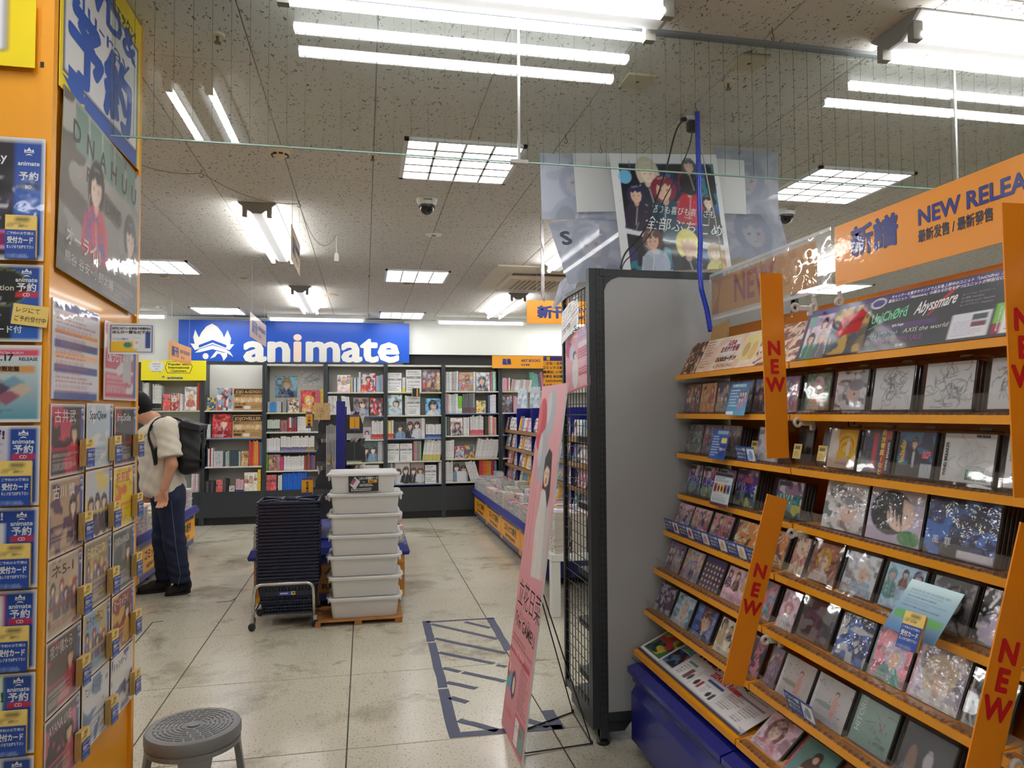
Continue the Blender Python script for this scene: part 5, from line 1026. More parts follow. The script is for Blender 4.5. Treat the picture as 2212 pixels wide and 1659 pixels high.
smooth_by_angle(MB().lathe([(0, 0), (.028, 0), (.03, .01), (.02, .018), (.012, .022), (.012, .06), (0, .06)], 16, M=T(1.024, 3.072, 0)).build('leveller', BLACK, gs, GM))
for q in (((.978, 3.094, .09), (.996, 3.118, 2.03)), ((.978, 3.5, .09), (.996, 3.525, 2.03)), ((.98, 3.1, 2.015), (.994, 3.52, 2.035)), ((.98, 3.1, .1), (.994, 3.52, .13))): MB().b2(*q).build('mesh_frame', DARK, gs, GM)
o = MB()
for k in range(1, 8): o.tube([(.987, 3.115+.0485*k, .12), (.987, 3.115+.0485*k, 2.02)], .0022, 5)
for k in range(1, 38): o.tube([(.984, 3.11, .12+.0505*k), (.984, 3.51, .12+.0505*k)], .0022, 5)
o = o.build('wire_mesh', mat('black_wire', S(30, 33, 36), .4), gs, GM); o['kind'] = 'stuff'
for z in (.18, .42, .66, .98, 1.3, 1.62): MB().b2((1.03, 3.07, z), (1.95, 3.44, z+.03)).build('shelf', DARK, gs, GM); MB().b2((1.03, 3.445, z), (1.95, 3.447, z+.09)).build('shelf_front', CLEAR, gs, GM)
MB().b2((1.0, 3.088, 1.925), (1.013, 3.1, 1.965)).build('bracket', WHITE, gs, GM)
rg = np.random.default_rng(77)
for z, nn in ((.21, 2), (.45, 2), (.69, 1), (1.33, 1)):
    for k in range(nn):
        a = art_group(.11, .15, int(z*100)+k, [S(226, 226, 226), S(200, 60, 66), S(150, 150, 156)][(k+int(z*10)) % 3], 3, 16, 20)
        sheet('boxed_goods', 'boxed goods on the %s shelf behind the wire mesh, %s from the mesh' % ({.21: 'bottom', .45: 'second', .69: 'third', 1.33: 'fifth'}[z], ORD[k]), 'box', frame(Vector((1.11+.13*k, 3.30+.05*k, z+.0765)), (-.5, -1, 0), (0, 0, 1)), a, PRINTG, .03, 'boxed goods behind the wire mesh')
# ---- papers on the mesh
def four(name, label, cat, pts, art, m=PRINT, group=None, thick=.001):
    """sheet through top-left, top-right, bottom-left points (world)"""
    tl, tr, bl = [Vector(p) for p in pts]; r = tr-tl; u = tl-bl; o = tl+r/2-u/2
    M = Matrix.Identity(4); n = r.cross(u).normalized()
    for i in range(3): M[i][0], M[i][1], M[i][2], M[i][3] = r[i]/art.w, u[i]/art.h, n[i], o[i]
    return sheet(name, label, cat, M, art, m, thick, group)
XM = .972
a = Art(.21, .3, 60, 84, WHT); rg = np.random.default_rng(31)
for j in range(2): a.rect(.05, .62-.25*j, .95, .64-.25*j, S(206, 40, 50))
a.text('ラジオ', .06, .82, .045, INK, 0, shear=.2, xs=.8); a.text('インタビュー', .06, .68, .04, INK, 0, shear=.2, width=.18); a.text('ブロマイド配布中', .05, .46, .038, INK, 0, width=.18); a.text('店頭', .08, .24, .05, INK, 0); a.rect(.45, .1, .9, .3, S(210, 212, 214)); a.rect(.75, .04, .86, .09, INK)
four('handwritten_notice', 'white handwritten notice with red underlines clipped high on the wire mesh', 'notice', (P(1212, 672, X=XM), P(1240, 636, X=XM), P(1222, 738, X=XM)), a, PRINT)
def balloon_art(w, h, flyer):
    a = Art(w, h, 70 if not flyer else 44, 250 if not flyer else 66, S(228, 158, 166)); a.grad(S(214, 138, 148), S(238, 178, 184), 90)
    if flyer:
        a.ell(.16, .74, .14, .13, S(206, 44, 66)); a.ell(.3, .66, .12, .14, S(214, 210, 214)); a.ell(.42, .30, .13, .26, S(226, 222, 222)); a.ell(.42, .58, .06, .05, SKIN[0]); a.ell(.40, .6, .075, .07, S(50, 36, 36)); a.ell(.43, .575, .045, .04, SKIN[0])
        a.rect(.55, .8, 1, 1, S(190, 150, 190)); a.rect(.55, .5, .97, .66, S(196, 60, 76)); a.rect(.55, .22, .97, .36, S(190, 44, 60)); a.rect(.55, .68, .97, .76, WHT, .8); a.rows(.57, .05, .95, .98, 20, S(240, 226, 230), np.random.default_rng(3), .3); a.rect(0, 0, 1, .03, S(186, 40, 60)); a.t = []
    return a
a = balloon_art(.2, .36, True)
four('pink_flyer', 'pink laminated flyer with balloons and a dark haired woman on the wire mesh', 'flyer', (P(1221, 728, X=XM), P(1269, 698, X=XM), P(1226, 850, X=XM)), a, LAMI)
# ------------------------------------------------------------------ posters standing on top of the shelf
MILK = clear_mat('translucent_vinyl', tint=(.88, .90, .94), haze=.72, hazecol=(.80, .83, .90), rough=.15, gain=.8)
def faint(w, h, seed, two=False):
    """back of a thin vinyl print: pale picture showing through"""
    rng = np.random.default_rng(seed); a = Art(w, h, 40, 44, S(206, 210, 222)); a.blotch([S(190, 195, 210)], rng, 5, 6, .55); person_fig(a, rng, .5, .6, .2, S(176, 182, 200), S(184, 190, 206), S(204, 207, 218)); return a
MILKP = None
def milk_print():
    m = bpy.data.materials.new('print_translucent'); m.use_nodes = True; nt = m.node_tree; b = nt.nodes['Principled BSDF']; out = nt.nodes['Material Output']
    v = nt.nodes.new('ShaderNodeVertexColor'); v.layer_name = 'Col'; nt.links.new(v.outputs[0], b.inputs['Base Color']); b.inputs['Roughness'].default_value = .25
    tl = nt.nodes.new('ShaderNodeBsdfTranslucent'); nt.links.new(v.outputs[0], tl.inputs[0]); tp = nt.nodes.new('ShaderNodeBsdfTransparent')
    m1 = nt.nodes.new('ShaderNodeMixShader'); m1.inputs[0].default_value = .45; nt.links.new(b.outputs[0], m1.inputs[1]); nt.links.new(tl.outputs[0], m1.inputs[2])
    m2 = nt.nodes.new('ShaderNodeMixShader'); m2.inputs[0].default_value = .14; nt.links.new(m1.outputs[0], m2.inputs[1]); nt.links.new(tp.outputs[0], m2.inputs[2]); nt.links.new(m2.outputs[0], out.inputs[0]); return m
MILKP = milk_print()
def q3(a_, b_, c_, Y, Y2=None): return (P(*a_, Y=Y), P(*b_, Y=Y), P(*c_, Y=Y2 or Y))
four('vinyl_poster', 'translucent vinyl poster seen from behind, upper left of the big poster', 'poster', q3((1173, 335), (1330, 330), (1167, 478), 3.30), faint(.32, .3, 1), MILKP, 'translucent posters on the grey shelf', .0008)
four('vinyl_poster', 'translucent vinyl poster seen from behind with a large mirrored figure 2, lower left', 'poster', q3((1170, 478), (1325, 470), (1232, 605), 3.29, 3.22), (lambda a: a.text('S', .1, .62, .09, S(130, 138, 160), .04, xs=1.2))(faint(.32, .3, 2)), MILKP, 'translucent posters on the grey shelf', .0008)
four('vinyl_poster', 'translucent vinyl poster seen from behind, upper right of the big poster', 'poster', q3((1541, 316), (1680, 332), (1545, 470), 3.30), faint(.3, .3, 3), MILKP, 'translucent posters on the grey shelf', .0008)
four('vinyl_poster', 'translucent vinyl poster seen from behind, lower right by the exit sign', 'poster', q3((1535, 455), (1685, 470), (1572, 550), 3.29, 3.24), faint(.3, .2, 4), MILKP, 'translucent posters on the grey shelf', .0008)
blank = lambda: Art(.2, .28, 6, 6, S(222, 224, 228))
four('white_card', 'blank white card left of the big poster', 'card', q3((1238, 331), (1332, 331), (1246, 458), 3.27), blank(), PRINT, 'blank white cards by the big poster')
four('white_card', 'blank white card right of the big poster', 'card', q3((1535, 340), (1605, 348), (1548, 458), 3.27), blank(), PRINT, 'blank white cards by the big poster')
rg = np.random.default_rng(41); a = Art(.62, .6, 130, 130, S(230, 232, 236)); pu = (.075, .005, .955, .915)
a.rect(*pu, S(26, 30, 56)); a.blotch([S(30, 80, 150), S(50, 40, 96), S(30, 120, 140), S(22, 22, 30)], rg, 7, 8, .55, *pu); a.ell(.12, .8, .06, .06, S(120, 200, 240), .8); a.poly([(.075, .36), (.955, .2), (.955, .14), (.075, .32)], S(225, 228, 235)); a.poly([(.5, .5), (.62, .64), (.66, .6), (.55, .45)], S(100, 190, 190))
a.rect(.8, .005, .955, .16, S(200, 140, 90))
for (u, v, k, hr, cl) in ((.33, .84, .075, S(206, 198, 176), S(40, 44, 60)), (.2, .65, .06, S(44, 42, 84), S(50, 34, 60)), (.46, .70, .085, S(130, 40, 60), S(30, 70, 90)), (.70, .74, .07, S(110, 34, 50), S(190, 24, 50)), (.86, .58, .048, S(30, 28, 32), S(40, 40, 50)), (.30, .26, .065, S(110, 76, 70), S(190, 200, 222)), (.62, .22, .085, S(236, 222, 120), S(24, 24, 28)), (.86, .14, .05, S(190, 170, 130), S(226, 214, 130)), (.72, .9, .05, S(90, 96, 110), S(24, 24, 28))):
    person_fig(a, rg, u, v, k, hr, cl)
a.text('怒りも喜びも哀しさも', .32, .50, .046, WHT, 0, rot=-.1, width=.36, shear=.2); a.text('全部ぶちこめ', .24, .37, .072, WHT, 0, rot=-.12, width=.44, shear=.2)
four('big_poster', 'big colourful group poster with white brush lettering standing on the grey shelf', 'poster', (P(1310, 329, Y=3.18), P(1545, 336, Y=3.18), P(1348, 584, Y=3.12)), a, PRINTG)
four('vinyl_poster', 'thin grey vinyl strip hanging low beside the mesh top', 'poster', (P(1205, 600, X=1.0), P(1232, 585, X=1.0), P(1218, 650, X=1.0)), faint(.2, .2, 6), MILKP, 'translucent posters on the grey shelf', .0008)
# ---- cables from the ceiling
CABLE = mat('blue_cable_wrap', S(22, 56, 190), .35, coat=.3, bump=(70, .2, .003))
yb = 2.96
pts = [P(px, py, Y=yb-.02) for px, py in ((1506, 238), (1508, 320), (1511, 430), (1513, 520), (1511, 580))]+[P(px, py, Y=yb-.03) for px, py in ((1515, 625), (1527, 670), (1536, 722))]
pts2 = []
for a_, b_ in zip(pts[:-1], pts[1:]): pts2 += [a_.lerp(b_, k/10) for k in range(10)]
tag(MB().tube(pts2, [.0105+.0014*(k % 2) for k in range(len(pts2))], 10).build('blue_cable', CABLE, smooth=True), 'thick blue spiral wrapped cable dropping from the ceiling onto the rack', 'cable')
def cord(px, Y, r, m, label):
    q = [P(*p_, Y=Y) for p_ in px]; out = []
    for i in range(len(q)-1):
        p0, p1, p2, p3 = q[max(i-1, 0)], q[i], q[i+1], q[min(i+2, len(q)-1)]
        for k in range(6):
            t = k/6; out.append(.5*((2*p1)+(p2-p0)*t+(2*p0-5*p1+4*p2-p3)*t*t+(3*p1-p0-3*p2+p3)*t**3))
    out.append(q[-1]); tag(MB().tube(out, r, 7).build('power_cable', m, smooth=True), label, 'cable', 'thin cords hanging by the blue cable')
BLKC = mat('black_cord', S(30, 32, 36), .4)
cord(((1484, 258), (1468, 268), (1455, 300), (1438, 370), (1418, 430), (1390, 500), (1352, 545), (1341, 575), (1342, 580)), 3.0, .0042, BLKC, 'thicker black cord curving from the socket down to the shelf top')
cord(((1495, 285), (1488, 320), (1462, 380), (1430, 440), (1408, 500), (1375, 540), (1350, 565), (1343, 582)), 3.01, .0026, BLKC, 'thin black cord hanging from the adapter')
cord(((1503, 236), (1512, 300), (1530, 400), (1550, 500), (1562, 580), (1566, 595)), 2.98, .0028, mat('white_cord', S(214, 208, 196), .5), 'thin white cord beside the blue cable')
p = P(1492, 262, Y=2.98); pg = thing('power_socket', 'white ceiling socket block with a black adapter plugged in', 'socket', T(p.x, p.y, p.z))
MB().bevbox((.0, 0, .014), (.05, .04, .022), .004).build('socket_block', WHITE, pg); MB().bevbox((.006, -.002, -.024), (.046, .036, .052), .006).build('adapter', BLACK, pg); MB().bevbox((-.034, 0, .006), (.03, .022, .018), .004).build('plug', BLACK, pg); MB().tube([(.02, 0, .02), (.022, 0, CZ-p.z-.004)], .006, 7).build('stem', WHITE, pg); MB().box((.02, 0, CZ-p.z-.004), (.09, .06, .008)).build('plate', MATS['yellowed_plate'], pg)
# exit sign far beyond
ex = P(1678, 532, Y=5.4); a = Art(.2, .13, 30, 24, S(226, 236, 228)); a.poly([(.1, .3), (.55, .3), (.55, .1), (.9, .45), (.55, .8), (.55, .6), (.1, .6)], S(20, 130, 80))
exs = thing('exit_sign', 'white and green exit sign hanging beyond the orange header', 'sign', T(ex.x, ex.y, ex.z)); MB().bevbox((0, .03, 0), (.21, .05, .14), .006).build('housing', WHITE, exs); link('face', a.mesh('face', mat('print_exit', rough=.4, attr=True), .001), exs, frame((0, .003, 0), (1, 0, 0), (0, 0, 1))); MB().tube([(0, .03, .07), (0, .03, CZ-ex.z)], .006, 6).build('hanger', WHITE, exs)

# torn cardboard flap tucked behind the cream poster
tag(MB().prism([(0, 0), (.11, .01), (.13, .09), (.02, .07)], 0, .004).build('cardboard_flap', mat('kraft_card', S(176, 140, 92), .8), None, frame((1.49, 2.93, 1.745), (.2, -1, 0), (0, 0, 1))), 'torn tan cardboard flap behind the cream poster at the cable end', 'cardboard')
# ------------------------------------------------------------------ floor tape
TAPE = mat('navy_tape', S(36, 44, 84), .45, bump=(60, .3, .002), vary=.2, vscale=30)
tp = thing('floor_tape', 'navy tape marking of a hatched rectangle on the floor beside the pink standee', 'floor marking', T(.64, 4.1, 0)); TM = Matrix.Translation((-.64, -4.1, 0))
def zt(x, y): return P(850+x/3.687, 1250+y/3.687, Z=0)
def strip(a_, b_, w, n=5, wa=None):
    a, b = zt(*a_), zt(*b_); d = (b-a); L = d.length; d.normalize(); s = Vector((-d.y, d.x, 0)); rg_ = random.Random(int(a.x*1000)+int(a.y*777)); m = MB(); top = []
    for k in range(n+1):
        e = rg_.uniform(-.06, .06)*w; p = a+d*L*k/n
        top.append([p+s*(w/2+e), p-s*(w/2-e)])
    rings = [[(q[0].x, q[0].y, .0002), (q[0].x, q[0].y, .0012), (q[1].x, q[1].y, .0012), (q[1].x, q[1].y, .0002)] for q in top]
    m.loft(rings).build('strip', TAPE, tp, TM)
for a_, b_, w in (((258, 338), (300, 500), .052), ((302, 512), (396, 868), .05), ((392, 880), (492, 1268), .056), ((262, 347), (800, 314), .03), ((772, 316), (915, 570), .05), ((540, 1243), (1000, 1205), .05), ((1000, 1205), (1345, 1182), .05), ((1222, 1050), (1318, 1200), .06),
                  ((570, 345), (770, 393), .036), ((300, 362), (826, 480), .036), ((330, 476), (896, 594), .036), ((362, 588), (800, 676), .036), ((822, 688), (900, 702), .034), ((396, 712), (530, 742), .036), ((552, 746), (890, 818), .036), ((424, 826), (660, 876), .038), ((452, 948), (588, 986), .04), ((518, 1128), (830, 1210), .042), ((1062, 1128), (1240, 1180), .042)):
    strip(a_, b_, w)
# ------------------------------------------------------------------ pink standee
r_, u_ = Vector((0, -1, 0)), Vector((.208, 0, 1.568)); SW, SH = .431, u_.length
so = Vector((.627, 3.151, .002))+u_/2; sn = r_.cross(u_.normalized())
def Pp(px, py, o, n):
    q = P(px, py, Y=1.0)-Vector((0, 0, EYE)); t = (Vector(o)-Vector((0, 0, EYE))).dot(n)/q.dot(n); return Vector((0, 0, EYE))+q*t
def suv(px, py): p = Pp(px, py, so, sn)-so; return p.dot(r_)/SW+.5, p.dot(u_.normalized())/SH+.5
a = balloon_art(SW, SH, False); PK = S(228, 158, 166)
def ellp(c_, rx, ry, col, al=1.0):
    u, v = suv(*c_); a.ell(u, v, rx, ry, col, al)
ellp((1190, 893), .19, .068, S(190, 194, 202)); ellp((1187, 880), .09, .045, S(226, 228, 232), .6); ellp((1170, 917), .2, .078, S(206, 66, 80)); ellp((1167, 905), .08, .05, S(228, 120, 128), .6); ellp((1171, 986), .2, .078, S(184, 188, 196)); ellp((1167, 972), .08, .05, S(226, 228, 232), .6)
for q in (((1166, 985), (1142, 1180)), ((1170, 1042), (1150, 1185)), ((1160, 1000), (1136, 1170))): a.line(*suv(*q[0]), *suv(*q[1]), .006, S(190, 110, 120))
pl = [suv(*q) for q in ((1169, 1060), (1181, 1054), (1186, 1098), (1184, 1140), (1178, 1200), (1172, 1255), (1146, 1245), (1151, 1180), (1157, 1130))]
a.poly(pl, S(228, 224, 222)); a.poly([suv(*q) for q in ((1181, 1054), (1186, 1098), (1184, 1140), (1178, 1200), (1172, 1255), (1166, 1252), (1172, 1180), (1177, 1110))], S(204, 198, 198))
hs_ = [suv(*q) for q in ((1171, 1056), (1173, 1030), (1178, 990), (1187, 969), (1193, 978), (1191, 1014), (1187, 1070), (1181, 1098), (1178, 1060))]
a.poly(hs_, S(46, 36, 38)); u, v = suv(1180.5, 1026); a.ell(u, v, .105, .033, SKIN[0]); a.ell(u+.07, v-.002, .04, .026, mixc(SKIN[0], (.4, .2, .2), .2), .6); a.poly([(u-.12, v+.005), (u-.10, v+.036), (u+.10, v+.040), (u+.15, v-.02), (u+.10, v+.016), (u-.02, v+.024)], S(46, 36, 38))
a.ell(u-.045, v+.003, .018, .0026, S(70, 50, 50)); a.ell(u+.045, v+.003, .018, .0026, S(70, 50, 50)); a.line(u-.02, v-.017, u+.03, v-.016, .008, S(196, 90, 96)); u, v = suv(1153, 1192); a.ell(u, v, .05, .03, SKIN[0])
for k in range(5): q0, q1 = suv(1172+4*k, 1100), suv(1158+6*k, 1240); a.line(*q0, *q1, .006, S(206, 200, 198))
def st(s_, p0, p1, size, col, b, **k):
    u0, v0 = suv(*p0); u1, v1 = suv(*p1); a.text(s_, u0, v0, size, col, b, width=(u1-u0)*SW, **k)
st('立花日菜', (1119, 1297), (1164, 1352), .105, INK, -.005); a.t[-1][0][:, 1] = (a.t[-1][0][:, 1]-a.t[-1][0][:, 1].min())*1.25+a.t[-1][0][:, 1].min()
st('デビューシングル', (1122, 1330), (1146, 1352), .03, S(120, 50, 60), 0)
st('「I’m GAME!」', (1113, 1345), (1150, 1420), .07, INK, .02)
q0, q1 = suv(1102, 1385), suv(1143, 1462); a.rect(q0[0], q1[1]+.0, q1[0], q0[1], S(196, 50, 76)); a.text('パネル展示中', q0[0]+.04, q1[1]+.006, .03, S(240, 200, 206), .02, width=.28)
q0, q1 = suv(1097, 1432), suv(1122, 1530); a.rect(q0[0], q1[1], q0[0]+.22, q0[1], S(90, 180, 176)); a.ell(q0[0]+.1, (q0[1]+q1[1])/2+.02, .06, .02, S(206, 44, 60)); a.ell(q0[0]+.13, (q0[1]+q1[1])/2+.03, .03, .014, SKIN[0])
a.rect(q0[0]+.24, q1[1], q0[0]+.46, q0[1], S(96, 110, 190)); a.ell(q0[0]+.36, (q0[1]+q1[1])/2, .08, .04, S(60, 40, 40)); a.ell(q0[0]+.37, (q0[1]+q1[1])/2, .05, .024, SKIN[0])
rg = np.random.default_rng(5); a.rows(.55, .10, .95, .24, 14, S(120, 50, 66), rg, .3); a.rows(.06, .25, .95, .275, 2, S(130, 60, 70), rg, .4); a.text('ニメ店舗&アニメイト通販', .05, .052, .03, S(190, 80, 100), .0, width=.36); a.rect(.55, .012, .98, .09, S(196, 50, 76)); a.rect(.57, .016, .74, .082, WHT); a.rect(.76, .016, .96, .082, S(110, 160, 150)); a.rows(.58, .02, .73, .08, 5, S(190, 60, 80), rg, .3)
sto = thing('pink_standee', 'tall pink standing panel with balloons and a woman in white, leaning on a wire easel', 'standee', T(.72, 3.15, 0)); SM = Matrix.Translation((-.72, -3.15, 0))
link('panel', a.mesh('panel', mat('print_standee', rough=.5, attr=True), .008, edge=S(226, 226, 228)), sto, SM @ frame(so, r_, u_))
o = MB(); ap = so+u_*(-.02)-sn*.010; f1, f2, t0, t1 = Vector((.983, 3.405, .004)), Vector((.971, 3.071, .004)), Vector((.668, 3.24, .006)), Vector((.665, 3.04, .006))
for q in ((ap+Vector((0, .03, 0)), f1), (ap-Vector((0, .03, 0)), f2), (f1, t0), (f2, t1), (t0, so-u_*.35+Vector((.02, .03, 0))), (t1, so-u_*.35+Vector((.02, -.03, 0))), (f1.lerp(f2, .0), f2)): o.tube([q[0], q[1]], .0032, 6)
for f in (f1, f2): o.tube([f+Vector((0, 0, -.002)), f+Vector((0, 0, .012))], .007, 8)
o.build('wire_easel', mat('easel_wire', S(70, 72, 74), .3, metal=.9), sto, SM)
# ------------------------------------------------------------------ step stool
GPL = mat('grey_plastic', S(118, 120, 122), .45, bump=(400, .08, .0006))
stl = thing('step_stool', 'round grey plastic step stool with dashed ring grooves at the foot of the pillar', 'stool', T(-.585, 2.745, 0)); R = .158
smooth_by_angle(MB().lathe([(0, .312), (R-.012, .312), (R-.004, .316), (R, .325), (R, .350), (R-.004, .358), (R-.014, .362), (R-.022, .3605), (.03, .3605), (0, .3605)], 64).build('seat', GPL, stl), 30)
o = MB()
for i in range(8):
    rr = .026+.0145*i; n = 4+4*i if i else 1
    if i == 0: o.lathe([(.018, .3605), (.022, .3640), (0, .3640)], 20, M=None); continue
    n = 5+3*i
    for k in range(n):
        t0_ = 2*PI*(k+.12+.37*(i % 2))/n; t1_ = 2*PI*(k+.88+.37*(i % 2))/n; ps = [(rr*math.cos(t0_+(t1_-t0_)*j/4), rr*math.sin(t0_+(t1_-t0_)*j/4)) for j in range(5)]
        o.loft([[(x*(1-.0035/rr), y*(1-.0035/rr), .3603), (x*(1-.002/rr), y*(1-.002/rr), .3632), (x*(1+.002/rr), y*(1+.002/rr), .3632), (x*(1+.0035/rr), y*(1+.0035/rr), .3603)] for x, y in ps])
o = o.build('grip_rings', GPL, stl); o['kind'] = 'stuff'
for k in range(4):
    t = k*PI/2+.25; rings = []
    for z, r0, hw in ((.345, R-.006, .58), (.30, R-.004, .36), (.24, R+.004, .27), (.10, R+.024, .25), (.0, R+.040, .25)):
        ring = [(r0*math.cos(t+hw*(j/6-.5)*2), r0*math.sin(t+hw*(j/6-.5)*2), z) for j in range(7)]+[((r0-.02)*math.cos(t+hw*(.5-j/6)*2), (r0-.02)*math.sin(t+hw*(.5-j/6)*2), z) for j in range(7)]
        rings.append(ring)
    smooth_by_angle(MB().loft(rings[::-1]).build('leg', GPL, stl), 50)
MB().lathe([(R-.02, .312), (R-.008, .298), (R-.002, .298), (R-.002, .314)], 48).build('apron', GPL, stl)
# ------------------------------------------------------------------ shopping baskets on a wheeled base
NAVYP = mat('navy_basket_plastic', S(24, 34, 62), .35, coat=.15)
BXC, BYC = -.51, 5.31
bw, bd, bh = .205, .155, .215
bk = MB()
def ringrect(x, y, z): return [(-x, -y, z), (x, -y, z), (x, y, z), (-x, y, z)]
bk.loft([ringrect(bw, bd, bh-.014), ringrect(bw, bd, bh), ringrect(bw-.012, bd-.012, bh), ringrect(bw-.012, bd-.012, bh-.014), ringrect(bw, bd, bh-.014)], caps=False)
bk.loft([ringrect(bw-.045, bd-.04, 0), ringrect(bw-.045, bd-.04, .006)])
for z0_, z1_ in ((.0, .012), (.045, .055), (.085, .095), (.125, .16), (.185, .203)):
    f = lambda z, k=0: (bw-.045+.035*z/bh-k, bd-.04+.03*z/bh-k)
    bk.loft([ringrect(*f(z0_), z0_), ringrect(*f(z1_), z1_), ringrect(*f(z1_, .004), z1_), ringrect(*f(z0_, .004), z0_), ringrect(*f(z0_), z0_)], caps=False)
for side in range(4):
    n = 17 if side % 2 == 0 else 12
    for k in range(n+1):
        s = -1+2*k/n
        pts = []
        for z in (.006, .20):
            x, y = bw-.045+.035*z/bh-.003, bd-.04+.03*z/bh-.003
            pts.append(((s*x, -y, z), (x, s*y, z), (-s*x, y, z), (-x, -s*y, z))[side])
        bk.tube(pts, .0042, 4)
for s in (-1, 1): bk.tube([(-bw+.03, s*(bd-.03), bh+.004), (-.05, s*.03, bh+.006), (.05, s*.03, bh+.006), (bw-.03, s*(bd-.03), bh+.004)], .005, 6); bk.bevbox((-.045, s*.045, bh+.006), (.022, .022, .014), .003).bevbox((.05, s*.045, bh+.006), (.022, .022, .014), .003)
bmesh_ = bk.build('shopping_basket', NAVYP)
NB, PITCH = 25, .0228
for k in range(NB):
    o = bmesh_ if k == 0 else link('shopping_basket', bmesh_.data)
    o.matrix_basis = T(BXC, BYC-.02, .085+PITCH*k, .004*((k*7) % 5-2))
    tag(o, 'navy plastic shopping basket, lowest of the nested pile, its slotted front in view' if k == 0 else 'navy plastic shopping basket, topmost of the nested pile with its handles up' if k == NB-1 else 'navy plastic shopping basket nested in the pile on the chrome trolley', 'basket', 'nested shopping baskets')
a = Art(.105, .026, 30, 12, S(30, 70, 190)); a.rect(.02, .06, .98, .94, S(36, 90, 200)); a.rect(.74, .06, .98, .94, S(246, 206, 40)); a.ell(.86, .5, .06, .3, S(60, 50, 50)); a.text('animate', .05, .3, .018, WHT, .03, width=.05)
link('label', a.mesh('label', PRINTG, .001), bmesh_, frame((0, -bd+.012, .145), (1, 0, 0), (0, .1, 1)))
ct = thing('basket_trolley', 'chrome tube trolley on black castors carrying the navy baskets', 'trolley', T(BXC-.02, BYC, 0))
for s in (-1, 1):
    y = s*.185; x = .185
    pts = [(-x-.012, y, .075), (-x-.006, y, .24)]+[(-x+.04-.045*math.cos(t), y, .255+.045*math.sin(t)) for t in (.3, .7, 1.1, 1.5)]+[(x-.04+.045*math.sin(t), y, .255+.045*math.cos(t)) for t in (.1, .5, .9, 1.3)]+[(x+.006, y, .24), (x+.012, y, .075)]
    MB().tube(pts, .0115, 10).build('tube_frame', STEEL, ct, smooth=True)
    for e in (-1, 1): MB().tube([(e*(x+.006), -.185, .12), (e*(x+.006), .185, .12)], .008, 8).build('side_bar', STEEL, ct, smooth=True) if s == 1 else None
    for e in (-1, 1):
        cs = MB().b2((-.012, -.014, .038), (.012, .014, .082)).build('castor', STEEL, ct, T(e*(x+.012), y, 0, .5*e))
        smooth_by_angle(MB().lathe([(0, -.011), (.022, -.011), (.0255, -.006), (.0255, .006), (.022, .011), (0, .011)], 18, M=Matrix.Translation((0, -.014, .0258)) @ Matrix.Rotation(PI/2, 4, 'X')).build('wheel', BLACK, cs))
# ------------------------------------------------------------------ translucent storage boxes on a pallet
WOOD = mat('pallet_wood', S(176, 120, 60), .5, vary=.35, vscale=14)
px0, px1, pyA, pyB = -.345, .262, 5.10, 5.50
pa = thing('wooden_pallet', 'low slatted wooden pallet under the pile of translucent boxes', 'pallet', T((px0+px1)/2, (pyA+pyB)/2, 0)); pw, pd = px1-px0, pyB-pyA
for k in range(8): MB().bevbox((0, -pd/2+pd*(k+.5)/8, .033), (pw, pd/8-.005, .012), .002).build('slat', WOOD, pa)
for s in (-1, 0, 1): MB().bevbox((s*(pw/2-.03), 0, .0135), (.05, pd, .027), .002).build('runner', WOOD, pa)
PP = bpy.data.materials.new('translucent_plastic'); PP.use_nodes = True; nt = PP.node_tree; b = nt.nodes['Principled BSDF']; b.inputs['Base Color'].default_value = (.93, .93, .93, 1); b.inputs['Roughness'].default_value = .32
tl = nt.nodes.new('ShaderNodeBsdfTranslucent'); tl.inputs[0].default_value = (.94, .94, .94, 1); m1 = nt.nodes.new('ShaderNodeMixShader'); m1.inputs[0].default_value = .28; nt.links.new(b.outputs[0], m1.inputs[1]); nt.links.new(tl.outputs[0], m1.inputs[2])
tp_ = nt.nodes.new('ShaderNodeBsdfTransparent'); m2 = nt.nodes.new('ShaderNodeMixShader'); m2.inputs[0].default_value = .10; nt.links.new(m1.outputs[0], m2.inputs[1]); nt.links.new(tp_.outputs[0], m2.inputs[2]); nt.links.new(m2.outputs[0], nt.nodes['Material Output'].inputs[0])
def rrect(x, y, r, z, n=4):
    out = []
    for cx_, cy_, t0_ in ((x-r, y-r, 0), (-x+r, y-r, PI/2), (-x+r, -y+r, PI), (x-r, -y+r, 1.5*PI)):
        out += [(cx_+r*math.cos(t0_+PI/2*k/n), cy_+r*math.sin(t0_+PI/2*k/n), z) for k in range(n+1)]
    return out
body = MB(); hx, hy, hh = .232, .165, .130
body.loft([rrect(hx-.018, hy-.014, .02, 0), rrect(hx-.014, hy-.012, .024, .004), rrect(hx, hy, .026, hh), rrect(hx+.010, hy+.008, .03, hh), rrect(hx+.010, hy+.008, .03, hh-.012), rrect(hx+.006, hy+.005, .03, hh-.013), rrect(hx+.006, hy+.005, .03, hh-.002), rrect(hx-.003, hy-.003, .024, hh-.002), rrect(hx-.017, hy-.015, .022, .006)], caps=True)
bo_ = smooth_by_angle(body.build('body', PP), 40); bm_ = bo_.data; bpy.data.objects.remove(bo_)
lid = MB().loft([rrect(hx+.016, hy+.012, .034, -.010), rrect(hx+.018, hy+.014, .034, .004), rrect(hx+.012, hy+.008, .032, .012), rrect(hx-.004, hy-.006, .028, .012), rrect(hx-.010, hy-.012, .026, .007)])
lo_ = smooth_by_angle(lid.build('lid', PP), 40); lm_ = lo_.data; bpy.data.objects.remove(lo_)
lt = MB().bevbox((0, 0, 0), (.014, .09, .05), .004).bevbox((-.006, 0, .018), (.02, .11, .014), .004); lt_ = lt.build('latch', PP); ltm = lt_.data; bpy.data.objects.remove(lt_)
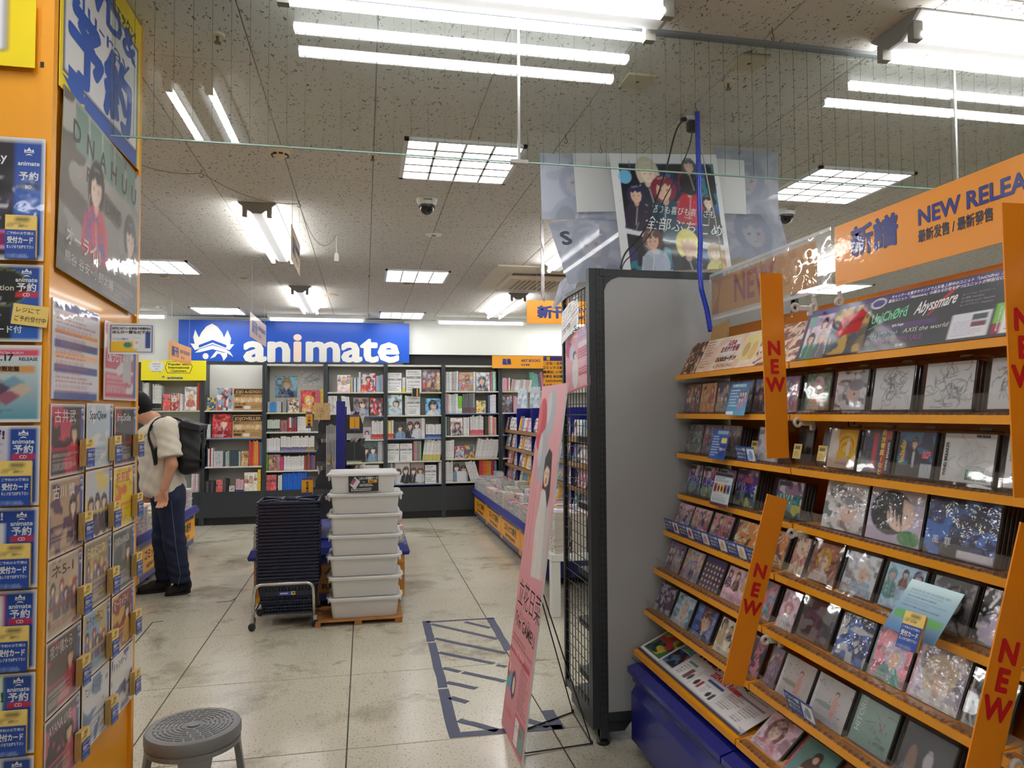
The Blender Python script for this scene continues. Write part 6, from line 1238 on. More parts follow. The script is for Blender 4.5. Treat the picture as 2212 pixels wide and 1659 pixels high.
for k in range(7):
    z = .0395+.1425*k; dx = (.0, .004, -.003, .002, -.002, .003, -.012)[k]
    r = thing('storage_box', 'translucent white lidded box, '+('lowest, on the wooden pallet' if k == 0 else 'topmost of the pile, with a black printed label' if k == 6 else ORD[k]+' from the pallet in the pile'), 'storage box', T(.003+dx, 5.285+(.008 if k < 6 else .0), z), 'translucent storage boxes on the pallet')
    if k == 6: r.scale = (.95, 1, 1)
    link('body', bm_, r); link('lid', lm_, r, T(0, 0, hh-.001)); link('latch', ltm, r, T(-hx-.016, 0, hh-.03)); link('latch', ltm, r, T(hx+.016, 0, hh-.03, PI))
    if k in (0, 2, 4): MB().bevbox((-.05+.02*k, -.06, .045), (.09, .08, .07), .004).build('contents', mat('pale_contents', S(220, 214, 200), .7), r)
    if k == 6:
        a = Art(.215, .112, 70, 40, S(26, 26, 28)); a.rect(0, 0, .012, 1, WHT); a.poly([(.06, .45), (.22, .92), (.40, .62), (.22, .14)], S(206, 210, 222)); a.poly([(.08, .5), (.2, .86), (.28, .72), (.16, .42)], S(200, 60, 70)); a.poly([(.12, .7), (.2, .86), (.26, .76), (.18, .62)], S(70, 110, 140))
        a.text('コミック収納ケース', .36, .74, .021, WHT, .03, width=.135); a.rect(.66, .52, .95, .70, S(240, 170, 30)); a.text('¥800', .69, .55, .019, INK, .02); a.text('Size:', .48, .56, .011, WHT); rg = np.random.default_rng(2)
        a.rows(.38, .32, .97, .48, 2, WHT, rg, .5); a.rows(.1, .04, .97, .24, 2, WHT, rg, .5)
        link('label', a.mesh('label', PRINTG, .0008, bend=lambda x, y: .004+.10*np.clip(-x-.06, 0, 1)*0+.0*y), r, frame((.0, -hy-.004, .066), (1, 0, .02), (0, .08, 1)))
# ------------------------------------------------------------------ new release tables
NAVB = S(46, 60, 130); OY = S(240, 166, 28); TBLUE = mat('table_blue', S(24, 36, 130), .4, coat=.1)
def banner(w, h, brown=False):
    a = Art(w, h, 60, 24, OY if not brown else S(190, 126, 50)); a.rect(0, .84, 1, 1, NAVB); a.rect(0, 0, 1, .15, NAVB); a.rect(.01, .80, .99, .815, INK); a.rect(.01, .18, .99, .195, INK); a.rect(.0, .80, .05, 1, OY); a.rect(.95, .80, 1, 1, OY); a.rect(0, 0, .05, .18, OY); a.rect(.95, 0, 1, .18, OY); a.rect(0, .8, .006, 1, INK); a.rect(.994, 0, 1, 1, INK)
    a.text('コミックス新刊', .5, .50, h*.30, INK, .04, align='c', width=w*.62); a.text('NEW RELEASES', .5, .26, h*.17, INK, .03, align='c', width=w*.52); return a
def table(name, label, x0, x1, y0, y1, faces, zt_=.43):
    r = thing(name, label, 'table', T((x0+x1)/2, (y0+y1)/2, 0)); M = Matrix.Translation((-(x0+x1)/2, -(y0+y1)/2, 0))
    MB().b2((x0+.03, y0+.03, .06), (x1-.03, y1-.03, zt_-.02)).build('base', TBLUE, r, M)
    MB().loft([[(x0-.004, y0-.004, zt_-.075), (x1+.004, y0-.004, zt_-.075), (x1+.004, y1+.004, zt_-.075), (x0-.004, y1+.004, zt_-.075)], [(x0-.012, y0-.012, zt_-.05), (x1+.012, y0-.012, zt_-.05), (x1+.012, y1+.012, zt_-.05), (x0-.012, y1+.012, zt_-.05)], [(x0+.01, y0+.01, zt_), (x1-.01, y0+.01, zt_), (x1-.01, y1-.01, zt_), (x0+.01, y1-.01, zt_)]]).build('top', TBLUE, r, M)
    for ax, pos, a0, a1, n in faces:
        L = (a1-a0)/n
        for k in range(n):
            c_ = a0+L*(k+.5); w = L-.008; h = zt_-.13
            fr_ = {'-x': ((pos, c_, .06+h/2), (0, -1, 0)), '+x': ((pos, c_, .06+h/2), (0, 1, 0)), '-y': ((c_, pos, .06+h/2), (1, 0, 0))}[ax]
            link('banner_panel', banner(w, h, ax == '-y').mesh('banner_panel', PRINTG, .006), r, M @ frame(*fr_, (0, 0, 1)))
    for x in (x0+.1, x1-.1):
        n = int((y1-y0)/.9)+1
        for k in range(n+1): MB().tube([(x, y0+.1+(y1-y0-.2)*k/n, 0), (x, y0+.1+(y1-y0-.2)*k/n, .07)], .022, 8).build('castor', BLACK, r, M)
    return r
table('new_release_table', 'long low blue table with yellow new release banners along the right aisle', 1.45, 1.92, 5.85, 9.86, [('-x', 1.474, 5.9, 9.83, 4)], .405)
table('new_release_table', 'low blue table with yellow new release banners beside the standing man', -2.75, -1.78, 5.35, 8.46, [('+x', -1.806, 5.4, 8.42, 3)], .45)
table('new_release_table', 'low blue table behind the basket pile with a brown orange end panel', -.82, .325, 5.56, 8.1, [('-y', 5.58, -.79, .30, 1), ('+x', .30, 5.6, 8.06, 3)], .45)
# white side table
wt = thing('white_table', 'small white table with square legs carrying magazine piles behind the standee', 'table', T(1.72, 5.35, 0)); WM = Matrix.Translation((-1.72, -5.35, 0))
MB().bevbox((1.72, 5.4, .415), (.86, .86, .05), .004).build('tabletop', WHITE, wt, WM)
for x in (1.325, 2.12):
    for y in (5.01, 5.79): MB().bevbox((x, y, .195), (.066, .066, .39), .003).build('leg', WHITE, wt, WM)
# ------------------------------------------------------------------ piles of comics
COV = [S(214, 150, 160), S(226, 226, 224), S(190, 60, 70), S(120, 150, 180), S(230, 200, 170), S(70, 150, 150), S(210, 120, 110), S(150, 120, 160), S(220, 210, 120), S(60, 60, 70)]
_CM = []
for k in range(30):
    rg = random.Random(500+k); t = (.012, .014, .016)[k//3 % 3]; w, d = .114, .174; m = MB(); cc = COV[k % 10]
    pg = S(222, 218, 208); lt = tuple(.25*q+.5 for q in cc)
    m.b2((-w/2+.001, -d/2+.003, .001), (w/2-.003, d/2-.003, t-.001), pg)
    m.b2((-w/2, -d/2, t-.0009), (w/2, d/2, t), cc); m.b2((-w/2, -d/2, 0), (w/2, d/2, .0009), S(214, 214, 212)); sp = (S(222, 222, 220), lt, S(196, 196, 196))[k % 3]
    m.b2((-w/2-.0004, -d/2, .0004), (-w/2+.001, d/2, t-.0004), sp)
    m.b2((-w/2+.02, -d/2+.03, t), (w/2-.03, d/2-.05, t+.0002), COV[(k*3+1) % 10]); m.b2((-w/2+.01, d/2-.04, t), (w/2-.01, d/2-.015, t+.0002), S(240, 240, 236))
    z_ = -d/2+rg.uniform(.005, .03)
    while z_ < d/2-.02: l = rg.uniform(.008, .03); m.b2((-w/2-.0006, z_, .004), (-w/2, z_+l, t-.004), [S(90, 90, 96), cc, lt, S(160, 160, 160)][rg.randrange(4)]); z_ += l+rg.uniform(.006, .03)
    o = m.build('comic_book', PRINTG); _CM.append((o.data, t)); bpy.data.objects.remove(o)
STACKS = []   # (distance rank, x, y, z, n, rot, cover, label)
def stack(x, y, z, n, rz, k, label): STACKS.append((x*x+y*y, x, y, z, n, rz, k, label))
R_ = random.Random(3)
cname = ['pink', 'white', 'red', 'grey blue', 'tan', 'teal', 'coral', 'lilac', 'yellow', 'dark']
for j in range(22):
    y = 5.96+.178*j
    for i in range(3):
        k = R_.randrange(10)
        if (i, j) == (0, 14): k = 2
        if (i, j) in ((0, 11), (1, 11)): k = 5
        stack(1.53+.128*i, y, .4065, R_.randint(9, 13)-2*(i == 0)+i, R_.uniform(-.04, .04), k, '%s covered comic in the %s pile from the near end, %s row of the right table' % (cname[k], ORD[j], ('aisle', 'middle', 'back')[i]))
for j in range(16):
    for i in range(2):
        k = R_.randrange(10); stack(-1.87-.128*i, 5.5+.182*j, .4515, R_.randint(9, 14)+2*i+(3 if j > 13 else 0), PI+R_.uniform(-.04, .04), k, '%s covered comic in the %s pile from the near end, %s row by the man' % (cname[k], ORD[j], ('aisle', 'back')[i]))
for j in range(10):
    for i, x in enumerate((-.74, -.61, -.48, .10, .235)):
        k = R_.randrange(10)
        if j == 0 and i == 2: k = 5
        stack(x, 5.70+.19*j, .4515, R_.randint(8, 11)+(3 if i in (1, 2) and j < 4 else 0), (PI if i > 2 else 0)+R_.uniform(-.04, .04), k, '%s covered comic in the %s pile of the %s column on the middle table' % (cname[k], ORD[j], ORD[i]))
for j in range(3):
    for i in range(4):
        k = R_.randrange(10); stack(1.375+.13*i, 5.08+.2*j, .441, 18+R_.randint(0, 5)-2*j, R_.uniform(-.05, .05), k, '%s magazine in the %s pile of the %s row on the white table' % (cname[k], ORD[i], ORD[j]))
STACKS.sort(); left = 300
rest = MB(); restv = []
for (d, x, y, z, n, rz, k, label) in STACKS:
    zz = z; rr = random.Random(int(x*1000)+int(y*100)); vis = in_view(x, y, z+.1, 0)
    grpn = label.replace('covered ', '').replace('comic in', 'comics in').replace('magazine in', 'magazines in')
    for q in range(n):
        me, t = _CM[k+10*rr.randrange(3)]
        M = T(x+rr.uniform(-.004, .004), y+rr.uniform(-.004, .004), zz, rz+rr.uniform(-.03, .03)); zz += t
        if left > 0 and vis:
            o = link('comic_book', me, None, M); tag(o, label, 'comic', grpn); left -= 1
        else: restv.append((me, M))
        zz += .0003
V, F_, Cc, off = [], [], [], 0
cache = {}
for me, M in restv:
    if me.name not in cache:
        v = np.zeros(len(me.vertices)*3); me.vertices.foreach_get('co', v); cc = np.zeros(len(me.vertices)*4); me.color_attributes['Col'].data.foreach_get('color', cc)
        cache[me.name] = (v.reshape(-1, 3), [tuple(p.vertices) for p in me.polygons], cc.reshape(-1, 4)[:, :3])
    v, f, cc = cache[me.name]; A4 = np.array(M); V.append(v @ A4[:3, :3].T + A4[:3, 3]); F_ += [tuple(i+off for i in q) for q in f]; Cc.append(cc); off += len(v)
me = bpy.data.meshes.new('piled_comics'); me.from_pydata(np.concatenate(V).tolist(), [], F_); me.materials.append(PRINTG)
at = me.color_attributes.new('Col', 'FLOAT_COLOR', 'POINT'); cc = np.concatenate(Cc); at.data.foreach_set('color', np.hstack([cc, np.ones((len(cc), 1))]).astype(np.float32).ravel())
tag(link('piled_comics', me), 'remaining piled comics on the far parts of the low tables', 'comics', None, 'stuff')
# ------------------------------------------------------------------ black stepped display rack on the middle table
BLKM = mat('black_bracket', S(40, 44, 50), .5)
sr = thing('step_rack', 'blue post rack with black rounded shelves standing on the middle table behind the boxes', 'display rack', T(-.19, 6.0, .4515)); zb = -.4515
MB().b2((-.035, -.02, 0), (.035, .02, 1.09)).build('post', BLUEP, sr); MB().b2((-.2, -.1, 0), (.2, .5, .012)).build('base', BLUEP, sr)
MB().b2((-.035, .46, 0), (.035, .5, 1.05)).build('post', BLUEP, sr)
for i, z in enumerate((.18, .42, .64, .86)):
    for s in (-1, 1):
        x0, x1 = s*.036, s*(.195 if i < 3 else .175)
        pr_ = [(x0, z-.03), (x1, z-.03), (x1, z+.04), (s*.15, z+.12), (x0, z+.12)]
        for y in (-.012, .47): MB().prism(pr_ if s > 0 else pr_[::-1], y, y+.01, M=Matrix(((1, 0, 0, 0), (0, 0, 1, 0), (0, 1, 0, 0), (0, 0, 0, 1)))).build('shelf_end', BLKM, sr)
        MB().b2((min(x0, x1), 0, z-.03), (max(x0, x1), .47, z-.022)).build('shelf', BLKM, sr)
rg = np.random.default_rng(71)
for i, z in enumerate((.18, .42, .64, .86)):
    for s in (-1, 1):
        for k in range(3):
            a = art_doc(.11, .16, 700+i*9+k, [S(226, 224, 220), S(40, 40, 44), S(226, 224, 220)][(k+i) % 3], S(120, 60, 70), (), 10, 14, 4)
            sheet('shelf_comic', '%s comic leaning on the %s tier of the black stepped rack, %s side, %s place' % (['white', 'black', 'white'][(k+i) % 3], ['lowest', 'second', 'third', 'top'][i], 'left' if s < 0 else 'right', ORD[k]), 'paperback', frame(Vector((-.19+s*(.09+.035*k), 6.10+.03*k, .4515+z-.02+.086)), (s*.35, -1, 0) if s < 0 else (.35, 1, 0), (s*.25, 0, 1)), a, PRINTG, .012, 'comics on the black stepped rack')  # more comics, standing instead of piled
for (px, py, py2, w, Y, st_, lb) in ((668, 890, 925, .05, 5.93, '小学館', 'orange publisher divider card left of the blue post'), (766, 896, 930, .075, 5.9, 'KADOKAWA', 'orange publisher divider card right of the blue post'), (664, 1032, 1068, .085, 5.85, '秋田書店', 'orange publisher divider card low on the middle table')):
    p0, p1 = P(px, py, Y=Y), P(px, py2, Y=Y); h = p0.z-p1.z; a = Art(w, h, 12, 24, S(226, 160, 30)); a.rect(0, .86, 1, 1, S(40, 56, 130)); a.rect(0, 0, 1, .14, S(40, 56, 130)); sz = min(w*.7, h*.62/len(st_))
    a.text(st_, .5, .80-sz/h, sz, INK, .03, vert=True)
    cs = thing('divider_card', lb, 'divider card', T(p0.x, Y, p1.z), 'orange publisher dividers'); link('face', a.mesh('face', PRINTG, .002), cs, frame((0, 0, h/2), (1, 0, 0), (0, 0, 1))); MB().b2((-.004, .003, -(p1.z-.452)), (.004, .007, h*.5)).build('stem', CLEAR, cs)
a = art_lines(.125, .135, 91, S(60, 50, 40), S(200, 166, 116), 24, 26, 20); p = P(696, 898, Y=5.95); cs = thing('kraft_display', 'kraft brown display card with black brush strokes above the stepped rack', 'card', T(p.x, 5.95, 1.41), None); link('face', a.mesh('face', PRINT, .004), cs, frame((0, 0, .05), (1, 0, 0), (0, 0, 1))); MB().b2((-.01, .004, -.1), (.01, .008, .05)).build('stem', BLKM, cs)
# clear card strip hanging on the post
cs = thing('clear_card_rail', 'clear plastic rail of blank price card pockets on the front of the blue post', 'card rail', T(P(716, 950, Y=5.85).x, 5.88, 1.12))
for k in range(5): MB().box((-.035+.016*k, -.01*k, .04-.006*abs(k-2)), (.012, .04, .40)).build('clear_slat', clear_mat('milky_clear', haze=.35, gain=1.5), cs)
MB().b2((-.006, 0, .03), (.006, .1, .04)).build('hook', STEEL, cs)
for k in range(3): MB().box((-.02+.02*k, -.03, -.02-.03*k), (.02, .02, .05)).build('clip', mat('brass_clip', S(170, 140, 100), .4), cs)
# ------------------------------------------------------------------ hanging signs
STRING = mat('nylon_line', S(190, 190, 186), .4)
def hanging(name, label, M, art, m=PRINTG, top=None, dx=.4):
    r = thing(name, label, 'sign', M, 'signs hanging from the ceiling'); link('board', art.mesh('board', m, .004), r)
    zc = M.translation.z
    for s in (-1, 1):
        q = Vector((s*art.w*dx, art.h/2, -.002)); MB().tube([q, q+M.inverted().to_3x3() @ Vector((0, 0, CZ-zc-art.h/2-.002))], .0012, 4).build('line', STRING, r)
    return r
def nr(w, h, bg, ink, big='新刊'):
    a = Art(w, h, 20, 10, bg); a.text(big, .1, .3, h*.55, ink, .05, width=w*.3); a.text('NEW RELEASES', .46, .52, h*.26, ink, .03, width=w*.46); a.text('最新 發售', .5, .2, h*.18, ink, .02); return a
SB = S(30, 40, 120)
hanging('hanging_sign', 'orange hanging new release sign at the upper right before the grey shelf', frame((P(1138, 676, Y=6.4).x+.48, 6.4, 2.36), (1, 0, 0), (0, 0, 1)), nr(.96, .215, S(240, 160, 26), SB))
hanging('hanging_sign', 'orange hanging new release sign over the yellow shelf sign at the left', frame((P(367, 759, Y=7.9).x, 8.35, (P(367, 759, Y=7.9).z+P(413, 769, Y=8.9).z)/2), (0, 1, 0), (0, 0, 1)), nr(.95, .2, S(236, 160, 40), SB))
hanging('hanging_sign', 'tan hanging sign seen steeply before the letters of the blue banner', frame((-.95, 6.9, P(572, 712, Y=6.8).z), (0, 1, 0), (0, 0, 1)), nr(1.0, .21, S(206, 176, 140), SB))
hanging('hanging_sign', 'hanging sign seen almost edge on below the near lengthwise batten', frame((-.425, 4.68, 2.46), (0, 1, 0), (0, 0, 1)), nr(.56, .21, S(200, 176, 140), SB))
for q, h, lb in (((1172, 505), .16, 'dark hanging placard seen edge on left of the grey shelf, upper one'), ((1173, 597), .30, 'dark hanging placard seen edge on left of the grey shelf, lower one')):
    p = P(*q, Y=4.7); d = Vector((p.x, p.y, 0)).normalized(); d = (d+Vector((.07, 0, 0))).normalized()
    hanging('hanging_placard', lb, frame(p, d, (0, 0, 1)), art_abstract(.3, h, 88, [S(40, 36, 40), S(200, 40, 90), S(200, 200, 205)], 20, 20, 14))
# sign with publishers, on the blue bookcase
p = P(1196, 805, Y=7.8); a = Art(.255, .36, 40, 56, S(240, 166, 28)); a.rect(0, .86, 1, 1, SB); a.rect(.16, .88, .3, 1, S(240, 166, 28))
for k, s_ in enumerate(('少女・女性', 'コミックス新刊', '集英社 小学館', '白泉社 秋田書店', 'KADOKAWA', 'その他 女性向け')): a.text(s_, .5, .75-.135*k, .036-.004*(k == 5), INK, .03, align='c', width=.27 if k not in (0, 4) else .2)
cs = thing('publisher_sign', 'orange and navy sign listing publishers above the blue bookcase', 'sign', T(p.x+.01, 7.8, p.z)); link('board', a.mesh('board', PRINTG, .004), cs, frame((0, 0, 0), (1, 0, 0), (0, 0, 1))); MB().tube([(0, .01, -.15), (0, .01, 1.49-p.z)], .006, 6).build('stem', STEEL, cs)
# ------------------------------------------------------------------ blue bookcase behind the right table
bc = thing('blue_bookcase', 'long blue metal bookcase of leaning comics behind the right table', 'bookcase', T(2.05, 7.8, 0)); BM = Matrix.Translation((-2.05, -7.8, 0))
MB().b2((2.12, 5.9, .3), (2.16, 10.1, 1.49)).build('back_panel', BLUEP, bc, BM)
for k in range(6): y = 5.9+.84*k; MB().b2((1.95, y-.012, .3), (2.13, y+.012, 1.49)).build('upright', BLUEP, bc, BM)
MB().b2((1.94, 5.9, .06), (2.16, 10.1, .34)).build('plinth', BLUEP, bc, BM)
SHZ = [.50, .73, .96, 1.19]
for z in SHZ: MB().b2((1.945, 5.9, z-.02), (2.13, 10.1, z)).build('shelf', BLKM, bc, BM); MB().b2((1.935, 5.9, z-.03), (1.945, 10.1, z+.012)).build('shelf_edge', mat('brown_price_rail', S(150, 116, 70), .4), bc, BM)
n_ = 0
for i, z in enumerate(SHZ):
    for j in range(28):
        y = 10.0-.145*j
        if (j+i) % 5 == 4:
            a = Art(.11, .19, 10, 16, S(226, 160, 30) if (i+j) % 2 else S(28, 28, 32)); a.rect(0, .85, 1, 1, SB); a.text('コミック', .5, .68, .03, INK if (i+j) % 2 else WHT, .03, vert=True); nm, lb = 'divider_card', '%s divider card, %s from the far end, %s tier of the blue bookcase' % ('orange' if (i+j) % 2 else 'black', ORD[j], ORD[i])
        else:
            k = R_.randrange(6); a = art_doc(.12, .17, 900+i*40+j, COV[(1, 1, 0, 4, 1, 3)[k]], S(120, 90, 100), (), 9, 12, 3); a.blotch([COV[R_.randrange(10)]], np.random.default_rng(j*7+i), 3, 3, .6); nm, lb = 'shelf_comic', '%s comic, %s from the far end, %s tier from below, blue bookcase' % (cname[(1, 1, 0, 4, 1, 3)[k]], ORD[j], ORD[i])
        sheet(nm, lb, 'paperback' if nm == 'shelf_comic' else 'divider card', frame(Vector((1.985, y, z+.012+a.h/2)), (.25, -1, 0), (.22, 0, 1)), a, PRINTG, .03 if nm == 'shelf_comic' else .004, 'comics leaning in the blue bookcase')  # the leaning volumes are comics too, the cards are dividers
for q, lb in (((1128, 868), 'pale blue boxed display standing on the blue bookcase, left one'), ((1155, 862), 'pale blue boxed display standing on the blue bookcase, right one')):
    p = P(*q, X=2.0); sheet('display_box', lb, 'box', frame(Vector((2.0, p.y, 1.49+.13)), (.6, -1, 0), (0, 0, 1)), art_abstract(.16, .25, 95, [S(196, 210, 222), S(150, 180, 206), S(226, 230, 236)], 20, 28, 8), PRINTG, .02, 'boxed displays on the blue bookcase')

# dark scraped lines left on the floor tiles
fs_ = thing('floor_scrape', 'thin dark scraped lines on the floor left of the trolley', 'floor marking', T(0, 0, 0)); SCR = mat('scrape', S(60, 56, 50), .8)
for q in (((293, 1388), (300, 1380), (329, 1345), (353, 1342)), ((468, 1301), (498, 1299), (508, 1293))):
    ps = [P(*k_, Z=0) for k_ in q]; MB().tube([(p_.x, p_.y, .0012) for p_ in ps], .004, 5).build('line', SCR, fs_, Matrix.Scale(.6, 4, (0, 0, 1)))
# ------------------------------------------------------------------ back wall shelving
SY = 9.98; CREAM = mat('cream_board', S(216, 216, 208), .5); SDARK = mat('dark_grey_laminate', S(52, 58, 62), .5); SBASE = mat('charcoal_laminate', S(48, 52, 56), .45)
UP = [163, 300, 437, 571, 703, 833, 958, 1081, 1203, 1326]
def sx(px): return P(px, 890, Y=SY).x
def sz(py): return P(780, py, Y=SY).z
DEPTH = .30
ROWS = {1: [885, 943, 1002, 1057], 2: [885, 943, 1002, 1060], 3: [890, 931, 972.5, 1013, 1057.5], 4: [847, 898.5, 949.5, 999, 1048], 5: [847, 897.5, 948.6, 998, 1048], 6: [845, 894, 943.5, 995, 1046], 7: [845, 893, 943, 995, 1046], 0: [885, 943, 1002, 1057], 8: [845, 894, 943, 995, 1046]}
BL = ['far left bay behind the pillar', 'bay under the yellow sign', 'bay with the kraft boxes', 'bay with the blue poster', 'bay behind the black stepped rack', 'bay right of the black stepped rack', 'bay left of the art books sign', 'bay under the art books sign', 'hidden bay on the right']
for i in range(9):
    x0, x1 = sx(UP[i]), sx(UP[i+1]); r = thing('wall_bookshelf', 'dark framed cream bookshelf, '+BL[i], 'bookshelf', T((x0+x1)/2, SY, 0), 'bookshelves along the back wall'); M = Matrix.Translation((-(x0+x1)/2, -SY, 0))
    for x in (x0+.0145, x1-.0145): MB().b2((x-.0135, SY, 0), (x+.0135, SY+DEPTH+.02, 2.11)).build('upright', SDARK, r, M)
    MB().b2((x0+.028, SY+DEPTH, .10), (x1-.028, SY+DEPTH+.02, 2.10)).build('back_panel', CREAM, r, M)
    MB().b2((x0+.028, SY-.008, .10), (x1-.028, SY+DEPTH, .43)).build('base', SBASE, r, M)
    MB().b2((x0+.028, SY+.03, 0), (x1-.028, SY+DEPTH, .10)).build('kick_board', BLACK, r, M)
    if i not in (2,): MB().b2((x0+.028, SY+.01, 2.075), (x1-.028, SY+DEPTH, 2.10)).build('top_board', CREAM, r, M)
    for k, py in enumerate(ROWS[i]):
        z = sz(py); s = MB().b2((x0+.028, SY-.005, z-.018), (x1-.028, SY+DEPTH, z)).build('shelf', CREAM, r, M)
        if (i+k) % 2: MB().b2((x0+.03, SY-.0075, z-.017), (x1-.03, SY-.005, z-.004)).build('label_strip', mat('blue_label_strip', S(70, 100, 150), .4) if (i*3+k) % 3 else mat('pale_label_strip', S(200, 206, 150), .4), s)
W_, BK = WHT, S(30, 30, 34)
PAL = dict(wb=[S(232, 232, 230)]*5+[S(222, 222, 220)], wk=[S(230, 230, 228)], red=[S(190, 50, 56), S(226, 226, 226), S(60, 50, 56)], pinkw=[S(226, 180, 190), W_, S(200, 90, 110)], dark=[S(50, 48, 50), S(90, 86, 84), S(40, 40, 46)], navy=[S(50, 60, 100), W_, S(90, 100, 130), S(180, 60, 60)], teal=[S(60, 90, 90), S(110, 110, 80), S(190, 196, 190), S(70, 80, 100)], rainbow=[S(206, 70, 60), S(226, 120, 70), S(230, 160, 60), S(190, 50, 90), S(70, 150, 160)], silver=[S(70, 140, 200), S(190, 194, 200), S(160, 150, 140)], green=[S(200, 214, 200)], brown=[S(110, 60, 50), S(160, 80, 70), S(190, 190, 190), S(170, 40, 50), S(40, 110, 190)], blue=[S(22, 104, 214)], mag=[S(214, 60, 130)], mixed=[S(226, 200, 100), W_, S(120, 180, 160), S(200, 110, 120), S(90, 110, 150), W_], sky=[S(150, 190, 220), W_, S(214, 170, 190), S(120, 190, 200)], grey=[S(150, 152, 156), S(190, 192, 196), S(110, 112, 118)], pastel=[S(210, 190, 180), S(190, 206, 206), W_, S(206, 180, 196), S(180, 180, 170)], lime=[S(130, 196, 60)], coral=[S(226, 150, 130), W_, S(60, 70, 60), S(230, 180, 170)], yel=[S(236, 204, 70), W_])
_SP = {}
def spine_mesh(w, h, col, band, lean, seed):
    k = (round(w, 3), round(h, 2), col, band, seed % 3)
    if k not in _SP:
        rg = random.Random(seed % 3); m = MB(); d = .15; y0 = 0
        m.b2((-w/2, 0, 0), (w/2, d, h), col)
        m.b2((-w/2+.0004, d, .003), (w/2-.0004, d+.0005, h-.003), (.85, .84, .8))
        if band: m.b2((-w/2, -.0003, 0), (w/2, 0, h*.28), band)
        dk = tuple(q*.55+.02 for q in col); z = h*.9
        while z > h*.4: l = h*rg.uniform(.03, .1); m.b2((-w*.12, -.0005, z-l), (w*.12, 0, z), dk); z -= l+h*rg.uniform(.02, .10)
        m.b2((-w*.3, -.0005, h*.04), (w*.3, 0, h*.09), dk)
        o = m.build('book', PRINTG); _SP[k] = o.data; bpy.data.objects.remove(o)
    return _SP[k]
RUNS, FACES = [], []
def s_(bay, row, x0, x1, yt, n, pal, look, band=None, lean=0.0): RUNS.append((bay, row, x0, x1, yt, n, pal, look, band, lean))
def f_(bay, row, x0, x1, yt, art, look, cat='book', name='book'): FACES.append((bay, row, x0, x1, yt, art, look, cat, name))
def kraft(title, sub):
    def g(w, h, s):
        a = Art(w, h, 60, 40, S(182, 142, 90)); a.rect(.02, .72, .98, .95, S(34, 28, 24)); a.text(title, .5, .775, h*.185, S(200, 160, 100), .04, align='c', width=w*.88); a.text(sub, .05, .62, h*.09, INK, .03, width=w*.62); rg = np.random.default_rng(s)
        a.rect(.03, .38, .97, .54, S(206, 180, 136)); a.blotch([S(226, 206, 170)], rg, 16, 3, .55, .03, .36, .97, .56); a.rows(.6, .08, .95, .26, 5, S(60, 46, 34), rg, .4); a.rect(.05, .1, .3, .2, S(60, 48, 36)); a.rect(.36, .06, .56, .2, S(226, 224, 218)); a.text('取り扱い注意', .05, .25, h*.09, INK, .03, width=w*.36); return a
    return g
def doc(title, bar=True):
    def g(w, h, s):
        a = art_doc(w, h, s, S(232, 234, 234), S(90, 92, 96), (), 26, 34, 9); a.rect(0, .32, 1, .78, S(230, 232, 232)); a.rect(.05, .60, .95, .70, S(70, 74, 80) if bar else S(200, 204, 206)); a.text('アニメイト限定セット', .5, .622, h*.07, WHT if bar else INK, .03, align='c', width=w*.8); a.text(title, .5, .42, h*.1, INK, .02, align='c', width=w*.78); return a
    return g
def magazine(w, h, s):
    rg = np.random.default_rng(s); a = Art(w, h, 30, 36, S(70, 120, 170)); a.blotch([S(196, 50, 40), S(60, 90, 150), S(220, 200, 190)], rg, 4, 5, .54); person_fig(a, rg, .5, .7, .15, S(40, 40, 46), S(190, 44, 40)); person_fig(a, rg, .25, .5, .12, S(206, 200, 190), S(200, 50, 40)); a.text('ログラ', .72, .42, h*.14, WHT, .05, vert=True); a.ell(.15, .08, .16, .1, S(230, 110, 40)); return a
ph = lambda t, n=2: A(art_photo, t, nx=28, ny=34, n=n)
PT = lambda bg, h, c_: A(art_portrait, S(*bg), S(*h), S(*c_), nx=26, ny=32)
GP_ = lambda bg, n=5: A(art_group, S(*bg), n, nx=28, ny=32)
AB = lambda *cs: A(art_abstract, [S(*q) for q in cs], nx=26, ny=32, k=12)
s_(1, 0, 304, 319, 826, 4, 'wb', 'white tall spine', BK); s_(1, 0, 328, 347, 831, 7, 'wk', 'white spine with a black foot', BK); f_(1, 0, 350, 367, 851, GP_((206, 70, 70), 3), 'small red and white comic'); f_(1, 0, 368, 386, 849, AB((226, 224, 220), (220, 120, 60), (60, 60, 70), (200, 40, 60)), 'small orange and white comic'); s_(1, 0, 387, 396, 850, 3, 'pinkw', 'pink spine'); f_(1, 0, 397, 424, 836, PT((232, 226, 220), (220, 180, 90), (206, 110, 96)), 'white art book with a fair haired figure in salmon'); s_(1, 0, 425, 434, 828, 2, 'rainbow', 'red orange spine')
s_(1, 3, 414, 436, 1016, 5, 'pinkw', 'white and pink spine beside the man', None)
f_(2, 0, 445, 466, 858, AB((60, 110, 150), (40, 60, 90), (220, 190, 70)), 'small blue book with a gold figure'); f_(2, 0, 467, 502, 838, AB((232, 232, 232), (60, 66, 76), (190, 80, 70), (140, 170, 190)), 'white art book with a dark swirling picture'); f_(2, 0, 503, 569, 839, kraft('JOJO A-GO!GO!', '配送用ダンボールケース'), 'brown cardboard book box with a two part title, upper one', 'box', 'boxed_book')
s_(2, 1, 446, 457, 914, 4, 'red', 'black red and teal spine'); f_(2, 1, 458, 500, 893, PT((176, 22, 34), (200, 60, 50), (150, 16, 26)), 'deep red art book with a red haired face'); f_(2, 1, 501, 568, 895, kraft('JOJOVELLER', '配送用ダンボールケース'), 'brown cardboard book box with a one word title, lower one', 'box', 'boxed_book')
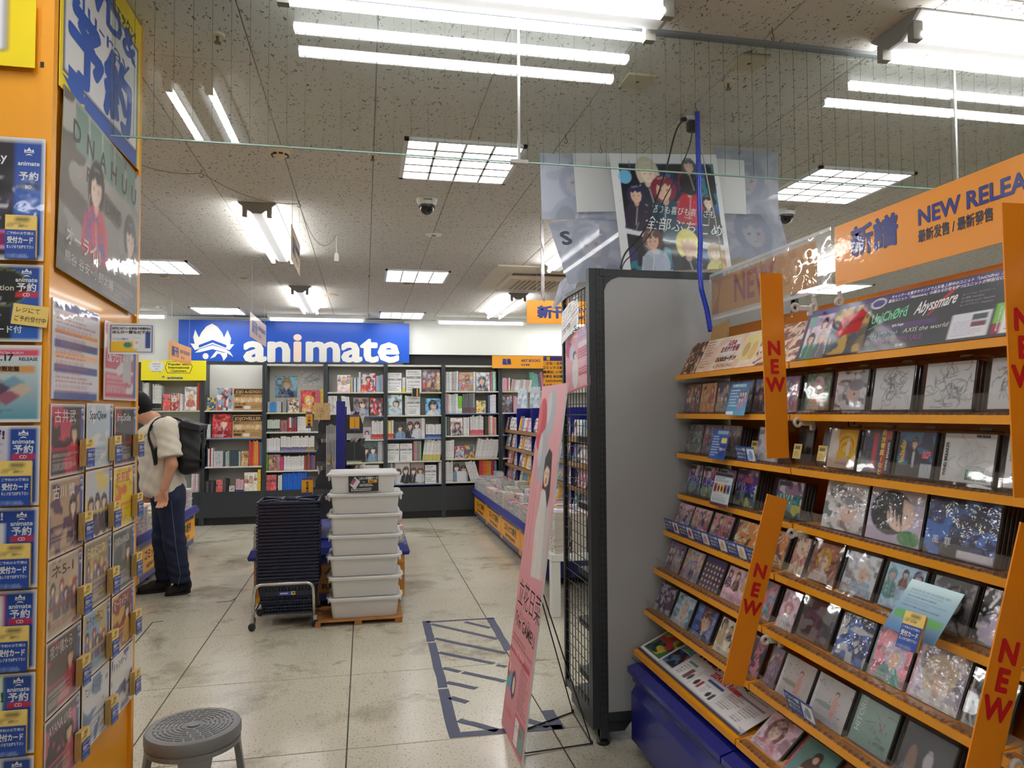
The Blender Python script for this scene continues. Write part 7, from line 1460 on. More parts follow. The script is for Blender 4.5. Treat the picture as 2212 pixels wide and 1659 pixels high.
s_(2, 2, 442, 460, 964, 5, 'navy', 'navy and white spine'); f_(2, 2, 461, 482, 970, A(art_lines, S(60, 60, 66), S(200, 200, 204), nx=24, ny=30, n=26), 'grey line drawing book'); s_(2, 2, 483, 520, 970, 9, 'teal', 'teal and olive spine'); f_(2, 2, 521, 537, 971, AB((222, 206, 176), (120, 80, 60), (200, 150, 80)), 'small cream book'); s_(2, 2, 538, 566, 949, 7, 'rainbow', 'tall red orange and magenta spine')
s_(2, 3, 441, 466, 1032, 5, 'dark', 'dark glossy spine'); f_(2, 3, 467, 482, 1030, GP_((200, 60, 60), 3), 'red white and black small book'); s_(2, 3, 483, 493, 1028, 2, 'dark', 'black patterned spine'); f_(2, 3, 495, 508, 1043, AB((236, 226, 190), (200, 190, 170), (120, 150, 180)), 'little pale yellow card book'); s_(2, 3, 510, 527, 1030, 4, 'pinkw', 'white pink and blue spine', S(50, 80, 160)); f_(2, 3, 528, 557, 1016, GP_((230, 216, 196), 3), 'cream art book with small figures'); s_(2, 3, 557, 564, 1009, 1, 'yel', 'pale yellow tall spine')
s_(3, 0, 577, 607, 868, 6, 'silver', 'blue and silver spine'); s_(3, 0, 610, 618, 862, 1, 'grey', 'grey wrapped spine'); f_(3, 0, 622, 646, 861, AB((222, 226, 228), (60, 70, 90), (180, 120, 50)), 'white collage book'); f_(3, 0, 649, 682, 843, PT((170, 40, 46), (226, 190, 80), (216, 150, 60)), 'red and gold art book with a fair haired face'); s_(3, 0, 683, 692, 842, 2, 'pinkw', 'white and pink tall spine'); s_(3, 0, 692, 699, 841, 1, 'yel', 'bright yellow tall spine')
s_(3, 1, 577, 604, 905, 7, 'green', 'pale green spine with a black foot', BK); f_(3, 1, 605, 620, 907, GP_((120, 60, 66), 2), 'small dark red comic'); s_(3, 1, 621, 641, 900, 5, 'navy', 'navy spine with a red foot', S(150, 40, 50)); s_(3, 1, 642, 671, 899, 7, 'wb', 'white thin spine in front of the divider')
s_(3, 2, 576, 605, 944, 8, 'wb', 'white spine at the left of the shelf'); s_(3, 2, 606, 662, 941, 14, 'wb', 'white spine with a coloured foot', S(110, 100, 140)); s_(3, 2, 662, 679, 941, 4, 'wk', 'white spine with a tan foot', S(160, 120, 80))
s_(3, 3, 574, 579, 978, 1, 'lime', 'green spine'); f_(3, 3, 580, 606, 979, GP_((130, 90, 70), 3), 'brown art book with figures'); s_(3, 3, 606, 612, 983, 1, 'mag', 'magenta spine'); s_(3, 3, 613, 657, 983, 11, 'wb', 'white patterned spine', W_); s_(3, 3, 657, 681, 980, 6, 'brown', 'brown red and blue spine')
f_(3, 4, 573, 598, 1022, GP_((190, 60, 66), 3), 'red framed art book'); s_(3, 4, 601, 610, 1021, 3, 'wb', 'white spine beside the red art book'); s_(3, 4, 611, 664, 1017, 10, 'blue', 'shiny bright blue spine')
f_(4, 0, 728, 757, 810, GP_((236, 206, 206), 3), 'pink art book with small figures'); s_(4, 0, 758, 775, 815, 5, 'mixed', 'short mixed spine'); s_(4, 0, 775, 779, 803, 1, 'wb', 'white tall spine'); f_(4, 0, 780, 811, 806, magazine, 'red and blue magazine with white lettering'); s_(4, 0, 812, 828, 809, 4, 'sky', 'pale blue and pink spine')
f_(4, 1, 708, 728, 855, A(art_lines, S(50, 50, 54), S(216, 216, 218), nx=22, ny=28, n=40), 'black and white patterned book'); s_(4, 1, 740, 757, 855, 4, 'wb', 'white leaning spine', None, -.12); f_(4, 1, 763, 797, 859, PT((110, 96, 100), (70, 50, 44), (150, 176, 206)), 'photo book with a close portrait in blue knit'); f_(4, 1, 799, 827, 860, AB((110, 80, 84), (226, 60, 60), (226, 200, 206), (60, 50, 56)), 'dark book with a red title strip')
f_(4, 2, 784, 802, 923, ph(S(170, 160, 170), 1), 'small grey photo book'); s_(4, 2, 803, 828, 910, 7, 'wk', 'white spine with a red foot', S(190, 70, 66))
f_(4, 3, 782, 815, 954, ph(S(70, 90, 86)), 'dark green photo book with two people'); s_(4, 3, 816, 829, 952, 4, 'grey', 'grey spine')
s_(4, 4, 780, 825, 1004, 9, 'wb', 'white leaning magazine', None, -.22)
f_(5, 0, 836, 868, 805, doc('ボイスメッセージ'), 'white text sheet set announcing a voice message'); s_(5, 0, 869, 876, 815, 1, 'wk', 'white spine with a yellow foot', S(236, 214, 60)); f_(5, 0, 877, 911, 798, doc('メイキングDVD'), 'taller white text sheet set announcing a disc'); f_(5, 0, 912, 952, 797, A(art_group, S(70, 50, 50), 8, nx=34, ny=40), 'dark collage book of many faces')
f_(5, 1, 837, 869, 853, PT((176, 206, 216), (40, 36, 36), (196, 214, 226)), 'pale blue photo book with a light sweater'); s_(5, 1, 875, 879, 852, 1, 'wb', 'white thin spine'); f_(5, 1, 879, 908, 856, doc('ブロマイド'), 'black headed white text sheet behind a small card'); f_(5, 1, 919, 953, 861, PT((90, 160, 206), (44, 38, 38), (226, 224, 216)), 'blue sky photo book with a face in profile')
s_(5, 2, 837, 850, 908, 4, 'yel', 'white spine with an orange foot', S(214, 90, 60)); f_(5, 2, 850, 877, 912, ph(S(60, 60, 62), 1), 'black photo book with a white blur'); f_(5, 2, 878, 911, 905, ph(S(150, 140, 140)), 'photo book of two people with a blue band'); s_(5, 2, 911, 918, 902, 2, 'wb', 'white tall spine'); s_(5, 2, 920, 953, 918, 8, 'wk', 'white spine with a blue foot', S(40, 80, 150))
f_(5, 3, 837, 863, 960, doc('メイキング'), 'wrapped white text sheet, left of the pair'); f_(5, 3, 864, 891, 960, doc('メイキング'), 'wrapped white text sheet, right of the pair'); s_(5, 3, 893, 910, 955, 4, 'mixed', 'mixed magazine spine'); s_(5, 3, 914, 953, 952, 9, 'wb', 'white leaning magazine', S(200, 190, 90), .14)
s_(5, 4, 837, 852, 1002, 4, 'grey', 'grey striped spine'); f_(5, 4, 853, 886, 1002, ph(S(190, 186, 186)), 'photo book with two dark haired people'); f_(5, 4, 887, 917, 1002, ph(S(140, 120, 116)), 'wrapped photo book with a person in white'); f_(5, 4, 918, 943, 1008, doc('メイキングDVD'), 'wrapped white text sheet'); s_(5, 4, 944, 956, 1000, 3, 'red', 'red spine')
s_(6, 0, 961, 990, 800, 8, 'pastel', 'pastel spine'); f_(6, 0, 991, 1023, 803, A(art_group, S(150, 120, 90), 7, nx=30, ny=36), 'art book crowded with colourful heads'); s_(6, 0, 1023, 1028, 801, 1, 'wb', 'white tall spine'); f_(6, 0, 1029, 1059, 803, PT((206, 216, 230), (40, 48, 60), (60, 60, 70)), 'pale blue art book with a dark haired figure'); s_(6, 0, 1060, 1073, 800, 4, 'mixed', 'mixed tall spine')
s_(6, 1, 962, 990, 850, 6, 'pastel', 'white green and black spine'); s_(6, 1, 990, 999, 856, 2, 'lime', 'lime green spine', W_); s_(6, 1, 1000, 1026, 850, 6, 'grey', 'brown and lavender spine', S(110, 80, 80)); f_(6, 1, 1029, 1050, 866, AB((236, 196, 60), (80, 110, 90), (226, 220, 210)), 'small yellow book'); s_(6, 1, 1055, 1072, 852, 4, 'mixed', 'mixed spine')
s_(6, 2, 962, 972, 900, 3, 'teal', 'teal and white spine'); f_(6, 2, 973, 1000, 904, PT((226, 196, 200), (40, 38, 40), (60, 56, 60)), 'pink book with two dark figures'); s_(6, 2, 1001, 1014, 903, 3, 'wb', 'wide white spine'); s_(6, 2, 1016, 1045, 899, 6, 'wk', 'white spine with a rose foot', S(214, 90, 110)); s_(6, 2, 1047, 1073, 901, 6, 'coral', 'coral and dark green spine')
s_(6, 3, 962, 981, 953, 6, 'wb', 'white spine left of the small red book'); f_(6, 3, 983, 1003, 967, AB((200, 50, 54), (226, 224, 220), (150, 190, 214)), 'small red and white book'); f_(6, 3, 1003, 1025, 965, AB((226, 190, 70), (190, 60, 50), (60, 110, 150)), 'small yellow and red book'); s_(6, 3, 1028, 1076, 950, 11, 'wb', 'white leaning magazine', None, .20)
s_(6, 4, 963, 978, 1000, 4, 'wb', 'white and black spine'); f_(6, 4, 978, 1011, 1002, ph(S(110, 106, 100)), 'dark photo book half covered by a white card'); s_(6, 4, 1013, 1034, 1000, 4, 'wb', 'white steeply leaning magazine', None, -.3); s_(6, 4, 1035, 1073, 998, 9, 'rainbow', 'blue red yellow and green magazine spine', S(206, 206, 206))
s_(7, 0, 1080, 1103, 815, 7, 'pinkw', 'pink and red spine'); s_(7, 0, 1105, 1148, 818, 10, 'pastel', 'striped leaning spine', None, .16); s_(7, 0, 1148, 1176, 802, 5, 'mixed', 'tall leaning magazine', None, -.14)
f_(7, 1, 1079, 1108, 852, A(art_group, S(60, 50, 56), 6, nx=26, ny=30), 'dark art book with several figures'); s_(7, 1, 1110, 1129, 857, 5, 'pinkw', 'white spine with an orange top')
SHN = ['top', 'second', 'third', 'fourth', 'bottom']
BS = ['', 'yellow sign bay', 'kraft box bay', 'blue poster bay', 'stepped rack bay', 'bay fifth from left', 'bay sixth from left', 'art books bay', '']
def place_txt(bay, row): return '%s shelf, %s' % (SHN[row] if row < len(ROWS[bay])-1 else 'bottom', BS[bay])
for n, (bay, row, x0, x1, yt, art, look, cat, name) in enumerate(FACES):
    z = sz(ROWS[bay][row]); X0, X1 = sx(x0), sx(x1); h = sz(yt)-z; a = art(X1-X0-.004, h, 3000+n)
    o = sheet(name, '%s, %s' % (look, place_txt(bay, row)), cat, frame((((X0+X1)/2), SY+.025, z+h/2+.0012), (1, 0, 0), (0, .05, 1)), a, WRAP if 'wrapped' in look else PRINTG, .018, 'books facing out on the wall shelves', edge=S(226, 224, 218))
RUNS.sort(key=lambda r: -(r[3]-r[2])/r[5]); left = 300-len(FACES); V, F_, Cc, off = [], [], [], 0; cache = {}
for n, (bay, row, x0, x1, yt, k, pal, look, band, lean) in enumerate(RUNS):
    z = sz(ROWS[bay][row]); X0, X1 = sx(x0), sx(x1); w = (X1-X0)/k; h0 = sz(yt)-z; rg = random.Random(n*7+1); single = left >= k; left -= k if single else 0
    for j in range(k):
        col = PAL[pal][rg.randrange(len(PAL[pal]))] if pal not in ('rainbow',) else PAL[pal][(j*len(PAL[pal]))//k]
        h = round(h0*rg.choice((1, 1, .97, .94)), 2); me = spine_mesh(w*.94, h, col, band, lean, rg.randrange(9))
        M = T(X0+w*(j+.5), SY+.018+rg.uniform(0, .012), z+.0008) @ Matrix.Rotation(lean+rg.uniform(-.008, .008), 4, 'Y')
        if lean: M = T(-.5*h*math.sin(lean)*.6, 0, abs(math.sin(lean))*w*.45) @ M
        if single: tag(link('book', me, None, M), '%s on the %s' % (look, place_txt(bay, row)), 'book', '%s, %s' % (look.replace('spine', 'spines'), place_txt(bay, row)))
        else:
            key = me.name
            if key not in cache:
                v = np.zeros(len(me.vertices)*3); me.vertices.foreach_get('co', v); cc = np.zeros(len(me.vertices)*4); me.color_attributes['Col'].data.foreach_get('color', cc); cache[key] = (v.reshape(-1, 3), [tuple(p.vertices) for p in me.polygons], cc.reshape(-1, 4)[:, :3])
            v, f, cc = cache[key]; A4 = np.array(M); V.append(v @ A4[:3, :3].T + A4[:3, 3]); F_ += [tuple(i+off for i in q) for q in f]; Cc.append(cc); off += len(v)
if V:
    me = bpy.data.meshes.new('thin_book_rows'); me.from_pydata(np.concatenate(V).tolist(), [], F_); me.materials.append(PRINTG); at = me.color_attributes.new('Col', 'FLOAT_COLOR', 'POINT'); cc = np.concatenate(Cc); at.data.foreach_set('color', np.hstack([cc, np.ones((len(cc), 1))]).astype(np.float32).ravel())
    tag(link('thin_book_rows', me), 'remaining thin book spines on the wall shelves', 'books', None, 'stuff')
# papers on the back panels
def back_sheet(x0, x1, y0, y1, art, name, label, cat='poster', Y=SY+DEPTH-.006):
    p, q = P(x0, y0, Y=Y), P(x1, y1, Y=Y); a = art(q.x-p.x, p.z-q.z, 77); sheet(name, label, cat, frame(((p.x+q.x)/2, Y, (p.z+q.z)/2), (1, 0, 0), (0, 0, 1)), a, PRINTG, .002)
back_sheet(595, 642, 812, 858, A(art_portrait, S(130, 180, 206), S(180, 150, 90), S(40, 60, 120), nx=40, ny=40), 'shelf_poster', 'square pale blue poster with a figure in navy, on the cream shelf back')
back_sheet(650, 699, 801, 833, A(art_lines, S(60, 60, 64), S(228, 230, 230), nx=40, ny=30, n=40), 'shelf_notice', 'white line drawn notice on the cream shelf back', 'notice')
def card_(w, h, s): a = Art(w, h, 16, 20, WHT); a.rect(.06, .1, .94, .96, S(40, 32, 26)); a.rect(.55, .15, .75, .9, S(200, 150, 60)); return a
back_sheet(890, 907, 838, 859, card_, 'photo_card', 'small dark photo card hanging on the shelf edge above a text sheet', 'card', SY-.012)
back_sheet(439.5, 444, 941, 958, lambda w, h, s: Art(w, h, 6, 8, S(236, 222, 60)), 'yellow_tag', 'bright yellow tag on the shelf post beside the backpack', 'tag', SY-.012)
back_sheet(987, 1007, 1018, 1043, lambda w, h, s: Art(w, h, 6, 6, S(226, 228, 230)), 'white_card', 'white card in front of a dark photo book, bottom shelf', 'card', SY-.0)
# art books sign and yellow sign on the shelf fronts
p, q = P(1063, 768, Y=9.9), P(1174, 796, Y=9.9); w, h = q.x-p.x, p.z-q.z; a = Art(w, h, 12, 6, S(242, 166, 24)); a.text('画集', .20, .32, h*.52, SB, .05, width=w*.17); a.text('ART BOOKS', .56, .52, h*.30, SB, .03, width=w*.38); a.text('版画 畫集', .56, .22, h*.16, SB, .02, width=w*.17)
cs = thing('shelf_sign', 'orange art books sign on top of the right wall shelves', 'sign', T((p.x+q.x)/2, 9.9, (p.z+q.z)/2)); link('board', a.mesh('board', PRINTG, .006), cs, frame((0, 0, 0), (1, 0, 0), (0, 0, 1))); MB().b2((-w/2+.02, .006, -.02), (w/2-.02, .09, .0)).build('bracket', DARK, cs)
p, q = P(305, 778, Y=9.95), P(445, 822, Y=9.95); w, h = q.x-p.x, p.z-q.z; a = Art(w, h, 60, 24, S(252, 238, 30))
import math as _m
bu = [(.235+(.135 if k % 2 else .10)*_m.cos(k*PI/11), .70+(.34 if k % 2 else .25)*_m.sin(k*PI/11)) for k in range(22)]; a.shape(bu, WHT)
for k, s_t in enumerate(('Japanese', 'Comics', 'and', 'Artworks')): a.text(s_t, .235, .79-.125*k, h*.105, INK, .0, align='c', lift=2)
a.shape([(.40, .95), (.75, .95), (.79, .70), (.75, .36), (.40, .36), (.36, .66)], INK); a.shape([(.405, .93), (.745, .93), (.78, .70), (.745, .385), (.405, .385), (.37, .66)], S(252, 238, 30), 2)
for k, s_t in enumerate(('Popular with', 'International', 'Customers')): a.text(s_t, .575, .76-.165*k, h*.15, INK, .03, align='c', width=w*(.32 if k < 2 else .24), lift=3)
a.text('animate', .40, .08, h*.18, S(20, 70, 160), .04, width=w*.24); emblem(a, .34, .15, h*.16, S(20, 70, 160))
cs = thing('shelf_sign', 'yellow sign for international customers on top of the left wall shelf', 'sign', T((p.x+q.x)/2, 9.95, (p.z+q.z)/2)); link('board', a.mesh('board', PRINTG, .006), cs, frame((0, 0, 0), (1, 0, 0), (0, 0, 1))); MB().b2((-w/2+.02, .006, -.1), (w/2-.02, .045, -.08)).build('bracket', DARK, cs)
# ------------------------------------------------------------------ big blue banner
BY = 10.42; p, q = P(386, 690, Y=BY), P(884, 784, Y=BY); w, h = q.x-p.x, p.z-q.z
a = Art(w, h, 60, 14, S(12, 74, 176)); bu_ = lambda px, py: ((P(px, py, Y=BY).x-p.x)/w, (P(px, py, Y=BY).z-q.z)/h); BW = S(228, 226, 218)
def btxt(s_t, xa, xb, col, ht=47):
    u0, v0 = bu_(xa, 779); u1, _ = bu_(xb, 779); hh_ = (P(600, 779-ht, Y=BY).z-P(600, 779, Y=BY).z)
    a.text(s_t, u0, v0, 1.0, col, .034); g = a.t[-1][0]; x0_ = g[:, 0].min(); g[:, 0] = (g[:, 0]-x0_)*((u1-u0)*w/(g[:, 0].max()-x0_))+u0*w-w/2; y0_ = v0*h-h/2; g[:, 1] = (g[:, 1]-y0_)*hh_/.545+y0_
btxt('an', 525, 627, BW); btxt('i', 633, 652, S(240, 214, 192)); btxt('mate', 660, 863, BW)
ze = lambda x, y: bu_(280+x/3.686, 650+y/3.686)
a.shape([ze(*q_) for q_ in ((655, 180), (700, 206), (735, 252), (752, 292), (780, 232), (808, 300), (800, 345), (833, 345), (795, 392), (660, 345), (520, 392), (483, 338), (518, 342), (506, 290), (522, 228), (552, 292), (572, 250), (610, 204))], BW)
a.shape([ze(*q_) for q_ in ((550, 352), (660, 310), (772, 352), (768, 374), (660, 332), (552, 374))], S(12, 74, 176), 2)
a.shape([ze(*q_) for q_ in ((520, 412), (555, 384), (660, 352), (765, 384), (800, 406), (826, 446), (775, 414), (660, 384), (560, 408))], BW)
a.shape([ze(*q_) for q_ in ((640, 460), (665, 428), (690, 398), (745, 412), (775, 414), (778, 440), (748, 478), (738, 446), (722, 422), (700, 420), (680, 446))], BW)
a.shape([ze(605+24*_m.cos(k*PI/8), 440+24*_m.sin(k*PI/8)) for k in range(16)][::-1], BW)
sheet('wall_banner', 'large blue banner with a white flame emblem and white letters on the back wall', 'banner', frame(((p.x+q.x)/2, BY, (p.z+q.z)/2), (1, 0, 0), (0, 0, 1)), a, mat('print_vinyl_banner', rough=.4, attr=True, bump=(2.5, .2, .02)), .003)
# ------------------------------------------------------------------ the standing man
def sdf_mesh(prims, lo, hi, h, k=.03, wrinkle=None, cut=None):
    """continuous surface around tapering limbs: prims = (p0, p1, r0, r1[, squash axis vector, factor])"""
    n = [int((b-a)/h)+2 for a, b in zip(lo, hi)]
    X, Y, Z = np.meshgrid(*[lo[i]+h*np.arange(n[i]) for i in range(3)], indexing='ij'); f = np.full(X.shape, 9.0)
    for pr in prims:
        a, b = np.array(pr[0], float), np.array(pr[1], float); ab = b-a; L = ab.dot(ab)+1e-12
        px_, py_, pz_ = X-a[0], Y-a[1], Z-a[2]
        t = np.clip((px_*ab[0]+py_*ab[1]+pz_*ab[2])/L, 0, 1)
        dx, dy, dz = px_-t*ab[0], py_-t*ab[1], pz_-t*ab[2]
        if len(pr) > 4:
            sq = np.array(pr[4], float); q = np.linalg.norm(sq); sq = sq/q; e = dx*sq[0]+dy*sq[1]+dz*sq[2]; g = pr[5]
            d = np.sqrt(np.maximum(dx*dx+dy*dy+dz*dz-e*e, 0)+(e/g)**2)
        else: d = np.sqrt(dx*dx+dy*dy+dz*dz)
        d = d-(pr[2]+(pr[3]-pr[2])*t)
        hh_ = np.clip(.5+.5*(f-d)/k, 0, 1); f = f*(1-hh_)+d*hh_-k*hh_*(1-hh_)
    if wrinkle is not None: f = f+wrinkle(X, Y, Z)
    if cut is not None: f = np.maximum(f, cut(X, Y, Z))
    s = f < 0; c = [(i, j, l) for i in (0, 1) for j in (0, 1) for l in (0, 1)]; sh = tuple(q-1 for q in f.shape)
    acc = np.zeros(sh+(3,)); cnt = np.zeros(sh)
    sl = lambda A_, o: A_[o[0]:o[0]+sh[0], o[1]:o[1]+sh[1], o[2]:o[2]+sh[2]]
    for o1 in c:
        for ax in range(3):
            if o1[ax]: continue
            o2 = list(o1); o2[ax] = 1; f1, f2 = sl(f, o1), sl(f, o2); m = (f1 < 0) != (f2 < 0); t = np.where(m, f1/(f1-f2+1e-12), 0)
            for d_ in range(3): acc[..., d_] += m*(o1[d_]+(t if d_ == ax else 0))
            cnt += m
    act = cnt > 0; idx = -np.ones(sh, int); idx[act] = np.arange(act.sum()); base = np.stack(np.nonzero(act), 1)
    V = np.array(lo)+h*(base+acc[act]/cnt[act][:, None]); F_ = []
    for ax in range(3):
        a1, a2 = [(1, 2), (2, 0), (0, 1)][ax]
        s0 = [slice(1, -1)]*3; s0[ax] = slice(0, -1); s1 = list(s0); s1[ax] = slice(1, None)
        m = s[tuple(s0)] != s[tuple(s1)]; e = np.stack(np.nonzero(m), 1); off = np.ones(3, int); off[ax] = 0; e = e+off
        if not len(e): continue
        def cell(d1, d2): q = e.copy(); q[:, a1] += d1; q[:, a2] += d2; return idx[q[:, 0], q[:, 1], q[:, 2]]
        qd = np.stack([cell(-1, -1), cell(0, -1), cell(0, 0), cell(-1, 0)], 1)
        ins = s[tuple(e.T)]; qd[~ins] = qd[~ins][:, ::-1]; F_ += qd.tolist()
    return V, F_
def sdf_obj(name, parts, m, parent):
    V, F_, off = [], [], 0
    for v, f in parts: V.append(v); F_ += [tuple(i+off for i in q) for q in f if min(q) >= 0]; off += len(v)
    me = bpy.data.meshes.new(name); me.from_pydata(np.concatenate(V).tolist(), [], F_); me.materials.append(m)
    me.polygons.foreach_set('use_smooth', [True]*len(me.polygons)); me.update(); return link(name, me, parent)
MY = 6.32
def J(px, py, dy=0.0): p = P(px, py, Y=MY); return np.array([p.x, MY+dy, p.z])
SKINM = mat('skin', S(196, 142, 112), .5, vary=.06, vscale=20); HAIRM = mat('black_hair', S(14, 12, 13), .6, spec=.25, bump=(160, .5, .004)); SHIRT = mat('oatmeal_cotton', S(214, 206, 190), .85, bump=(500, .1, .0005), sheen=.2); JEAN = mat('dark_denim', S(25, 36, 64), .85, vary=.35, vscale=9, bump=(700, .1, .0005)); SHOE = mat('black_canvas', S(26, 26, 28), .7); PACK = mat('black_nylon', S(26, 28, 31), .6, bump=(300, .12, .0008), vary=.2, vscale=6)
man = thing('person', 'person in an oatmeal t-shirt and dark jeans, head bent over the left table', 'person')
head = J(297, 884); neckb = J(330, 908); chest = J(342, 945); hipc = J(362, 1060)
LS, RS = J(372, 922, -.17), J(322, 928, .19); LE, LW = J(386, 1000, -.22), J(371, 1052, -.24); RE, RW = J(318, 1005, .24), J(300, 1058, .20)
head_p = [(head+np.array([.0, 0, .03]), head+np.array([-.012, 0, -.045]), .083, .060, (0, 1, 0), .84), (head+np.array([-.085, 0, -.03]), head+np.array([-.108, 0, -.05]), .012, .014), (head+np.array([-.075, 0, -.10]), head+np.array([-.055, 0, -.10]), .026, .034)]
for s in (-1, 1): head_p.append((head+np.array([.008, s*.070, -.02]), head+np.array([.016, s*.078, .012]), .012, .016)); head_p.append((head+np.array([-.072, s*.03, -.005]), head+np.array([-.074, s*.034, -.005]), .016, .014))
body_p = head_p+[(head+np.array([.02, 0, -.05]), neckb, .056, .062), (neckb, chest, .07, .10, (1, 0, 0), .9), (chest+np.array([0, -.06, 0]), hipc+np.array([0, -.05, .08]), .10, .10), (chest+np.array([0, .06, 0]), hipc+np.array([0, .05, .08]), .10, .10), (chest, LS, .07, .055), (chest, RS, .07, .055), (LS, LE, .05, .042), (LE, LW, .043, .029), (RS, RE, .05, .042), (RE, RW, .043, .028)]
v1 = sdf_mesh(body_p, (-1.98, 5.98, .78), (-1.25, 6.66, 1.66), .0085, .022)
def hand(W, d, side, curl):
    """palm, four unequal bent fingers and a thumb; d = direction of the hand"""
    d = np.array(d, float); d /= np.linalg.norm(d); t = np.array([-1.0, 0, 0]); t -= d*t.dot(d); t /= np.linalg.norm(t); nrm = np.cross(d, t)*side
    pr = [(W-d*.02, W+d*.02, .027, .028, nrm, .75), (W+d*.02+t*.012, W+d*.075+t*.024, .022, .016), (W+d*.02-t*.012, W+d*.07-t*.024, .022, .015), (W+d*.03, W+d*.078, .024, .018, nrm, .7)]
    for k, (off, L) in enumerate(((.030, .072), (.010, .080), (-.010, .075), (-.029, .058))):
        a = W+d*.078+t*off; b = a+d*L*.45+nrm*L*curl*.35; c_ = b+d*L*.22+nrm*L*(.25+curl*.35); e = c_+d*L*.05+nrm*L*(.2+curl*.2)
        pr += [(a-d*.012, b, .0098, .0088), (b, c_, .0088, .0082), (c_, e, .0082, .007)]
    a = W+d*.02+t*.028; b = a+d*.032+t*.022; pr += [(a-t*.008, b, .0135, .0105), (b, b+d*.030+t*.002+nrm*.008, .0105, .0085)]
    lo = W-.13; hi = W+.17; return sdf_mesh(pr, tuple(np.minimum(lo, hi)), tuple(np.maximum(lo, hi)), .0042, .007)
ldir = J(369, 1090, -.25)-LW; rdir = J(305, 1095, .16)-RW
vL = hand(LW, ldir, -1, .45); vR = hand(RW, rdir, 1, .7)
sdf_obj('body', [v1, vL, vR], SKINM, man)
# hair cap
hp = [(head+np.array([.014, 0, .045]), head+np.array([.004, 0, -.01]), .090, .078, (0, 1, 0), .86), (head+np.array([.05, 0, .0]), head+np.array([.058, 0, -.045]), .050, .034), (head+np.array([-.04, 0, .075]), head+np.array([.0, 0, .08]), .06, .07)]
hc = head.copy()
sdf_obj('hair', [sdf_mesh(hp, tuple(hc-.17), tuple(hc+.19), .006, .02, lambda X, Y, Z: .002*np.sin(X*260+Y*90)*np.sin(Z*210), lambda X, Y, Z: (-(X-hc[0])*.62-(Z-hc[2])*.72-.012))], HAIRM, man)
# t-shirt: torso and short sleeves
hem = J(362, 1062); sle = LS+(LE-LS)*.80; sre = RS+(RE-RS)*.80
sp = [(J(334, 915), chest, .078, .118, (1, 0, 0), .92)]
for s in (-1, 1): sp += [(chest+np.array([.012, s*.075, 0]), hem+np.array([.012, s*.075, .02]), .118, .112), (J(322, 940, s*.05), J(333, 1050, s*.05), .075, .092)]
lsp = [(chest+np.array([.0, -.06, .0]), LS, .09, .080), (LS, sle, .080, .088)]; rsp = [(chest+np.array([.0, .06, .0]), RS, .09, .080), (RS, sre, .080, .086)]
dl = (LE-LS)/np.linalg.norm(LE-LS); dr = (RE-RS)/np.linalg.norm(RE-RS)
def wr(X, Y, Z): return .0035*np.sin((X*.8+Z*1.5+Y*.4)*46+2*np.sin(Z*11+Y*7))*np.clip((1.42-Z)*4, 0, 1)+.002*np.sin((X*1.4-Z*.6)*70)
def cutS(X, Y, Z):
    hemz = hem[2]-.035+(X-hem[0])*.30-Z
    nk = .080-np.sqrt((X-J(318, 905)[0])**2+(Y-MY)**2*.9+(Z-J(318, 900)[2])**2)
    return np.maximum(hemz, nk)
cutL = lambda X, Y, Z: (X-sle[0])*dl[0]+(Y-sle[1])*dl[1]+(Z-sle[2])*dl[2]
cutR = lambda X, Y, Z: (X-sre[0])*dr[0]+(Y-sre[1])*dr[1]+(Z-sre[2])*dr[2]
bb = ((-2.02, 5.90, .70), (-1.22, 6.74, 1.56))
sdf_obj('t_shirt', [sdf_mesh(sp, *bb, .0085, .03, wr, cutS), sdf_mesh(lsp, *bb, .0085, .03, wr, cutL), sdf_mesh(rsp, *bb, .0085, .03, wr, cutR)], SHIRT, man)
# jeans
lh, rh = J(374, 1075, -.085), J(350, 1075, .085); lk, rk = J(384, 1168, -.10), J(346, 1166, .09); la, ra = J(396, 1248, -.09), J(353, 1252, .07)
jp = [(J(362, 1055, -.06), lh, .115, .105), (J(360, 1055, .06), rh, .115, .105), (lh, lk, .102, .080), (lk, la, .082, .074), (rh, rk, .102, .078), (rk, ra, .080, .074), (J(372, 1062, -.04), J(374, 1085, -.05), .11, .10)]
def wj(X, Y, Z): return .004*np.sin(Z*95+X*30+3*np.sin(Y*20))*np.exp(-((Z-.16)/.12)**2)+.0035*np.sin(Z*70+X*50)*np.exp(-((Z-.42)/.10)**2)
jl = sdf_obj('jeans', [sdf_mesh(jp, (-1.98, 6.02, .06), (-1.32, 6.64, .98), .0085, .03, wj, lambda X, Y, Z: np.maximum(.105-Z, Z-(hem[2]+.06)))], JEAN, man)
for q in ((lh, lk, la),):
    pts = [q[0]+np.array([.03, -.107, 0]), q[1]+np.array([.02, -.081, .08]), q[1]+np.array([.03, -.083, -.02]), q[2]+np.array([.016, -.078, .06]), q[2]+np.array([.0, -.077, -.02])]
    MB().tube([tuple(p_) for p_ in pts], .0014, 5).build('side_seam', mat('pale_stitch', S(120, 140, 170), .7), jl)
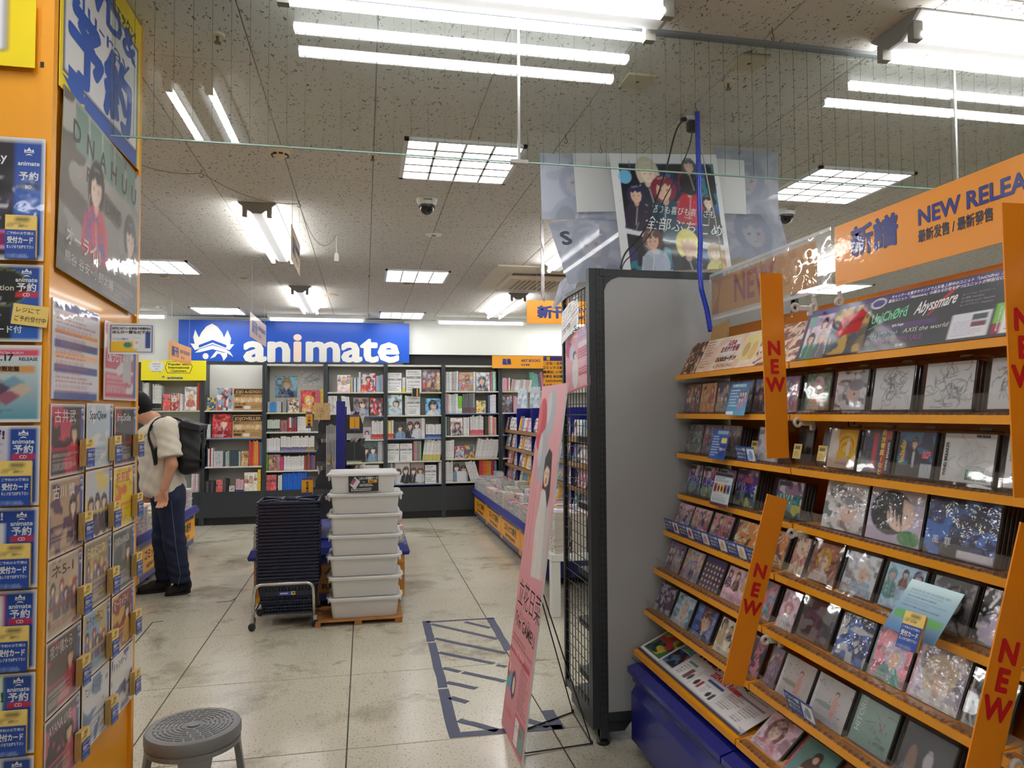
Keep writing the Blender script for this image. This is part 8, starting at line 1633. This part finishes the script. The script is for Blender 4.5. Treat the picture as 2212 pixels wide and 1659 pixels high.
# shoes
def shoe(heel, toe):
    h0, t0_ = np.array([*heel, .045]), np.array([*toe, .032]); mid = (h0+t0_)/2
    pr = [(h0, mid+np.array([0, 0, .012]), .042, .043), (mid+np.array([0, 0, .008]), t0_, .043, .034), (h0+np.array([0, 0, .03]), h0+np.array([-.02, 0, .075]), .044, .046)]
    lo = np.minimum(h0, t0_)-.1; hi = np.maximum(h0, t0_)+.12; lo[2] = -.03
    o = sdf_obj('shoe', [sdf_mesh(pr, tuple(lo), tuple(hi), .006, .02, None, lambda X, Y, Z: .002-Z)], SHOE, man)
    d = (t0_-h0)[:2]; d /= np.linalg.norm(d); n_ = np.array([-d[1], d[0]]); ring = []
    for k in range(20):
        t = 2*PI*k/20; c_ = (h0+t0_)[:2]/2+d*(np.linalg.norm((t0_-h0)[:2])/2+.04)*math.cos(t)+n_*(.046-.006*math.cos(t))*math.sin(t); ring.append((c_[0], c_[1]))
    MB().prism(ring, .0, .02).build('sole', mat('dark_rubber', S(20, 20, 21), .6), o)
f0, f1 = P(408, 1279, Z=0), P(378, 1284, Z=0); shoe((f0.x-.02, f0.y-.02), (f1.x-.03, f1.y-.03))
f0, f1 = P(362, 1277, Z=0), P(308, 1281, Z=0); shoe((f0.x-.02, 6.42), (f1.x, 6.36))
rp = LW+np.array(ldir)/np.linalg.norm(ldir)*.095
# backpack worn on the back
bp = thing('backpack', 'black roll top backpack worn on the back of the person', 'backpack')
bc_ = [J(410, 925), J(424, 1010)]
V_ = [(J(402, 928, -.08), J(410, 1005, -.10), .055, .07), (J(402, 928, .10), J(410, 1005, .12), .055, .07), (J(420, 935, -.07), J(424, 1000, -.09), .062, .068), (J(420, 935, .09), J(424, 1000, .11), .062, .068), (J(405, 918, 0), J(432, 928, 0), .05, .03, (0, 1, 0), 3.0)]
sdf_obj('main_body', [sdf_mesh(V_, (-1.72, 6.04, .83), (-1.30, 6.62, 1.50), .008, .03, lambda X, Y, Z: .003*np.sin(Z*60+X*40)*np.sin(Y*30+Z*9))], PACK, bp)
c0 = J(418, 915); MB().loft([[tuple(J(390, 921, y)), tuple(J(402, 908, y)), tuple(J(440, 918, y)), tuple(J(438, 930, y))] for y in (-.15, .17)]).build('roll_top', PACK, bp)
def strap(pts, w, name='shoulder_strap'):
    q = [Vector(p_) for p_ in pts]; out = []
    for i in range(len(q)-1):
        p0, p1, p2, p3 = q[max(i-1, 0)], q[i], q[i+1], q[min(i+2, len(q)-1)]
        for k in range(5): t = k/5; out.append(.5*((2*p1)+(p2-p0)*t+(2*p0-5*p1+4*p2-p3)*t*t+(3*p1-p0-3*p2+p3)*t**3))
    out.append(q[-1]); MB().loft([[tuple(p_+Vector((0, s*w/2, 0))+Vector((dx, 0, dz))) for s, dx, dz in ((-1, -.006, -.006), (1, -.006, -.006), (1, .006, .008), (-1, .006, .008))] for p_ in out]).build(name, PACK, bp, smooth=False)
strap([J(398, 924, -.15), J(378, 904, -.175), J(356, 903, -.17), J(341, 915, -.165), J(336, 935, -.175), J(338, 948, -.185), J(345, 968, -.195), J(351, 1000, -.195)], .05)
strap([J(398, 924, .15), J(372, 905, .17), J(336, 908, .17), J(310, 930, .185), J(303, 960, .19), J(308, 1000, .18)], .05)
strap([J(341, 930, -.205), J(333, 938, -.215), J(325, 945, -.21)], .018, 'strap_end'); strap([J(352, 965, -.215), J(353, 1000, -.20)], .02, 'strap_end'); strap([J(405, 985, -.185), J(425, 990, -.19), J(446, 993, -.13)], .02, 'side_strap')
kt = J(316, 1068, .16); tag(MB().bevbox((0, 0, 0), (.016, .02, .035), .004).tube([(0, 0, .015), (.01, -.005, .04), (.02, -.01, .05)], .003, 6).build('green_tag', mat('green_tag', S(30, 140, 90), .4), None, T(kt[0], kt[1]-.06, kt[2])), 'small green tag held in the hand of the person', 'tag')
MB().tube([tuple(rp+np.array([.0105*math.cos(k*PI/6), 0, 0])+np.array([0, .0105*math.sin(k*PI/6), 0])) for k in range(12)], .0016, 5, closed=True).build('ring', mat('gold_ring', S(220, 180, 90), .2, metal=1), man)
